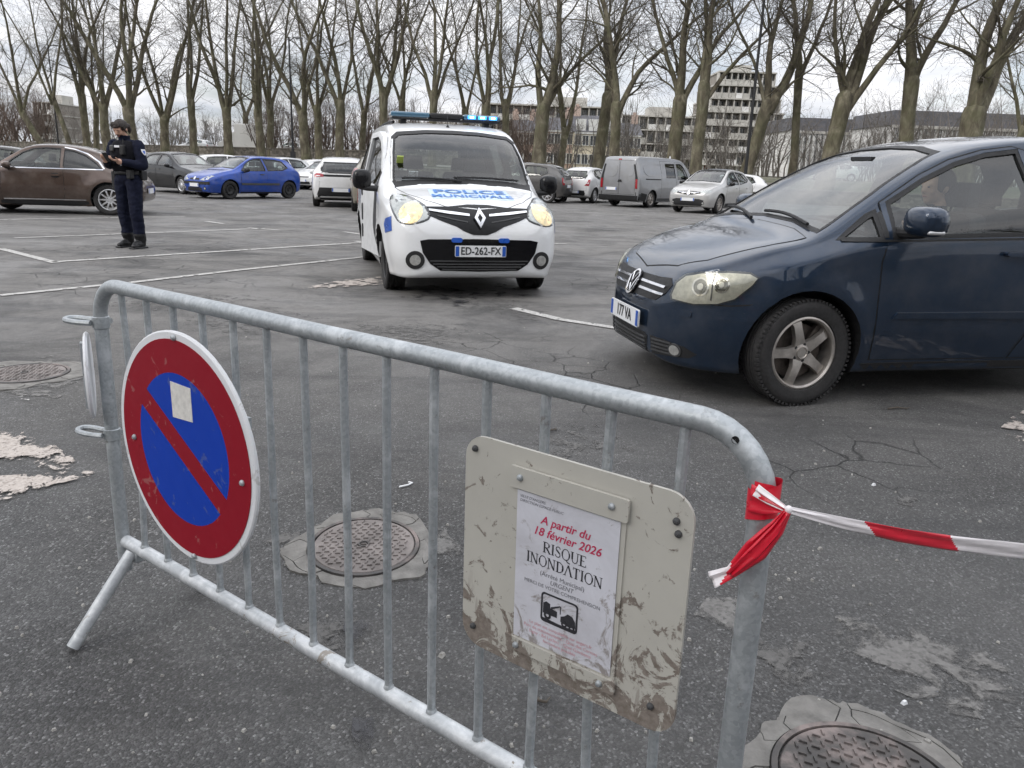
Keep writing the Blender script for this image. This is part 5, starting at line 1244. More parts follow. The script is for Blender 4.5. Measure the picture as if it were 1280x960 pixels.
    c.mirror(-.555, 1.005, 1.09, (.14, .235, .165))
    for sd in (1, -1):
        b = MB(); b.box((-.55, sd*1.02, 1.035), (.10, .19, .022)); o = b.build('mirror_indicator', M['alloy_light'], c.root); bevel_obj(o, .008, 2)
        c.side('mirror_base', [(-.425, .985), (-.495, .99), (-.505, 1.16), (-.425, 1.115)], M['trim'], sd, off=.003, h=.05)
        c.side('rear_lamp', [(-3.08, .88), (-3.26, .88), (-3.24, 1.05), (-3.10, 1.12)], M['tail_red'], sd, off=.004)
    c.wheels('five', 5, 'alloy', steer=.10, detail=2)
    c.seats((-1.10, -1.95), .37, .36); c.steering(-.80, .37, .97, .6); c.dash(-.30, -.75, 1.0, 1.25)
    b = MB(); b.box((-.80, 0, 1.42), (.03, .22, .06)); b.build('rear_view_mirror', M['trim'], c.root)
    return c
VW = vw()
# ---- white municipal police van facing the barrier
M['police_blue'] = plain('police_blue_film', (.012, .085, .42), .3, coat=.6)
M['police_label'] = plain('pale_blue_film', (.50, .61, .76), .6)
M['police_letter'] = plain('letter_blue_film', (.07, .20, .50), .6)
M['bulb'] = plain('lit_bulb', (.9, .8, .5), .3, em=((1., .62, .24), .62))
def lit_lamp():
    k = NT('lit_lamp_reflector'); v = k.coord('Object'); c_ = k.voro(v, 34, 'F1', 1); l = k.n('RGBToBW'); k.lk(c_, l.inputs[0])
    k.set(Base_Color=(.75, .66, .42), Roughness=.3, Emission_Color=(1., .66, .27), Emission_Strength=k.ramp(l.outputs[0], (.2, .22), (.6, .55), (.9, 1.25))); return k.m
M['bulb'] = lit_lamp()
M['led'] = plain('lit_blue_led', (.1, .5, .9), .3, em=((.02, .22, 1.), 4.5))
M['led_core'] = plain('lit_led_core', (.6, .8, .9), .3, em=((.18, .62, 1.), 9.))
M['bar_blue'] = plain('unlit_blue_dome', (.045, .12, .19), .2, coat=1)
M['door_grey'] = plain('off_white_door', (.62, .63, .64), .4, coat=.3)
def kangoo():
    st = [(.83,.33,.42,.45,.50,.57,.48,.61,.45,.64), (.815,.27,.56,.45,.63,.60,.61,.66,.58,.70), (.775,.225,.68,.45,.745,.66,.73,.745,.67,.795), (.70,.205,.75,.46,.81,.73,.795,.83,.715,.885),
          (.55,.195,.81,.5,.865,.81,.85,.91,.755,.965), (.28,.19,.845,.55,.897,.88,.882,.975,.795,1.025), (.05,.19,.86,.6,.91,.93,.893,1.02,.785,1.075), (-.10,.19,.86,.6,.914,.95,.90,1.08,.78,1.155),
          (-.35,.19,.86,.62,.914,1.0,.90,1.335,.755,1.425), (-.60,.19,.86,.62,.914,1.02,.90,1.52,.73,1.605), (-.85,.19,.86,.62,.914,1.03,.90,1.64,.715,1.715), (-1.2,.19,.86,.62,.914,1.05,.90,1.695,.71,1.78),
          (-1.9,.19,.86,.62,.914,1.06,.90,1.705,.71,1.805), (-2.8,.19,.86,.62,.91,1.06,.895,1.69,.705,1.785), (-3.2,.21,.85,.62,.895,1.05,.88,1.64,.69,1.73), (-3.34,.25,.83,.62,.87,1.05,.85,1.5,.63,1.6), (-3.40,.31,.80,.62,.84,1.0,.82,1.3,.62,1.4)]
    pm = paint('police_white', (.74, .75, .76), .0, .35, .10)
    c = Car('police_van', 'white police van with blue roof lights flashing and headlamps lit', (-.588, 8.79, 0), -1.300, st, 2.697, 1.53, .318, pm, 'van', res=.6, flare=.014, arch=1.15, tw=.205, n=3.0)
    c.cavity(-.5, -3.2)
    ws = [(-.735, 1.10), (-.45, 1.135), (0, 1.145), (.45, 1.135), (.735, 1.10), (.755, 1.15), (.725, 1.42), (.69, 1.585), (.63, 1.635), (.30, 1.668), (0, 1.675), (-.30, 1.668), (-.63, 1.635), (-.69, 1.585), (-.725, 1.42), (-.755, 1.15)]
    c.opening(ws, 0, -1.5, 1.2)
    fw = [(-.42, 1.07), (-1.30, 1.09), (-1.30, 1.58), (-1.00, 1.595), (-.82, 1.545), (-.62, 1.40), (-.46, 1.20)]
    sw = [(-1.42, 1.09), (-2.28, 1.10), (-2.28, 1.58), (-1.42, 1.59)]
    bw = [(-2.40, 1.10), (-3.10, 1.12), (-3.06, 1.55), (-2.40, 1.58)]
    rw = [(-.68, 1.05), (.68, 1.05), (.58, 1.52), (-.58, 1.52)]
    for w_ in (fw, sw, bw): c.cut_side(w_)
    c.opening(rw, PI, 2.4, 3.8); c.finish()
    c.patch('windscreen', ws, 0, M['glass'], off=-.004, h=.06, thick=.004)
    c.patch('windscreen_seal', grow(np.array(ws), .018), 0, M['trim'], off=.002, holes=[grow(np.array(ws), -.02)], h=.06)
    c.patch('rear_window', rw, PI, M['glass'], off=-.004, h=.08, thick=.004)
    c.window(fw, (1,), trim=.02); c.window(sw, mat='glass_dark', trim=.018); c.window(bw, mat='glass_dark', trim=.018)
    fd = [(-.32, .30), (-1.36, .30), (-1.36, 1.64), (-1.0, 1.66), (-.78, 1.60), (-.56, 1.42), (-.40, 1.2), (-.36, .9)]
    s_ = c.side('door', fd, pm, 1, off=.0035, h=.07, holes=[grow(np.array(fw), .022)], thick=.006)
    c.side('door_gap', grow(np.array(fd), .007), M['gap'], 1, off=.0012, h=.09, holes=[grow(np.array(fd), -.01)], thick=.004, parent=s_)
    c.side('door_opening', grow(np.array(fd), -.01), M['cabin'], -1, off=.003, h=.09, holes=[np.array(fw)])
    # the passenger door stands open on its front hinges
    hinge = c.project(.34, .9, -PI/2)[0]
    dr = empty('open_door', (-.34, hinge.y-.02, 0), R(6.5), c.root)
    loc = [(x+.34, z) for x, z in fd]; hl = grow(np.array([(x+.34, z) for x, z in fw]), .004)
    P, F = cdt(loc, [hl], .2)
    b = MB(); n0 = len(P)
    def bow(z): return -.055*max(0, z-1.0)/.6*-1*2.6
    outv = np.array([(x, bow(z), z) for x, z in P]); inv = outv+np.array([0, .07, 0])
    cnt = {(a, b_) for f in F for a, b_ in zip(f, f[1:]+f[:1])}; bd = [e for e in cnt if (e[1], e[0]) not in cnt]
    b.add(np.concatenate([outv, inv]), list(F)+[tuple(i+n0 for i in f[::-1]) for f in F]+[(b_, a, a+n0, b_+n0) for a, b_ in bd])
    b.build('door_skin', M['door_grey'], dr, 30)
    g = MB(); hv = [(x, bow(z)+.03, z) for x, z in hl]; g.poly(hv, (0, .005, 0)); g.build('door_window', M['glass_dark'], dr, 0)
    for z0, hh in ((.98, .10), (.74, .20), (.52, .16)):
        q = MB(); Q = rrect(.085, hh, .035, 4, (-.93, z0)); q.poly([(x, bow(z)-.004, z) for x, z in Q], (0, .004, 0)); q.build('door_slot', M['trim'], dr, 0)
    b = MB(); b.tube([(-.2, .03, .40), (.0, .12, .38)], .02, 8); b.build('door_strap', M['trim'], dr)
    # bonnet
    bon = [(.66, -.33), (.55, -.50), (.30, -.66), (.02, -.74), (-.03, -.5), (-.06, 0), (-.03, .5), (.02, .74), (.30, .66), (.55, .50), (.66, .33), (.70, 0)]
    c.patch('bonnet_gap', grow(np.array(bon), .006), 0, M['gap'], off=.0012, h=.08, holes=[grow(np.array(bon), -.006)], thick=.003, top=True)
    bo = c.patch('bonnet', bon, 0, pm, off=.003, h=.07, thick=.004, top=True)
    lab = c.patch('police_label', [(.52, -.43), (.52, .43), (.12, .42), (.12, -.42)], 0, M['police_label'], off=.0045, h=.06, thick=.001, top=True)
    c.text('POLICE', .235, 0, .235, 0, M['police_letter'], lab, .012, True, PI/2, (1.0, .86), .005)
    c.text('MUNICIPALE', .155, 0, .42, 0, M['police_letter'], lab, .012, True, PI/2, (.98, .95), .003)
    for sd in (1, -1):
        l, n_ = None, None
    for y0, y1, z0 in ((.62, -.10, 1.175), (-.02, -.66, 1.155)):
        b = MB(); pts = []
        for i in range(9):
            t = i/8; y = y0+(y1-y0)*t; l, n_ = c.project(y, z0-.025+.02*math.sin(t*2.4), 0, .022); pts.append(l[:])
        b.tube(pts, .012, 6); b.build('wiper', M['trim'], c.root)
    c.patch('scuttle', [(-.06, -.74), (.02, -.75), (-.01, -.4), (-.03, 0), (-.01, .4), (.02, .75), (-.06, .74), (-.10, .4), (-.115, 0), (-.10, -.4)], 0, M['trim'], off=.004, h=.06, top=True)
    # face: grille, badge, intake, lamps
    gr = [(-.52, 0.830), (-.40, 0.780), (-.24, 0.725), (-.16, 0.680), (-.07, 0.647), (.07, 0.647), (.16, 0.680), (.24, 0.725), (.40, 0.780), (.52, 0.830), (.53, 0.903), (.30, 0.907), (.10, 0.930), (-.10, 0.930), (-.30, 0.907), (-.53, 0.903)]
    g_ = c.patch('grille', gr, 0, M['gloss_black'], off=.005, h=.05, thick=.012)
    for sd in (1, -1):
        c.patch('chrome_strip', [(.10*sd, 0.820), (.30*sd, 0.837), (.50*sd, 0.863), (.50*sd, 0.880), (.30*sd, 0.861), (.10*sd, 0.841)], 0, M['chrome'], off=.014, h=.04, parent=g_)
        c.patch('grille_bar', [(.12*sd, 0.760), (.24*sd, 0.780), (.42*sd, 0.815), (.42*sd, 0.825), (.24*sd, 0.791), (.12*sd, 0.772)], 0, M['trim_grey'], off=.011, h=.04, parent=g_)
    lz = [(0, .897), (.064, .797), (0, .697), (-.064, .797)]
    c.patch('emblem', lz, 0, M['gloss_black'], off=.026, h=.04, thick=.02)
    c.patch('emblem_lozenge', grow(np.array(lz), -.006), 0, M['chrome'], off=.034, h=.03, holes=[[(0, .836), (.025, .797), (0, .758), (-.025, .797)]], thick=.012)
    it = [(-.60, .585), (-.575, .47), (-.50, .36), (-.40, .295), (0, .285), (.40, .295), (.50, .36), (.575, .47), (.60, .585), (.52, .60), (0, .608), (-.52, .60)]
    g_ = c.patch('lower_intake', it, 0, M['gloss_black'], off=.005, h=.05, thick=.012)
    for z0, wd in ((.385, .50), (.355, .47), (.328, .43), (.303, .38)):
        c.patch('intake_bar', [(-wd, z0), (wd, z0), (wd, z0+.011), (-wd, z0+.011)], 0, M['trim_grey'], off=.013, h=.05, parent=g_)
    for sd in (1, -1):
        c.patch('bumper_light', rrect(.11, .045, .02, 3, (.24*sd, .595)), 0, M['police_blue'], off=.02, h=.04, thick=.02)
        fo = c.patch('fog_surround', ngon2(22, .090, (.645*sd, .395)), 0, M['trim'], off=.007, h=.04, thick=.012)
        c.patch('fog_lamp', ngon2(18, .052, (.645*sd, .395)), 0, M['reflector'], off=.012, h=.03, thick=.006, parent=fo)
        ph = R(22)*sd; out = []
        for y, z in ((.49, .80), (.59, .755), (.72, .735), (.795, .755), (.825, .82), (.835, .93), (.80, .99), (.74, 1.0), (.65, .985), (.55, .93), (.50, .87)):
            loc_, n_ = c.project(y*sd, z, 0); out.append((float(np.dot(c.frame(ph)[1], np.array(loc_[:]))), z))
        out = chaikin(out, 1)
        c.patch('lamp_bezel', grow(out, .008), ph, M['trim_grey'], off=.002, h=.05, thick=.012)
        l_ = c.patch('headlamp', out, ph, M['lens'], off=.012, h=.04, thick=.010)
        c.patch('lamp_bowl', grow(out, -.012), ph, M['reflector'], off=.0045, h=.04, thick=.003, parent=l_)
        cc = out.mean(0)
        Q = np.array([(cc[0]-.055*sd+q[0], cc[1]-.03+q[1]) for q in ngon2(22, .118, ry=.10)])
        c.patch('lit_bulb', Q, ph, M['bulb'], off=.0075, h=.03, thick=.002, parent=l_)
        # blue side flash
        bs = [(.18, .60), (.42, .70), (.48, .76), (.47, .85), (.30, .80), (.10, .73), (.0, .72), (-.30, .72), (-.30, .62), (.05, .62)]
        c.side('blue_flash', [(.38, .62), (.60, .66), (.56, .80), (.34, .76), (.30, .70)], M['police_blue'], sd, off=.004, h=.05, thick=.001)
        c.side('blue_band', [(-.42, .66), (-2.2, .66), (-2.2, .80), (-.42, .80)], M['police_blue'], sd, off=.006, h=.10, thick=.001) if sd > 0 else None
        c.side('rear_lamp', [(-3.22, .75), (-3.36, .78), (-3.34, 1.15), (-3.22, 1.2)], M['tail_red'], sd, off=.004)
        b = MB(); b.tube([c.down(x, sd*.60, .02)[0][:] for x in np.linspace(-1.3, -2.9, 10)], .016, 8); b.build('roof_rail', M['trim'], c.root)
        c.side('sill', [(-.42, .185), (-.42, .26), (-2.28, .26), (-2.28, .185)], M['trim'], sd, off=.004, h=.1)
    c.plate(0, 0, .49, 'ED-262-FX')
    c.mirror(-.36, 1.06, 1.13, (.12, .20, .21), M['gloss_black'], sink=.06)
    b = MB(); p0, n_ = c.down(-.92, -.02, 0); b.tube([p0[:], (p0.x-.01, p0.y, p0.z+.02)], [.02, .012], 8); b.tube([(p0.x, p0.y, p0.z+.01), (p0.x-.07, p0.y, p0.z+.17)], .004, 6); b.build('aerial', M['trim'], c.root)
    # roof light bar
    lb = empty('light_bar', (-1.22, 0, 1.787), 0, c.root)
    b = MB(); b.box((0, 0, .035), (.20, 1.28, .02)); b.box((0, .5, .005), (.12, .06, .05)); b.box((0, -.5, .005), (.12, .06, .05)); b.build('bar_base', M['trim'], lb)
    for y0, y1, m_ in ((-.66, -.20, 'bar_blue'), (-.20, .20, 'trim'), (.20, .66, 'bar_blue')):
        b = MB(); b.box((0, (y0+y1)/2, .080), (.24, y1-y0-.006, .058)); o = b.build('lamp_dome', M[m_], lb); bevel_obj(o, .02, 3)
    for y in (.30, .43, .56):
        b = MB(); b.box((.124, y, .080), (.012, .095, .036)); o = b.build('flashing_light', M['led'], lb); bevel_obj(o, .004, 1)
        b = MB(); b.box((.131, y, .080), (.006, .05, .022)); b.build('led_core', M['led_core'], o)
    c.wheels('steel', rim_m='steel_black', steer=0., detail=2)
    c.seats((-1.05, -1.95), .38, .46); c.steering(-.62, .38, 1.02, .9); c.dash(-.20, -.60, 1.14, 1.5)
    # papers on the dash
    b = MB(); b.box((-.22, -.52, 1.20), (.02, .10, .07), ry=.5); b.build('dash_paper', M['paper'], c.root)
    b = MB(); b.box((-.245, -.66, 1.35), (.01, .07, .09), ry=.7); b.build('permit_sticker', plain('yellow_green_card', (.45, .55, .12), .6), c.root)
    return c
KG = kangoo()
# ---- the other parked vehicles
HATCH = [(.80,.34,.40,.44,.45,.52,.44,.55,.41,.57), (.785,.26,.52,.43,.58,.54,.56,.59,.53,.62), (.74,.22,.62,.43,.68,.57,.665,.65,.62,.69), (.64,.20,.69,.45,.745,.63,.73,.72,.66,.765), (.42,.19,.735,.48,.785,.70,.77,.79,.69,.84),
         (.10,.19,.75,.52,.81,.77,.795,.865,.71,.915), (-.18,.185,.76,.56,.82,.82,.805,.915,.715,.965), (-.36,.18,.765,.57,.822,.84,.81,.98,.70,1.05), (-.62,.18,.765,.58,.825,.86,.812,1.12,.655,1.19), (-.90,.18,.765,.58,.825,.875,.814,1.265,.60,1.33),
         (-1.15,.18,.765,.58,.825,.885,.815,1.335,.57,1.40), (-1.55,.18,.765,.58,.825,.90,.815,1.36,.555,1.43), (-2.10,.18,.765,.58,.825,.92,.813,1.335,.55,1.41), (-2.50,.18,.76,.58,.82,.93,.80,1.28,.54,1.355), (-2.72,.20,.745,.58,.80,.93,.78,1.19,.53,1.26),
         (-2.90,.24,.72,.57,.775,.90,.745,1.05,.51,1.11), (-2.99,.28,.69,.56,.74,.84,.705,.94,.49,.985), (-3.03,.34,.64,.54,.69,.74,.66,.80,.46,.83)]
def scl(P, sx, sz): return [(x*sx, z*sz) for x, z in P]
def hatch(name, label, loc, yaw, pm, sx=1., sy=1., sz=1., group='cars parked in the lot', doors=5, wheel=('cap', 12, 'alloy_light'), rt=None, glassm='glass', side_trim=None, front=None, rear=None, roof=None, cladding=False, res=1.5, st=HATCH, wbase=2.442, interior=True, cat='car', plate_txt=None, mir=None, belt_kick=0.):
    st = [(r[0]*sx,)+tuple(v*(sz if k % 2 == 0 else sy) for k, v in enumerate(r[1:-1]))+(r[-1]*sz,) for r in st]
    rt = rt or .30*sz
    c = Car(name, label, loc, yaw, st, wbase*sx, 1.42*sy, rt, pm, cat, group, res=res, flare=.014, arch=1.16, tw=.19)
    ws = [(y*sy, z*sz) for y, z in [(-.60, 1.00), (0, 1.03), (.60, 1.00), (.545, 1.22), (.49, 1.335), (0, 1.37), (-.49, 1.335), (-.545, 1.22)]]
    fw = scl([(-.50, .925), (-1.42, .945), (-1.40, 1.312), (-1.15, 1.305), (-.92, 1.245), (-.68, 1.105)], sx, sz)
    rw = scl([(-1.53, .95), (-2.18, .975+belt_kick), (-2.42, 1.06+belt_kick), (-2.30, 1.25), (-2.0, 1.30), (-1.51, 1.315)], sx, sz)
    bk = [(y*sy, z*sz) for y, z in [(-.50, .98), (.50, .98), (.53, 1.08), (.46, 1.25), (-.46, 1.25), (-.53, 1.08)]]
    c.cavity(-.62*sx, -2.6*sx, .30)
    c.opening(ws, 0, -1.4*sx, 1.); c.opening(bk, PI, 1.8*sx, 3.6)
    for w_ in (fw, rw): c.cut_side(w_)
    c.finish()
    c.patch('windscreen', ws, 0, M['glass'], off=-.003, h=.1, thick=.003)
    c.patch('rear_window', bk, PI, M[glassm], off=-.003, h=.1, thick=.003)
    c.patch('window_seal', grow(np.array(ws), .02), 0, M['trim'], off=.002, holes=[grow(np.array(ws), -.006)], h=.1)
    c.patch('window_seal', grow(np.array(bk), .025), PI, M['trim'], off=.002, holes=[grow(np.array(bk), -.006)], h=.1)
    c.window(fw, trim=.022); c.window(rw, mat=glassm, trim=.022)
    fd = scl([(-.40, .27), (-1.40, .27), (-1.475, .42), (-1.475, 1.34), (-1.15, 1.34), (-.90, 1.28), (-.60, 1.10), (-.47, .92), (-.42, .6)], sx, sz)
    rd = scl([(-1.495, .42), (-1.42, .27), (-1.98, .27), (-2.04, .50), (-2.22, .68), (-2.38, .78), (-2.48, 1.06), (-2.34, 1.28), (-2.0, 1.335), (-1.495, 1.34)], sx, sz)
    for d_, w_ in ((fd, fw),)+(((rd, rw),) if doors == 5 else ()):
        for sd in (1, -1):
            s_ = c.side('door', d_, pm, sd, off=.004, h=.11, holes=[grow(np.array(w_), .024)], thick=.006)
            c.side('door_gap', grow(np.array(d_), .009), M['gap'], sd, off=.0012, h=.12, holes=[grow(np.array(d_), -.01)], thick=.004, parent=s_)
            x0 = d_[1][0]+.02 if d_ is fd else -2.28*sx
            c.side('door_handle', [(x0, .83*sz), (x0+.18, .835*sz), (x0+.18, .80*sz), (x0, .80*sz)], side_trim or pm, sd, off=.03, h=.08, thick=.035, parent=s_, ch=1)
    if side_trim or cladding:
        tm = side_trim or M['trim']
        z0, z1 = ((.46, .53) if not cladding else (.18, .33))
        c.both('side_moulding', scl([(-.44, z0), (-2.0, z0), (-2.0, z1), (-.44, z1)], sx, sz), tm, off=.014, h=.12, thick=.016)
    c.both('sill', scl([(-.40, .175), (-.40, .235), (-2.06, .235), (-2.06, .175)], sx, sz), M['trim'], off=.006, h=.12)
    f = dict(lamp=[(.40, .60), (.60, .575), (.70, .61), (.72, .70), (.66, .725), (.50, .69)], grille=[(-.34, .585), (.34, .585), (.40, .635), (-.40, .635)], low=[(-.45, .27), (.45, .27), (.42, .40), (-.42, .40)], badge=None, trim=None, chrome=False)
    f.update(front or {})
    for sd in (1, -1):
        out = [(y*sd*sy, z*sz) for y, z in f['lamp']]
        l_ = c.patch('headlamp', out, 0, M['lens'], off=.010, h=.06, thick=.010); c.patch('lamp_bowl', grow(np.array(out), -.008), 0, M['reflector'], off=.004, h=.07, thick=.003, parent=l_)
        fg = c.patch('fog_lamp', ngon2(12, .05, (.53*sd*sy, .335*sz)), 0, M['trim'], off=.006, h=.06); c.patch('fog_lens', ngon2(12, .032, (.53*sd*sy, .335*sz)), 0, M['reflector'], off=.009, h=.06, parent=fg)
    g_ = c.patch('grille', [(y*sy, z*sz) for y, z in f['grille']], 0, M['gloss_black'], off=.005, h=.07)
    if f['chrome']:
        for sd in (1, -1): c.patch('chrome_strip', [(.10*sd*sy, .63*sz), (.36*sd*sy, .655*sz), (.36*sd*sy, .670*sz), (.10*sd*sy, .652*sz)], 0, M['chrome'], off=.012, h=.06, parent=g_)
    if f['badge'] == 'lozenge': c.patch('emblem', [(0, .735*sz), (.065, .64*sz), (0, .545*sz), (-.065, .64*sz)], 0, M['chrome'], off=.02, h=.05, thick=.02)
    elif f['badge']: c.patch('emblem', ngon2(14, .055, (0, .65*sz)), 0, M['chrome'], off=.014, h=.05, thick=.015)
    c.patch('lower_grille', [(y*sy, z*sz) for y, z in f['low']], 0, M['trim'], off=.005, h=.08)
    if f['trim']: c.patch('bumper_strip', [(y*sy, z*sz) for y, z in f['trim']], 0, M['trim'], off=.012, h=.08, thick=.014)
    c.plate(0, 0, .44*sz, plate_txt)
    r = dict(lamp=[(.50, .66), (.70, .66), (.715, .80), (.66, .93), (.56, .90), (.52, .80)], phi=150, bumper=None, band=None, plate=.62, dark_low=[(-.62, .22), (.62, .22), (.60, .36), (-.60, .36)], spoiler=True)
    r.update(rear or {})
    for sd in (1, -1):
        ph = R(r['phi'])*sd; out = []
        for y, z in r['lamp']:
            l, n_ = c.project(-y*sd*sy, z*sz, PI); out.append((float(np.dot(c.frame(ph)[1], np.array(l[:]))), z*sz))
        t_ = c.patch('tail_lamp', out, ph, M['tail_red'], off=.008, h=.06, thick=.010)
        o2 = np.array(out); cc = o2.mean(0); c.patch('reversing_lens', [(cc[0]+(q[0]-cc[0])*.4, cc[1]-.02+(q[1]-cc[1])*.22) for q in o2], ph, M['alloy_light'], off=.010, h=.06, thick=.002, parent=t_)
    c.patch('rear_bumper_insert', [(y*sy, z*sz) for y, z in r['dark_low']], PI, M['trim'], off=.006, h=.08)
    if r['band']: c.patch('tail_band', [(y*sy, z*sz) for y, z in r['band']], PI, M['gloss_black'], off=.006, h=.08)
    c.plate(PI, 0, r['plate']*sz, plate_txt)
    c.patch('tailgate_gap', [(y*sy, z*sz) for y, z in grow(np.array([(-.60, .50), (.60, .50), (.56, .95), (.50, 1.30), (-.50, 1.30), (-.56, .95)]), .005)], PI, M['gap'], off=.0015, h=.09, holes=[[(y*sy, z*sz) for y, z in [(-.60, .50), (.60, .50), (.56, .95), (.50, 1.30), (-.50, 1.30), (-.56, .95)]]], thick=.002)
    if roof: c.patch('roof_panel', [(-1.02*sx, -.46*sy), (-2.45*sx, -.44*sy), (-2.45*sx, .44*sy), (-1.02*sx, .46*sy)], 0, roof, off=.004, h=.12, top=True)
    c.mirror(-.60*sx, .92*sy, .955*sz, (.11, .19, .125), mir)
    c.wheels(wheel[0], wheel[1], wheel[2], detail=1)
    if interior:
        c.seats((-1.05*sx, -1.85*sx), .34*sy, .28*sz); c.steering(-.80*sx, .34, .86*sz, .6); c.dash(-.40*sx, -.78*sx, .93*sz, 1.1*sy)
    return c

# brown retro coupe on the left
def beetle():
    st = [(.87,.36,.36,.45,.42,.53,.42,.56,.38,.58), (.85,.28,.50,.45,.57,.56,.55,.60,.50,.63), (.79,.23,.60,.46,.68,.60,.67,.68,.60,.72), (.62,.21,.70,.50,.78,.68,.76,.80,.64,.85), (.35,.20,.76,.54,.85,.75,.83,.88,.66,.935), (.05,.19,.79,.57,.88,.81,.855,.945,.67,1.0), (-.20,.19,.80,.58,.885,.85,.86,.985,.675,1.04),
          (-.38,.18,.80,.58,.88,.88,.855,1.04,.67,1.115), (-.62,.18,.80,.58,.87,.90,.85,1.19,.625,1.265), (-.88,.18,.80,.58,.865,.915,.845,1.34,.575,1.41), (-1.15,.18,.80,.58,.865,.925,.845,1.405,.55,1.475), (-1.45,.18,.80,.58,.87,.93,.85,1.415,.54,1.487), (-1.85,.18,.80,.58,.88,.935,.855,1.385,.53,1.46), (-2.25,.18,.80,.58,.89,.93,.85,1.295,.51,1.375),
          (-2.60,.20,.79,.58,.895,.90,.83,1.14,.49,1.22), (-2.90,.23,.76,.57,.87,.84,.79,.97,.47,1.04), (-3.06,.27,.71,.55,.80,.76,.73,.84,.44,.89), (-3.16,.31,.64,.53,.70,.66,.65,.72,.40,.75), (-3.20,.37,.54,.5,.59,.57,.55,.60,.36,.62)]
    pm = paint('brown_metallic', (.085, .058, .047), .5, .34, .25)
    c = Car('parked_car', 'brown rounded coupe cut off by the left edge, behind the police officer', (-11.62, 18.03, 0), 3.36, st, 2.54, 1.56, .335, pm, 'car', 'cars parked in the lot', res=.8, flare=.055, arch=1.12, tw=.22)
    ws = [(-.60, 1.08), (0, 1.10), (.60, 1.08), (.55, 1.27), (.48, 1.40), (0, 1.435), (-.48, 1.40), (-.55, 1.27)]
    fw = [(-.50, .985), (-1.60, .985), (-1.58, 1.375), (-1.30, 1.385), (-1.05, 1.355), (-.84, 1.27), (-.64, 1.12)]
    rw = [(-1.68, .985), (-2.42, .985), (-2.30, 1.10), (-2.08, 1.25), (-1.85, 1.335), (-1.66, 1.37)]
    bk = [(-.40, 1.08), (.40, 1.08), (.40, 1.36), (-.40, 1.36)]
    c.cavity(-.66, -2.7, .32); c.opening(ws, 0, -1.5, 1.); c.opening(bk, PI, 1.9, 3.6)
    for w_ in (fw, rw): c.cut_side(w_)
    c.finish()
    c.patch('windscreen', ws, 0, M['glass'], off=-.003, h=.09, thick=.003); c.patch('rear_window', bk, PI, M['glass'], off=-.003, h=.09, thick=.003)
    c.patch('window_seal', grow(np.array(ws), .02), 0, M['trim'], off=.002, holes=[grow(np.array(ws), -.006)], h=.1)
    c.window(fw, mat='glass', trim=.016); c.window(rw, mat='glass_dark', trim=.016)
    fd = [(-.44, .30), (-1.60, .30), (-1.66, .45), (-1.66, 1.40), (-1.30, 1.42), (-1.03, 1.385), (-.80, 1.29), (-.56, 1.10), (-.47, .95), (-.44, .6)]
    for sd in (1, -1):
        s_ = c.side('door', fd, pm, sd, off=.004, h=.08, holes=[grow(np.array(fw), .018)], thick=.006)
        c.side('door_gap', grow(np.array(fd), .007), M['gap'], sd, off=.0012, h=.1, holes=[grow(np.array(fd), -.01)], thick=.004, parent=s_)
        c.side('door_handle', rrect(.20, .045, .02, 3, (-1.50, .83)), pm, sd, off=.03, h=.06, thick=.035, parent=s_)
        c.side('handle_recess', rrect(.17, .10, .045, 3, (-1.50, .825)), M['trim'], sd, off=.006, h=.06, thick=.004, parent=s_)
        c.side('belt_chrome', [(-.46, .955), (-2.46, .955), (-2.46, .975), (-.46, .975)], M['chrome'], sd, off=.008, h=.1, thick=.008)
        c.side('roof_chrome', [(-1.66, 1.40), (-1.86, 1.366), (-2.10, 1.28), (-2.34, 1.12), (-2.46, .98), (-2.49, .98), (-2.37, 1.13), (-2.12, 1.30), (-1.87, 1.385), (-1.66, 1.42)], M['chrome'], sd, off=.006, h=.08, thick=.006)
        c.side('sill_chrome', [(-.46, .305), (-2.08, .305), (-2.08, .33), (-.46, .33)], M['chrome'], sd, off=.012, h=.1, thick=.012)
        c.side('sill', [(-.40, .175), (-.40, .29), (-2.12, .29), (-2.12, .175)], M['trim'], sd, off=.006, h=.1)
        ph = R(35)*sd; out = [(q[0]-.10*sd, q[1]) for q in ngon2(18, .11, (0.62*sd*.82-.2*sd, .74))]
        c.patch('headlamp', ngon2(18, .11, (.56*sd, .70)), 0, M['lens'], off=.008, h=.06)
        c.side('tail_lamp', [(-2.92, .70), (-3.03, .66), (-3.07, .74), (-2.99, .86), (-2.90, .84)], M['tail_red'], sd, off=.006)
    c.mirror(-.62, .98, 1.02, (.13, .21, .13), pm)
    c.plate(0, 0, .40); c.plate(PI, 0, .52)
    c.wheels('alloy', 10, 'alloy_light', detail=1); c.seats((-1.15, -1.95), .36, .32); c.steering(-.85, .36, .92, .6); c.dash(-.45, -.85, 1.0, 1.15)
    return c
beetle()

P_ = {k: paint(k, *v) for k, v in dict(royal_blue=((.012, .060, .33), .4, .32, .22), black_paint=((.004, .004, .005), .0, .3, .05), white_car=((.70, .70, .70), 0., .4, .18), white_car2=((.62, .63, .64), 0., .4, .3), beige_paint=((.27, .245, .195), .45, .36, .3), grey_paint=((.085, .082, .080), .5, .36, .25), silver_paint=((.46, .455, .445), .5, .34, .2), navy_paint=((.012, .016, .040), .4, .35, .2), van_grey=((.29, .295, .305), .45, .36, .25)).items()}
blk = M['trim']
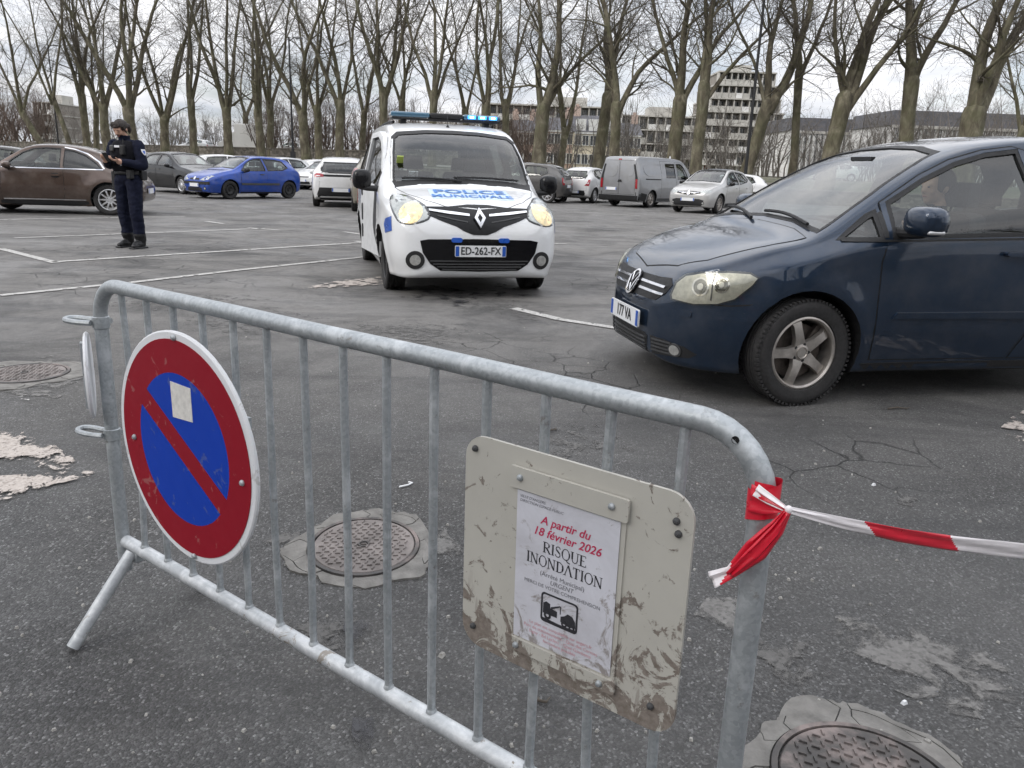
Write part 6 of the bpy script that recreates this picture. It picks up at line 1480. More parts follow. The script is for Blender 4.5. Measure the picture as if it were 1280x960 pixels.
# royal blue hatchback, three doors, black steel wheels
hatch('parked_car', 'royal blue three door hatchback on black steel wheels', (-10.24, 27.52, 0), 4.1044, P_['royal_blue'], doors=3, wheel=('steel', 5, 'steel_black'), side_trim=M['trim_grey'], res=1.0, mir=M['trim'],
      front=dict(lamp=[(.30, .60), (.50, .575), (.66, .62), (.72, .74), (.66, .755), (.48, .69)], grille=[(-.26, .60), (.26, .60), (.24, .66), (-.24, .66)], trim=[(-.70, .46), (.70, .46), (.70, .55), (-.70, .55)], badge='lion', low=[(-.4, .25), (.4, .25), (.36, .36), (-.36, .36)]))
hatch('parked_car', 'black hatchback beside the royal blue one, behind the officer', (-11.75, 30.2, 0), 5.63, P_['black_paint'], 1.09, 1.05, 1.04, wheel=('cap', 14, 'alloy_light'), res=1.2)
hatch('parked_car', 'dark car with pale roof reflections behind the black hatchback', (-14.6, 36.3, 0), 5.7, P_['navy_paint'], 1.09, 1.05, 1.03)
hatch('parked_car', 'white hatchback with wraparound red tail lamps, rear towards the black car', (-13.2, 41.3, 0), 0.5, P_['white_car'], 1.06, 1.05, 1.05, rear=dict(lamp=[(.48, .70), (.72, .68), (.72, .80), (.60, .84), (.50, .80)]))
hatch('parked_car', 'white car whose roof shows above the royal blue hatchback', (-12.4, 38.4, 0), 4.2, P_['white_car2'], 1.05, 1.04, 1.03)
hatch('parked_car', 'small navy car just behind the tail of the royal blue hatchback', (-12.9, 46, 0), 1.0, P_['navy_paint'], 1.0, 1.0, 1.0)
hatch('parked_car', 'white hatchback with blackened rear quarter beyond the white saloon nose', (-9.6, 46.2, 0), 0.7, P_['white_car'], 1.05, 1.04, 1.02, glassm='glass_dark')
hatch('parked_car', 'low white car nosing out between the blue hatchback and the white tailgate', (-10.0, 39.6, 0), 4.3, P_['white_car'], 1.03, 1.03, .98)
hatch('parked_car', 'white hatchback seen from behind with a black band across its tailgate', (-5.85, 27.3, 0), 1.75, P_['white_car'], 1.03, 1.06, 1.03, res=1.0, glassm='glass_dark', wheel=('alloy', 10, 'alloy_light'),
      rear=dict(lamp=[(.46, .86), (.70, .84), (.72, .90), (.66, .95), (.48, .94)], band=[(-.50, .865), (.50, .865), (.50, .925), (-.50, .925)], plate=.50, dark_low=[(-.66, .36), (-.58, .56), (.58, .56), (.66, .36), (.60, .22), (-.60, .22)]))
hatch('parked_car', 'beige hatchback half hidden by the open door of the police van', (-4.3, 25.4, 0), 1.75, P_['beige_paint'], 1.06, 1.05, 1.06, res=1.0, rear=dict(lamp=[(.58, .68), (.72, .66), (.74, .84), (.70, 1.12), (.63, 1.10), (.62, .86)], plate=.60))
hatch('parked_car', 'grey people carrier emerging from behind the police van', (-1.05, 35.0, 0), 2.8, P_['grey_paint'], 1.08, 1.08, 1.11, res=1.2, wheel=('alloy', 8, 'alloy_light'))
hatch('parked_car', 'small white city car seen from behind, beside the grey delivery van', (3.6, 37.4, 0), 1.1, P_['white_car'], .93, .98, 1.05, res=1.2, wheel=('cap', 9, 'alloy_light'),
      rear=dict(lamp=[(.50, .70), (.70, .68), (.73, .80), (.72, .94), (.64, .92), (.62, .80)], plate=.44, dark_low=[(-.55, .36), (-.50, .50), (.50, .50), (.55, .36), (.52, .30), (-.52, .30)]))
hatch('parked_car', 'silver crossover with black roof parked right of the grey van', (6.517, 29.67, 0), -2.2178, P_['silver_paint'], 1.065, 1.08, 1.10, res=.9, rt=.335, cladding=True, roof=M['gloss_black'], wheel=('alloy', 10, 'alloy'), belt_kick=.05, mir=M['gloss_black'],
      front=dict(lamp=[(.36, .66), (.56, .62), (.70, .66), (.72, .73), (.62, .75), (.42, .70)], grille=[(-.42, .63), (-.14, .585), (.14, .585), (.42, .63), (.42, .68), (.12, .70), (-.12, .70), (-.42, .68)], badge='lozenge', chrome=True, low=[(-.50, .25), (.50, .25), (.56, .42), (.40, .46), (-.40, .46), (-.56, .42)]))
hatch('parked_car', 'white car showing only its tail behind the silver crossover', (8.7, 39.6, 0), 2.9, P_['white_car'], 1.05, 1.04, 1.03, wheel=('alloy', 8, 'alloy_light'))
hatch('parked_car', 'dark car at the left edge beyond the brown coupe', (-19.6, 27.5, 0), 3.5, P_['grey_paint'], 1.05, 1.04, 1.03)

# grey delivery van seen from behind
def trafic():
    st = [(.90,.35,.50,.5,.60,.62,.58,.66,.54,.69), (.87,.26,.66,.5,.74,.68,.72,.74,.68,.78), (.78,.22,.78,.52,.86,.78,.84,.88,.78,.93), (.50,.20,.86,.56,.93,.90,.91,1.02,.84,1.08), (.25,.20,.90,.6,.955,.98,.935,1.14,.85,1.20), (0,.20,.91,.62,.965,1.03,.945,1.33,.83,1.40), (-.35,.20,.92,.64,.97,1.06,.95,1.62,.79,1.70), (-.65,.20,.92,.65,.975,1.08,.955,1.80,.765,1.87), (-1.0,.20,.92,.65,.975,1.08,.955,1.86,.755,1.94), (-1.6,.20,.92,.65,.975,1.08,.955,1.875,.75,1.965), (-3.2,.20,.92,.65,.975,1.08,.955,1.87,.75,1.96), (-3.85,.22,.92,.65,.97,1.08,.95,1.86,.745,1.95), (-4.0,.24,.915,.65,.965,1.08,.945,1.84,.74,1.92), (-4.06,.27,.90,.65,.95,1.08,.93,1.80,.72,1.87), (-4.085,.32,.87,.65,.92,1.08,.90,1.72,.70,1.78)]
    c = Car('delivery_van', 'grey delivery van seen from behind with paired rear doors', (6.607, 35.49, 0), .8583, st, 3.10, 1.62, .325, P_['van_grey'], 'van', res=1.0, flare=.015, arch=1.14, tw=.205, n=3.4)
    ws = [(-.75, 1.20), (0, 1.23), (.75, 1.20), (.68, 1.72), (0, 1.78), (-.68, 1.72)]
    fw = [(-.30, 1.12), (-1.18, 1.14), (-1.18, 1.72), (-.86, 1.73), (-.62, 1.62), (-.36, 1.30)]
    mw = [(-1.36, 1.18), (-2.06, 1.18), (-2.06, 1.70), (-1.36, 1.71)]
    c.cavity(-.45, -3.9, .40); c.opening(ws, 0, -1.4, 1.)
    for w_ in (fw, mw): c.cut_side(w_)
    c.finish()
    c.patch('windscreen', ws, 0, M['glass'], off=-.003, h=.12, thick=.003); c.window(fw, trim=.02); c.window(mw, mat='glass_dark', trim=.02)
    pm = P_['van_grey']
    for sd in (1, -1):
        fd = [(-.18, .32), (-1.22, .32), (-1.26, .5), (-1.26, 1.80), (-.90, 1.81), (-.56, 1.68), (-.26, 1.28), (-.20, .9)]
        s_ = c.side('door', fd, pm, sd, off=.004, h=.12, holes=[grow(np.array(fw), .022)], thick=.006); c.side('door_gap', grow(np.array(fd), .008), M['gap'], sd, off=.0012, h=.14, holes=[grow(np.array(fd), -.01)], thick=.004, parent=s_)
        sl = [(-1.29, .32), (-2.44, .32), (-2.44, 1.80), (-1.29, 1.80)]
        s_ = c.side('sliding_door', sl, pm, sd, off=.004, h=.14, holes=[grow(np.array(mw), .022)], thick=.006); c.side('door_gap', grow(np.array(sl), .008), M['gap'], sd, off=.0012, h=.16, holes=[grow(np.array(sl), -.01)], thick=.004, parent=s_)
        c.side('pressed_panel', chaikin([(-2.54, 1.20), (-3.72, 1.20), (-3.72, 1.72), (-2.54, 1.72)], 2), pm, sd, off=.012, h=.14, thick=.012)
        c.side('door_rail', [(-2.50, 1.075), (-3.62, 1.075), (-3.62, 1.115), (-2.50, 1.115)], M['trim'], sd, off=.008, h=.12)
        c.side('sill', [(-.40, .19), (-.40, .36), (-2.70, .36), (-2.70, .19)], M['trim_grey'], sd, off=.006, h=.14)
        c.side('rear_corner', [(-3.55, .22), (-3.50, .52), (-4.10, .60), (-4.10, .22)], M['trim'], sd, off=.010, h=.12)
        y0 = .80*-sd
        dp = [(.02*-sd, .50), (.74*-sd, .50), (.74*-sd, 1.78), (.02*-sd, 1.78)]
        d_ = c.patch('rear_door', dp, PI, pm, off=.004, h=.12, thick=.006); c.patch('door_gap', grow(np.array(dp), .010), PI, M['gap'], off=.0012, h=.14, holes=[grow(np.array(dp), -.008)], thick=.004, parent=d_)
        c.patch('pressed_panel', chaikin([(.09*-sd, 1.16), (.68*-sd, 1.16), (.66*-sd, 1.70), (.09*-sd, 1.70)], 2), PI, pm, off=.016, h=.12, thick=.014, parent=d_)
        c.patch('lower_panel', [(.08*-sd, .56), (.70*-sd, .56), (.70*-sd, .80), (.08*-sd, .80)], PI, pm, off=.012, h=.12, thick=.010, parent=d_)
        ph = R(160)*sd
        out = []
        for y, z in ((.765, .72), (.87, .72), (.865, 1.10), (.72, 1.64), (.64, 1.64), (.76, 1.10)):
            l, n_ = c.project(-y*sd, z, PI); out.append((float(np.dot(c.frame(ph)[1], np.array(l[:]))), z))
        c.patch('corner_trim', out, ph, M['trim'], off=.006, h=.08)
        o2 = np.array(out); t_ = [tuple(.94*np.array(q)+.06*o2[[0, 1, 2, 5]].mean(0)) for q in out[:3]+out[5:]]
        c.patch('tail_lamp', t_, ph, M['tail_red'], off=.014, h=.08)
        c.patch('headlamp', [(.50*sd, .86), (.72*sd, .82), (.80*sd, .95), (.74*sd, 1.0)], 0, M['lens'], off=.006, h=.08)
    c.patch('rear_bumper', [(-.88, .27), (.88, .27), (.90, .46), (-.90, .46)], PI, M['trim'], off=.05, h=.1, thick=.06)
    c.patch('emblem', [(-.02, 1.05), (.10, 1.05), (.14, .96), (-.06, .96)], PI, M['trim'], off=.02, h=.06, thick=.02)
    c.patch('brake_lamp', [(-.07, 1.80), (.07, 1.80), (.07, 1.84), (-.07, 1.84)], PI, M['tail_red'], off=.02, h=.06, thick=.03)
    c.plate(PI, -.34, .70, None); c.mirror(-.30, 1.12, 1.22, (.15, .22, .26), M['trim'])
    c.wheels('cap', 7, 'alloy', detail=1); c.seats((-1.0,), .45, .55); c.dash(-.10, -.5, 1.15, 1.5)
    b = MB(); b.ball((-1.1, -.45, 1.98), (.03, .03, .06)); b.build('roof_beacon', M['plate'], c.root)
    return c
trafic()
# ------------------------------------------------------------------ buildings and far things
def facade_mat(name, c, var=.12): return plain(name, c, .9, var=var, scale=.35)
M['render_pink'] = facade_mat('pink_render', (.50, .38, .32)); M['render_cream'] = facade_mat('cream_render', (.56, .50, .38)); M['render_white'] = facade_mat('white_render', (.70, .69, .67))
M['conc'] = facade_mat('balcony_concrete', (.44, .425, .39), .15); M['conc_dark'] = facade_mat('dark_brown_panel', (.24, .22, .195), .2); M['slate'] = plain('slate_roof', (.085, .085, .095), .7, var=.25, scale=2)  # upper storey walls take a darker brown than the balconies
M['pane'] = plain('window_pane', (.055, .062, .070), .12, var=.4, scale=.8, coat=.5); M['frame_white'] = plain('white_window_frame', (.60, .60, .58), .6)
M['curtain'] = plain('pale_blind', (.34, .33, .31), .8, var=.3, scale=1)
M['brick_red'] = plain('red_door', (.22, .06, .035), .7)
def win_proto(w_, h_, bars=1):
    b = MB(); b.box((0, 0, 0), (w_, .06, h_)); p = b.mesh('window', 0); p.materials.append(M['pane'])
    f = MB(); t = .07
    for x in (-w_/2-t/2, w_/2+t/2): f.box((x, -.05, 0), (t, .16, h_+2*t))
    for z in (-h_/2-t/2, h_/2+t/2): f.box((0, -.05, z), (w_-.002, .155, t))
    for i in range(bars): f.box((-w_/2+w_*(i+1)/(bars+1), -.05, 0), (.05, .06, h_-.002))
    fm = f.mesh('window_frame', 0); fm.materials.append(M['frame_white']); return p, fm
def put_win(pr, parent, x, y, z):
    o = link('window', pr[0], None, parent); o.location = (x, y, z); f = link('frame', pr[1], None, o); return o
def house(label, px0, px1, Y, zt, m, roof_h, rows, cols, dormers=0, depth=9, ww=1.0, wh=1.6, z0=1.6):
    x0, x1 = AT(px0, Y, 190), AT(px1, Y, 190); W_ = x1-x0
    r = empty('town_house', ((x0+x1)/2, Y, z0)); tag(r, label, 'house', 'row of houses beyond the trees')
    b = MB(); b.box((0, depth/2, (zt-z0)/2), (W_, depth, zt-z0)); b.build('wall', m, r, 0)
    h = zt-z0
    b = MB(); b.add([(-W_/2-.2, -.3, h), (W_/2+.2, -.3, h), (W_/2+.2, depth+.3, h), (-W_/2-.2, depth+.3, h), (-W_/2-.2, depth/2, h+roof_h), (W_/2+.2, depth/2, h+roof_h)], [(0, 1, 5, 4), (2, 3, 4, 5), (0, 4, 3), (1, 2, 5), (0, 3, 2, 1)]); rf = b.build('roof', M['slate'], r, 0)
    for cx in (-W_*.4, W_*.38):
        b = MB(); b.box((cx, depth/2, h+roof_h+.3), (.9, .7, 1.6)); b.box((cx, depth/2, h+roof_h+1.2), (.5, .4, .5)); b.build('chimney', M['render_pink'], rf, 0)
    b = MB(); b.box((0, -.12, h-.15), (W_, .24, .25)); b.build('cornice', M['frame_white'], r, 0)
    pr = win_proto(ww, wh, 1)
    for i in range(rows):
        for j in range(cols): put_win(pr, r, -W_/2+W_*(j+.5)/cols, -.025, h*(i+.55)/rows)
    for j in range(dormers):
        b = MB(); x = -W_/2+W_*(j+.5)/dormers; b.box((x, .8, h+.9), (1.3, 1.6, 1.5)); b.build('dormer', M['frame_white'], rf, 0)
    return r
house('pale pink terraced house furthest left of the row, above the police van', 640, 668, 118, 6.6, M['render_pink'], 1.8, 2, 4, ww=.8, wh=1.3)
house('pink rendered house with four window columns beyond the grey car', 668, 716, 116, 6.8, M['render_pink'], 1.9, 2, 6, ww=.75, wh=1.3)
house('cream house with slate roof and dormers beyond the small white car', 717, 764, 112, 6.5, M['render_cream'], 2.4, 2, 5, 3, ww=.75, wh=1.2)
house('cream house between the two plane trunks left of the grey van', 765, 800, 114, 6.4, M['render_cream'], 1.8, 2, 4, ww=.8, wh=1.2)

def balcony_block(label, px0, px1, Y, floors, fh, z0, step=0., depth=14, name='apartment_block', bays=9, ground=None, dark=.5, group=None, yrot=0.):
    """storeys of deep balconies: slab, parapet and a dark glazed band on each; upper storeys step back by 'step'"""
    x0, x1 = AT(px0, Y, 170), AT(px1, Y, 170); W_ = x1-x0
    r = empty(name, ((x0+x1)/2, Y, z0), yrot); tag(r, label, 'building', group)
    rng = random.Random(int(px0)); wp = {}
    for f in range(floors):
        wl = W_-2*step*max(0, f-1); y0 = .55*step*max(0, f-1); z = f*fh
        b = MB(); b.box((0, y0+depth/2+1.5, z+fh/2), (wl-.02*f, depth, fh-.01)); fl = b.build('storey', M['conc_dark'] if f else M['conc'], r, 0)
        b = MB(); b.box((0, y0+depth/2+.3, z+fh-.12), (wl+.3, depth+1.4, .24)); b.build('floor_slab', M['conc'], fl, 0)
        if f:
            n = bays; bw = wl/n
            for i in range(n):
                if rng.random() < .86:
                    b = MB(); b.box((-wl/2+bw*(i+.5), y0-.28, z+.42), (bw-.12, .14, .95)); b.build('parapet', M['conc'] if rng.random() < .75 else M['render_white'], fl, 0)
            for i in range(n+1):
                b = MB(); b.box((-wl/2+bw*i, y0+.6, z+fh/2), (.18, 1.6, fh-.26)); b.build('balcony_fin', M['conc'], fl, 0)
        n = bays
        for i in range(n):
            bw = wl/n; w_ = round(bw*.66, 2); key = (w_, f == 0)
            if key not in wp: wp[key] = win_proto(w_, fh*.62, 2)
            put_win(wp[key], fl, -wl/2+bw*(i+.5), y0+1.48, z+fh*.48)
    z = floors*fh; wl = W_-2*step*max(0, floors-2)
    b = MB(); b.box((wl*.08, .55*step*floors+depth/2+2, z+.9), (wl*.35, 5, 2.2)); b.build('lift_housing', M['conc'], r, 0)
    return r, W_
t_, W_ = balcony_block('stepped concrete apartment tower with rows of balconies behind the crossover', 870, 990, 150, 8, 2.3, 1.2, .6, bays=9)
# white piers along the tower's ground floor and its red entrance
for i in range(14):
    b = MB(); b.box((-W_/2+W_*(i+.5)/14, .6, 1.25), (.32, .4, 2.5)); b.build('pier', M['render_white'], t_, 0)
b = MB(); b.box((-W_*.38, 1.0, 1.2), (1.4, .2, 2.3)); b.build('entrance_door', M['brick_red'], t_, 0)
balcony_block('long low concrete block with continuous balconies behind the pink houses', 610, 776, 150, 4, 2.65, 2.0, 0., bays=16)
balcony_block('grey balconied block seen between the grey van and the tower', 776, 874, 152, 4, 2.4, 2.0, 0., bays=9)
balcony_block('small far block with balconies on the left skyline above the coupe', 46, 68, 190, 4, 2.6, 2., 0., bays=4)
balcony_block('pale low block far beyond the trees left of the police van', 500, 585, 180, 3, 2.8, 2.0, 0., bays=7)

def white_block(label, px0, px1, Y, z0, h, cols, rows, roof=True, strip=True):
    x0, x1 = AT(px0, Y, 180), AT(px1, Y, 180); W_ = x1-x0
    r = empty('white_building', ((x0+x1)/2, Y, z0)); tag(r, label, 'building')
    b = MB(); b.box((0, 7, h/2), (W_, 14, h)); b.build('wall', M['render_white'], r, 0)
    if roof:
        b = MB(); b.box((0, 7, h+.9), (W_+.5, 13, 1.8), taper=.96); b.build('roof', M['slate'], r, 0)
    b = MB(); b.box((0, -.15, h-.2), (W_+.3, .35, .35)); b.build('cornice', M['conc'], r, 0)
    bw = W_/cols; pr = win_proto(bw*.46, h/rows*.66, 1)
    for i in range(rows):
        for j in range(cols): put_win(pr, r, -W_/2+bw*(j+.5), -.03, h*(i+.5)/rows)
    if strip:
        for j in range(cols+1):
            b = MB(); b.box((-W_/2+bw*j, -.3, h*.46), (.30, .55, h*.90)); b.build('fin', M['frame_white'], r, 0)
    return r
white_block('white building with tall windows between slim fins right of the tower', 988, 1112, 118, 1.4, 6.6, 18, 3)
white_block('white building with dark attic storey at the right edge', 1114, 1330, 104, 1.4, 6.9, 24, 3, True, False)

# lamp posts
def lamp_post(label, px, Y, h, z0, r=.07, arm=True):
    X = AT(px, Y); o = empty('lamp_post', (X, Y, z0)); tag(o, label, 'lamp post', 'lamp posts by the trees')
    b = MB(); b.tube([(0, 0, 0), (0, 0, 1.2), (0, 0, h)], [r*1.5, r, r*.7], 10); b.build('pole', M['steel_black'], o)
    if arm:
        b = MB(); b.tube([(0, 0, h-.3), (.35, 0, h-.05), (.6, 0, h-.05)], .035, 8); b.build('arm', M['steel_black'], o); b = MB(); b.box((.75, 0, h-.06), (.5, .22, .10), taper=.8); b.build('lantern', M['trim_grey'], o)
    b = MB(); b.box((0, 0, .25), (r*4, r*4, .5)); b.build('base', M['steel_black'], o)
    return o
lamp_post('tall dark lamp post leaning past the tower beside the crossover', 932, 44, 11, .72, .085)
lamp_post('dark lamp post standing behind the blue hatchback', 367, 62, 8.5, 1.5, .08)
lamp_post('thin lamp post at left above the brown coupe', 77, 80, 9.5, 1.6, .07)

# distant vehicles on the road behind the wall
hatch('distant_car', 'distant pale car behind the lamp post left of the police van', (AT(352, 84), 84, 1.75), 2.9, P_['silver_paint'], res=3, interior=False, group='distant vehicles on the far road')
hatch('distant_car', 'distant white car on the road right of the silver crossover', (AT(1022, 66), 66, 1.25), 2.9, P_['white_car'], res=3, interior=False, group='distant vehicles on the far road')
hatch('distant_car', 'distant silver car seen between the far left trunks', (AT(236, 92), 92, 1.85), 2.9, P_['white_car2'], res=3, interior=False, group='distant vehicles on the far road')
def box_van():
    o = empty('distant_lorry', (AT(303, 88), 88, 1.9), R(172)); tag(o, 'far white box lorry with sloping cab beyond the blue hatchback', 'lorry', 'distant vehicles on the far road')
    b = MB(); b.box((-1.6, 0, 1.75), (3.6, 2.1, 2.5)); bevel_obj(b.build('cargo_box', M['render_white'], o, 0), .06, 2)
    b = MB(); b.poly([(.2, -1, .5), (2.1, -1, .5), (2.05, -1, 1.1), (1.3, -1, 1.35), (.75, -1, 2.1), (.2, -1, 2.2)], (0, 2, 0)); bevel_obj(b.build('cab', M['render_white'], o, 0), .08, 2)
    for y in (-1.01, 1.01):
        b = MB(); b.poly([(.45, y, 1.3), (1.15, y, 1.35), (.75, y, 1.95), (.45, y, 1.95)], (0, .01 if y > 0 else -.01, 0)); b.build('cab_window', M['pane'], o, 0)
    for x in (-2.4, 1.4):
        for y in (-.95, .95):
            b = MB(); b.lathe([(.0005, -.1), (.34, -.1), (.36, 0), (.34, .1), (.0005, .1)], 18, 'Y', (x, y, .36)); b.build('wheel', M['tyre'], o)
box_van()

# thickets of bare undergrowth that read as one mass
def thicket(name, label, px0, px1, Y0, Y1, n, h, seed, z0=1.6, mat='twig'):
    rng = np.random.default_rng(seed); px = rng.uniform(px0, px1, n); Y = rng.uniform(Y0, Y1, n); X = np.array([AT(a, b) for a, b in zip(px, Y)])
    p = np.stack([X, Y, np.full(n, z0)], -1); d = rng.normal(0, .28, (n, 3)); d[:, 2] = 1; hh = h*rng.uniform(.5, 1.1, n)
    P1, R1, D1 = grow_br(rng, p, d, hh, .05*hh/4, .012, 7, .13, .03); bl = [tubes(P1, R1, 4)]
    p, d, r, _ = spawn(rng, P1, R1, D1, 8, .15, .98, .6, .5); P2, R2, D2 = grow_br(rng, p, d, rng.uniform(.3, .55, len(p))*h*.45, np.minimum(r, .025), .009, 5, .2, .04); bl.append(tubes(P2, R2, 3))
    p, d, r, _ = spawn(rng, P2, R2, D2, 5, .2, .98, .6, .7); P3, R3, D3 = grow_br(rng, p, d, rng.uniform(.2, .4, len(p))*h*.4, np.minimum(r, .015), .008, 4, .2, .02); bl.append(tubes(P3, R3, 3))
    o = link(name, fast_mesh(name, bl), M[mat]); tag(o, label, 'thicket', None, 'stuff'); return o
M['twig_brown'] = plain('brown_twig', (.115, .085, .068), .95, var=.3, scale=1)
M['twig_grey'] = plain('grey_twig', (.14, .125, .11), .95, var=.3, scale=1)
thicket('bare_thicket', 'grey brown mass of bare bushes behind the trees left of the police van', 320, 680, 78, 96, 330, 6.5, 5, 1.6, 'twig_brown')
thicket('bare_thicket', 'low bare bushes at the far left below the leaning trees', -20, 66, 95, 110, 110, 8, 6, 1.6, 'twig_brown')
thicket('bare_thicket', 'pale bare saplings in front of the houses and tower', 690, 1110, 70, 96, 190, 7, 7, 1.2, 'twig_grey')
thicket('bare_thicket', 'bare saplings at the right in front of the white building', 1090, 1300, 70, 92, 120, 8.5, 8, 1.2, 'twig_grey')
thicket('bare_thicket', 'thin bare bushes between the far left trunks', 66, 330, 96, 112, 130, 5.5, 9, 1.6, 'twig_grey')
# ------------------------------------------------------------------ people
M['skin'] = plain('skin', (.50, .30, .22), .55, var=.10, scale=20); M['uniform'] = plain('navy_uniform_cloth', (.007, .009, .022), .9, var=.25, scale=30, bump=.3, spec=.2); M['vest'] = plain('black_vest_fabric', (.006, .006, .009), .95, var=.3, scale=50, bump=.4, spec=.2)
M['boot'] = plain('black_boot_leather', (.007, .007, .008), .5, var=.3, scale=30); M['hair'] = plain('dark_brown_hair', (.018, .011, .008), .6, var=.5, scale=60, bump=.6); M['badge_white'] = plain('white_badge', (.65, .66, .70), .6)
M['lips'] = plain('lips', (.33, .12, .10), .5); M['eye'] = plain('eye_dark', (.02, .014, .012), .3)
def capsule(b, p, q, r0, r1, n=14):
    p, q = np.array(p, float), np.array(q, float); d = q-p; L = np.linalg.norm(d); d /= L; pts = [p-d*r0*.95, p-d*r0*.7, p]; rs = [r0*.3, r0*.72, r0]
    for t in (.33, .66): pts.append(p+(q-p)*t); rs.append(r0+(r1-r0)*t)
    pts += [q, q+d*r1*.7, q+d*r1*.95]; rs += [r1, r1*.72, r1*.3]; b.tube(pts, rs, n)
def hand(b, w_, k_, side, curl=1.0):
    """palm from wrist w_ to knuckles k_, four fingers and a thumb curling to -z / inwards"""
    w_, k_ = np.array(w_, float), np.array(k_, float); d = k_-w_; d /= np.linalg.norm(d); lat = np.cross(d, [0, 0, 1.]); lat /= np.linalg.norm(lat); up = np.cross(lat, d)
    for s_ in (-.024, -.008, .008, .024): capsule(b, w_+lat*s_*.6, k_+lat*s_, .016, .013, 8)
    for i, s_ in enumerate((-.028, -.0095, .0095, .027)):
        L = (.030, .036, .038, .033)[i]; a = k_+lat*s_; c = a+d*L+up*.012*curl; e = c+d*L*.45+up*.026*curl; capsule(b, a, c, .0092, .0085, 7); capsule(b, c, e, .0085, .0075, 7)
    t0 = w_+(k_-w_)*.35+lat*.026*side; t1 = t0+lat*.022*side+d*.022+up*.018; capsule(b, t0, t1, .0115, .010, 7); capsule(b, t1, t1+d*.026+up*.014, .010, .0085, 7)
def fuse(name, b, vox, mats, region, parent):
    """one continuous skin from overlapping volumes"""
    o = b.build(name, mats, parent, 0); m = o.modifiers.new('r', 'REMESH'); m.mode = 'VOXEL'; m.voxel_size = vox; sm = o.modifiers.new('s', 'SMOOTH'); sm.iterations = 4; sm.factor = .5
    par = o.parent; o.parent = None; bake_mods(o); o.parent = par; me = o.data
    from mathutils import noise as mn
    nv = len(me.vertices); co = np.zeros(nv*3); nm = np.zeros(nv*3); me.vertices.foreach_get('co', co); me.vertices.foreach_get('normal', nm); co = co.reshape(-1, 3); nm = nm.reshape(-1, 3)
    amp = np.array([(.007*mn.noise((x*9, y*9, z*15))+.004*mn.noise((x*21, y*21, z*35))) if region(np.array((x, y, z))) == 1 else 0. for x, y, z in co.tolist()])
    me.vertices.foreach_set('co', (co+nm*amp[:, None]).ravel()); me.update()
    me.materials.clear()
    for x in mats: me.materials.append(x)
    mi = [region(np.array(p.center)) for p in me.polygons]; me.polygons.foreach_set('material_index', mi); me.polygons.foreach_set('use_smooth', [True]*len(mi)); me.update(); return o
def head_parts(b, c, pitch):
    """skull, jaw, nose, ears added as volumes; local frame: x forward, tilted down by pitch"""
    Rm = np.array(Matrix.Rotation(pitch, 3, 'Y'))
    def L(p): return Rm @ np.array(p, float)+np.array(c)
    def el(p, r): q = MB(); q.ball((0, 0, 0), r, 20, 14); b.add(q.v[0] @ Rm.T+L(p), q.f)
    el((-.006, 0, .028), (.096, .074, .088)); el((.022, 0, -.042), (.066, .058, .068)); el((.058, 0, -.080), (.026, .028, .024)); el((.030, 0, .0), (.066, .064, .06))
    capsule(b, L((.088, 0, .016)), L((.106, 0, -.018)), .007, .012, 8); el((.098, .008, -.022), (.010, .008, .008)); el((.098, -.008, -.022), (.010, .008, .008))
    el((.072, .030, .024), (.020, .026, .009)); el((.072, -.030, .024), (.020, .026, .009)); el((.064, .036, -.024), (.020, .02, .02)); el((.064, -.036, -.024), (.020, .02, .02)); el((.076, 0, -.052), (.014, .022, .010))
    for s_ in (1, -1): el((-.008, .074*s_, -.004), (.016, .010, .030))
    return L, Rm
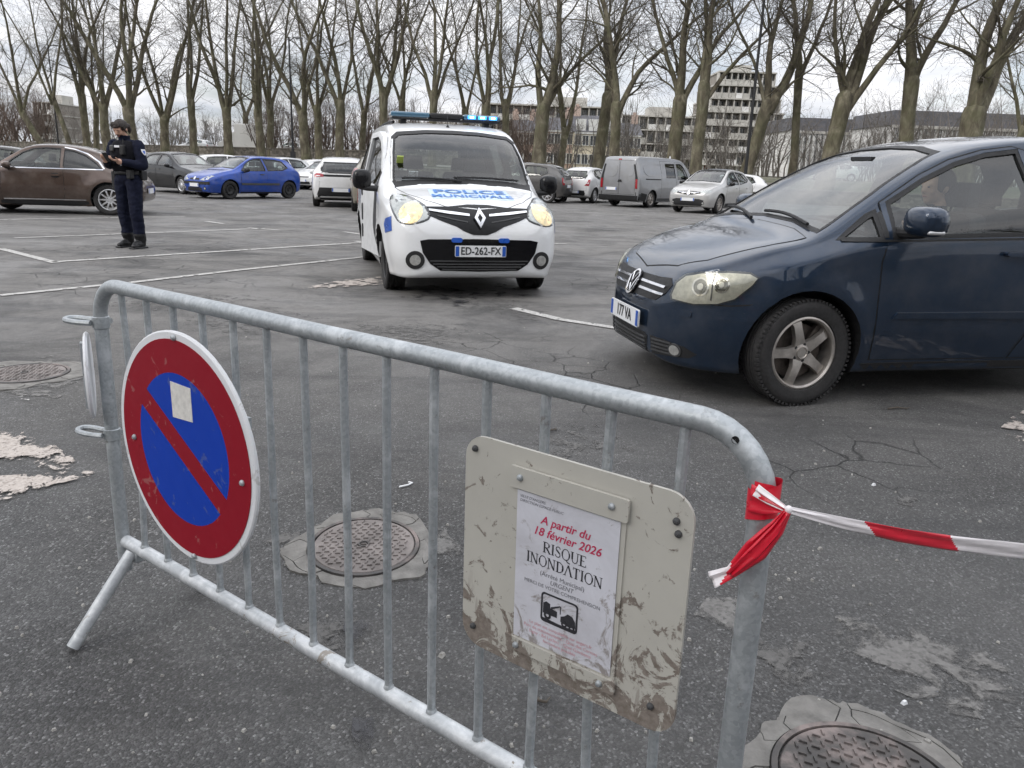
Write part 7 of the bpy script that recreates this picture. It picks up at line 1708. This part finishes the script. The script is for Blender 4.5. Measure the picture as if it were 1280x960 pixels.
def officer():
    loc = G(168, 309.5); o = empty('person', (loc[0], loc[1], 0), 4.42); o.scale = (1.10, 1.10, 1.045); tag(o, 'police officer in navy uniform and vest looking down at a phone', 'person')
    b = MB()
    # legs
    for s_, fx in ((1, .02), (-1, -.03)):
        hip, kn, an = (0, .092*s_, .90), (.025+fx, .118*s_, .49), (-.02+fx, .118*s_, .11)
        capsule(b, hip, kn, .104, .082); capsule(b, kn, an, .082, .068); capsule(b, (-.035+fx, .115*s_, .15), (-.03+fx, .115*s_, .055), .056, .052)
        capsule(b, (-.04+fx, .118*s_, .042), (.13+fx, .135*s_, .036), .044, .038); q = MB(); q.ball((.03+fx, .123*s_, .055), (.11, .05, .055), 14, 10); b.add(q.v[0], q.f)
        capsule(b, (.0+fx, .122*s_, .30), (.0+fx, .120*s_, .17), .070, .076)
    # trunk
    def el(p, r, ry=0.):
        q = MB(); q.ball((0, 0, 0), r, 22, 14); Rm = np.array(Matrix.Rotation(ry, 3, 'Y')); b.add(q.v[0] @ Rm.T+np.array(p), q.f)
    el((-.005, 0, .95), (.118, .165, .12)); el((.0, 0, 1.06), (.115, .150, .13)); el((.005, 0, 1.22), (.128, .168, .17)); el((-.005, 0, 1.345), (.108, .185, .085)); capsule(b, (-.01, 0, 1.40), (.018, 0, 1.475), .068, .058)
    el((-.02, 0, 1.405), (.085, .15, .045))
    # arms bent, both hands meeting in front of the chest
    for s_ in (1, -1):
        sh, elb, wr = (-.01, .188*s_, 1.365), (.02, .262*s_, 1.105), (.225, .105*s_, 1.15 if s_ > 0 else 1.165)
        capsule(b, sh, elb, .076, .066); capsule(b, elb, wr, .066, .046); capsule(b, wr, tuple(np.array(wr)+.02*np.array([.8, -.4*s_, 0])), .036, .030)
        k_ = np.array(wr)+np.array([.078, -.040*s_, .022]); hand(b, wr, k_, -s_, 1.0)
    hc = (.050, 0, 1.565); L, Rm = head_parts(b, hc, .50); capsule(b, (.01, 0, 1.44), (.035, 0, 1.53), .050, .048)
    wl = [np.array((.225, .105*s_, 1.155)) for s_ in (1, -1)]
    def reg(p):
        if p[2] > 1.492 and np.linalg.norm(p-np.array(hc)) < .16: return 0
        if p[0] > .243 and p[2] > 1.08: return 0
        if p[2] < .20: return 2
        return 1
    fuse('body', b, .0075, [M['skin'], M['uniform'], M['boot']], reg, o)
    # hair: cap over the skull with fringe and a tied tail
    h_ = MB(); q = MB(); q.ball((-.010, 0, .034), (.106, .083, .096), 28, 20); V = q.v[0]; F = [f for f in q.f if not (np.mean([V[i][0] for i in f]) > .055 and np.mean([V[i][2] for i in f]) < .062) and np.mean([V[i][2] for i in f]) > -.07+.0*1 and not (np.mean([V[i][0] for i in f]) > .01 and np.mean([V[i][2] for i in f]) < .0)]
    rng = np.random.default_rng(2); V = V+rng.normal(0, .0022, V.shape); h_.add(V @ Rm.T+np.array(hc), F)
    for y0 in np.linspace(-.06, .06, 9): h_.tube([L((.035, y0*.7, .118)), L((.066, y0, .094)), L((.083, y0*1.1, .070+rng.uniform(-.012, .012)))], [.010, .008, .002], 6)
    for s_ in (1, -1): h_.tube([L((.03, .076*s_, .06)), L((.032, .084*s_, .01)), L((.02, .082*s_, -.045))], [.014, .012, .004], 6)
    h_.tube([L((-.10, 0, .03)), L((-.125, 0, -.01)), L((-.125, 0, -.07)), L((-.10, 0, -.11))], [.025, .034, .028, .008], 10); hb = h_.build('hair', M['hair'], o, 60); sm = hb.modifiers.new('s', 'SOLIDIFY'); sm.thickness = .006
    for s_ in (1, -1):
        e = MB(); e.ball(L((.083, .029*s_, .006)), (.007, .012, .005), 10, 6); e.build('eye', M['eye'], o); e = MB(); e.tube([L((.088, .012*s_, .026)), L((.090, .030*s_, .031)), L((.078, .048*s_, .024))], [.003, .004, .002], 6); e.build('eyebrow', M['hair'], o)
    e = MB(); e.tube([L((.083, -.02, -.052)), L((.091, 0, -.050)), L((.083, .02, -.052))], [.003, .006, .003], 6); e.build('mouth', M['lips'], o)
    # stand-up collar, vest, belt and kit
    c_ = MB(); c_.lathe([(.066, 0), (.070, .03), (.072, .062), (.064, .066), (.058, .03)], 22, 'Z', (.010, 0, 1.425)); co = c_.build('collar', M['uniform'], o, 60)
    v_ = MB(); n = 28; rows = []
    for z, rx, ry in ((1.02, .128, .168), (1.06, .140, .178), (1.18, .148, .186), (1.28, .146, .190), (1.36, .124, .172), (1.405, .100, .135), (1.425, .082, .10)):
        th = np.arange(n)*2*PI/n; sq = 2.6; rows.append(np.stack([.004+rx*np.sign(np.cos(th))*np.abs(np.cos(th))**(2/sq), ry*np.sign(np.sin(th))*np.abs(np.sin(th))**(2/sq), np.full(n, z)], -1))
    v_.add(np.concatenate(rows), [(i*n+j, i*n+(j+1) % n, (i+1)*n+(j+1) % n, (i+1)*n+j) for i in range(6) for j in range(n)]); vo = v_.build('vest', M['vest'], o, 50); sm = vo.modifiers.new('s', 'SOLIDIFY'); sm.thickness = .012
    bt = MB(); rows = []
    for z, k_ in ((.985, 1.0), (.990, 1.04), (1.028, 1.04), (1.033, 1.0)):
        th = np.arange(n)*2*PI/n; rows.append(np.stack([.128*k_*np.cos(th), .170*k_*np.sin(th), np.full(n, z)], -1))
    bt.add(np.concatenate(rows), [(i*n+j, i*n+(j+1) % n, (i+1)*n+(j+1) % n, (i+1)*n+j) for i in range(3) for j in range(n)]); be = bt.build('belt', M['boot'], o, 50)
    for nm, p, d_, m_ in (('radio', (.150, .085, 1.30), (.045, .065, .13), 'trim'), ('chest_pouch', (.155, -.07, 1.17), (.05, .11, .12), 'vest'), ('chest_pouch', (.158, .075, 1.13), (.05, .09, .10), 'vest'), ('belt_pouch', (.11, .135, .99), (.07, .07, .12), 'boot'), ('holster', (-.02, -.205, .90), (.12, .06, .24), 'boot'), ('belt_pouch', (-.06, .185, .98), (.10, .05, .13), 'boot'), ('body_camera', (.152, -.075, 1.32), (.03, .06, .08), 'trim_grey')):
        q = MB(); q.box(p, d_); bevel_obj(q.build(nm, M[m_], o), .012, 2)
    q = MB(); q.tube([(.150, .105, 1.36), (.150, .105, 1.44)], .006, 6); q.build('radio_aerial', M['trim'], o)
    q = MB(); q.box((.1565, .02, 1.345), (.006, .10, .028)); q.build('name_strip', M['badge_white'], o, 0)
    q = MB(); q.box((.185, .075, 1.14), (.004, .02, .075)); q.build('key_strap', M['badge_white'], o, 0)
    # white shield on the left sleeve
    s2 = [(-.030, .035), (.030, .035), (.032, .0), (.020, -.030), (0, -.046), (-.020, -.030), (-.032, .0)]
    q = MB(); P = []
    for x, z in s2:
        xx, zz = .006+x, 1.285+z; yc = .188+(1.365-zz)*.285; cxx = -.01+(1.365-zz)*.115; rr = .076-(1.365-zz)*.038; P.append((xx, yc+math.sqrt(max(.0002, (rr+.004)**2-(xx-cxx)**2)), zz))
    q.poly(P, (0, .004, 0)); sh_ = q.build('sleeve_shield', M['badge_white'], o, 0)
    q = MB(); P2 = [tuple(np.array(p)*.5+np.mean(P, 0)*.5+np.array([0, .005, 0])) for p in P]; q.poly(P2, (0, .002, 0)); q.build('shield_emblem', M['police_blue'], sh_, 0)
    for s_, dx in ((1, .02), (-1, -.03)):
        q = MB(); q.box((.045+dx, .128*s_, .012), (.27, .088, .024)); bevel_obj(q.build('boot_sole', M['boot'], o), .010, 2)
    # phone, a thing of its own
    Rz = Matrix.Rotation(4.42, 4, 'Z'); ph = empty('mobile_phone'); ph.matrix_world = Matrix.Translation((loc[0], loc[1], 0)) @ Rz @ Matrix.Translation((.335*1.10, .0, 1.205*1.045)) @ Matrix.Rotation(R(-52), 4, 'Y'); tag(ph, 'black mobile phone held by the police officer', 'phone')
    q = MB(); q.box((0, 0, 0), (.15, .075, .010)); bevel_obj(q.build('case', M['trim'], ph), .004, 2); q = MB(); q.box((0, 0, .0056), (.138, .066, .0012)); q.build('screen', M['gloss_black'], ph, 0)
    return o
officer()
def driver():
    # seated at the wheel of the blue car
    o = empty('person'); o.matrix_world = VW.root.matrix_world @ Matrix.Translation((-1.06, .37, .0)); o.location = o.matrix_world.translation
    bpy.context.view_layer.update()
    tag(o, 'driver in dark clothing seated at the wheel of the blue car', 'person'); b = MB()
    def el(p, r): q = MB(); q.ball(p, r, 18, 12); b.add(q.v[0], q.f)
    el((.0, 0, .62), (.15, .18, .12)); el((-.05, 0, .78), (.12, .16, .18)); el((-.08, 0, .97), (.125, .19, .17)); el((-.08, 0, 1.06), (.09, .19, .07)); capsule(b, (-.075, 0, 1.10), (-.055, 0, 1.18), .06, .055)
    for s_ in (1, -1):
        capsule(b, (.02, .09*s_, .60), (.42, .12*s_, .66), .085, .065); capsule(b, (.42, .12*s_, .66), (.62, .12*s_, .40), .06, .05); capsule(b, (.60, .12*s_, .38), (.72, .12*s_, .40), .04, .035)
        capsule(b, (-.08, .20*s_, 1.06), (.03, .26*s_, .86), .062, .05); capsule(b, (.03, .26*s_, .86), (.20, .16*s_, .98), .05, .036); hand(b, (.20, .16*s_, .98), (.245, .155*s_, 1.02), -s_, .6)
    hc = (-.045, 0, 1.27); L, Rm = head_parts(b, hc, .05)
    fuse('body', b, .011, [M['skin'], M['vest']], lambda p: 0 if (p[2] > 1.165 or (p[0] > .205 and p[2] > .9)) else 1, o)
    h_ = MB(); q = MB(); q.ball((-.010, 0, .034), (.106, .083, .096), 20, 14); V = q.v[0]; F = [f for f in q.f if not (np.mean([V[i][0] for i in f]) > .045 and np.mean([V[i][2] for i in f]) < .075) and np.mean([V[i][2] for i in f]) > -.06]; h_.add(V @ Rm.T+np.array(hc), F); hb = h_.build('hair', M['hair'], o, 60); sm = hb.modifiers.new('s', 'SOLIDIFY'); sm.thickness = .006
    for s_ in (1, -1):
        e = MB(); e.ball(L((.086, .029*s_, .008)), (.006, .011, .006), 8, 6); e.build('eye', M['eye'], o)
    e = MB(); e.tube([L((.083, -.02, -.052)), L((.091, 0, -.050)), L((.083, .02, -.052))], [.003, .005, .003], 6); e.build('mouth', M['lips'], o)
bpy.context.view_layer.update()
driver()
# ------------------------------------------------------------------ behind the camera (seen in paint and glass)
def behind():
    src = [o for o in COL.objects if o.name.startswith('plane_tree')][:8]
    rng = np.random.default_rng(9)
    for i, (x, y) in enumerate([(-22, -12), (-13, -9), (-5.5, -3.2), (5.5, -4.0), (13, -10), (22, -13), (31, -12), (-31, -13)]):
        s = src[i]; r = s.copy(); COL.objects.link(r); r.location = (x, y, 0); r.rotation_euler = (0, 0, rng.uniform(0, 6)); r['label'] = ['plane tree behind the photographer, ' + w_ for w_ in ('second from its left end', 'third from its left end', 'fourth from its left end', 'fourth from its right end', 'third from its right end', 'second from its right end', 'rightmost of the row', 'leftmost of the row')][i]; r['group'] = 'plane trees behind the photographer'
        for ch in s.children:
            c = ch.copy(); COL.objects.link(c); c.parent = r
            for g in ch.children:
                d = g.copy(); COL.objects.link(d); d.parent = c
    r = empty('quay_building', (4, -46, 0)); tag(r, 'long pale quay building across the street behind the photographer', 'building')
    b = MB(); b.box((0, -6, 6.5), (110, 12, 13)); b.build('wall', plain('quay_stone', (.34, .31, .27), .9, var=.25, scale=.5), r, 0)
    b = MB(); b.box((0, -6, 14.2), (111, 12.5, 2.6), taper=.93); b.build('roof', M['slate'], r, 0)
    pr = win_proto(1.3, 1.9, 1)
    for f in range(4):
        for i in range(26):
            o = put_win(pr, r, -52+i*4.1, .03, 1.9+f*3.1); o.rotation_euler = (0, 0, PI)
    hatch('parked_van', 'white van parked across the street behind the photographer', (7.5, -9.5, 0), 0.1, P_['white_car'], 1.25, 1.15, 1.35, res=2.5, interior=False, cat='van', group=None)
behind()
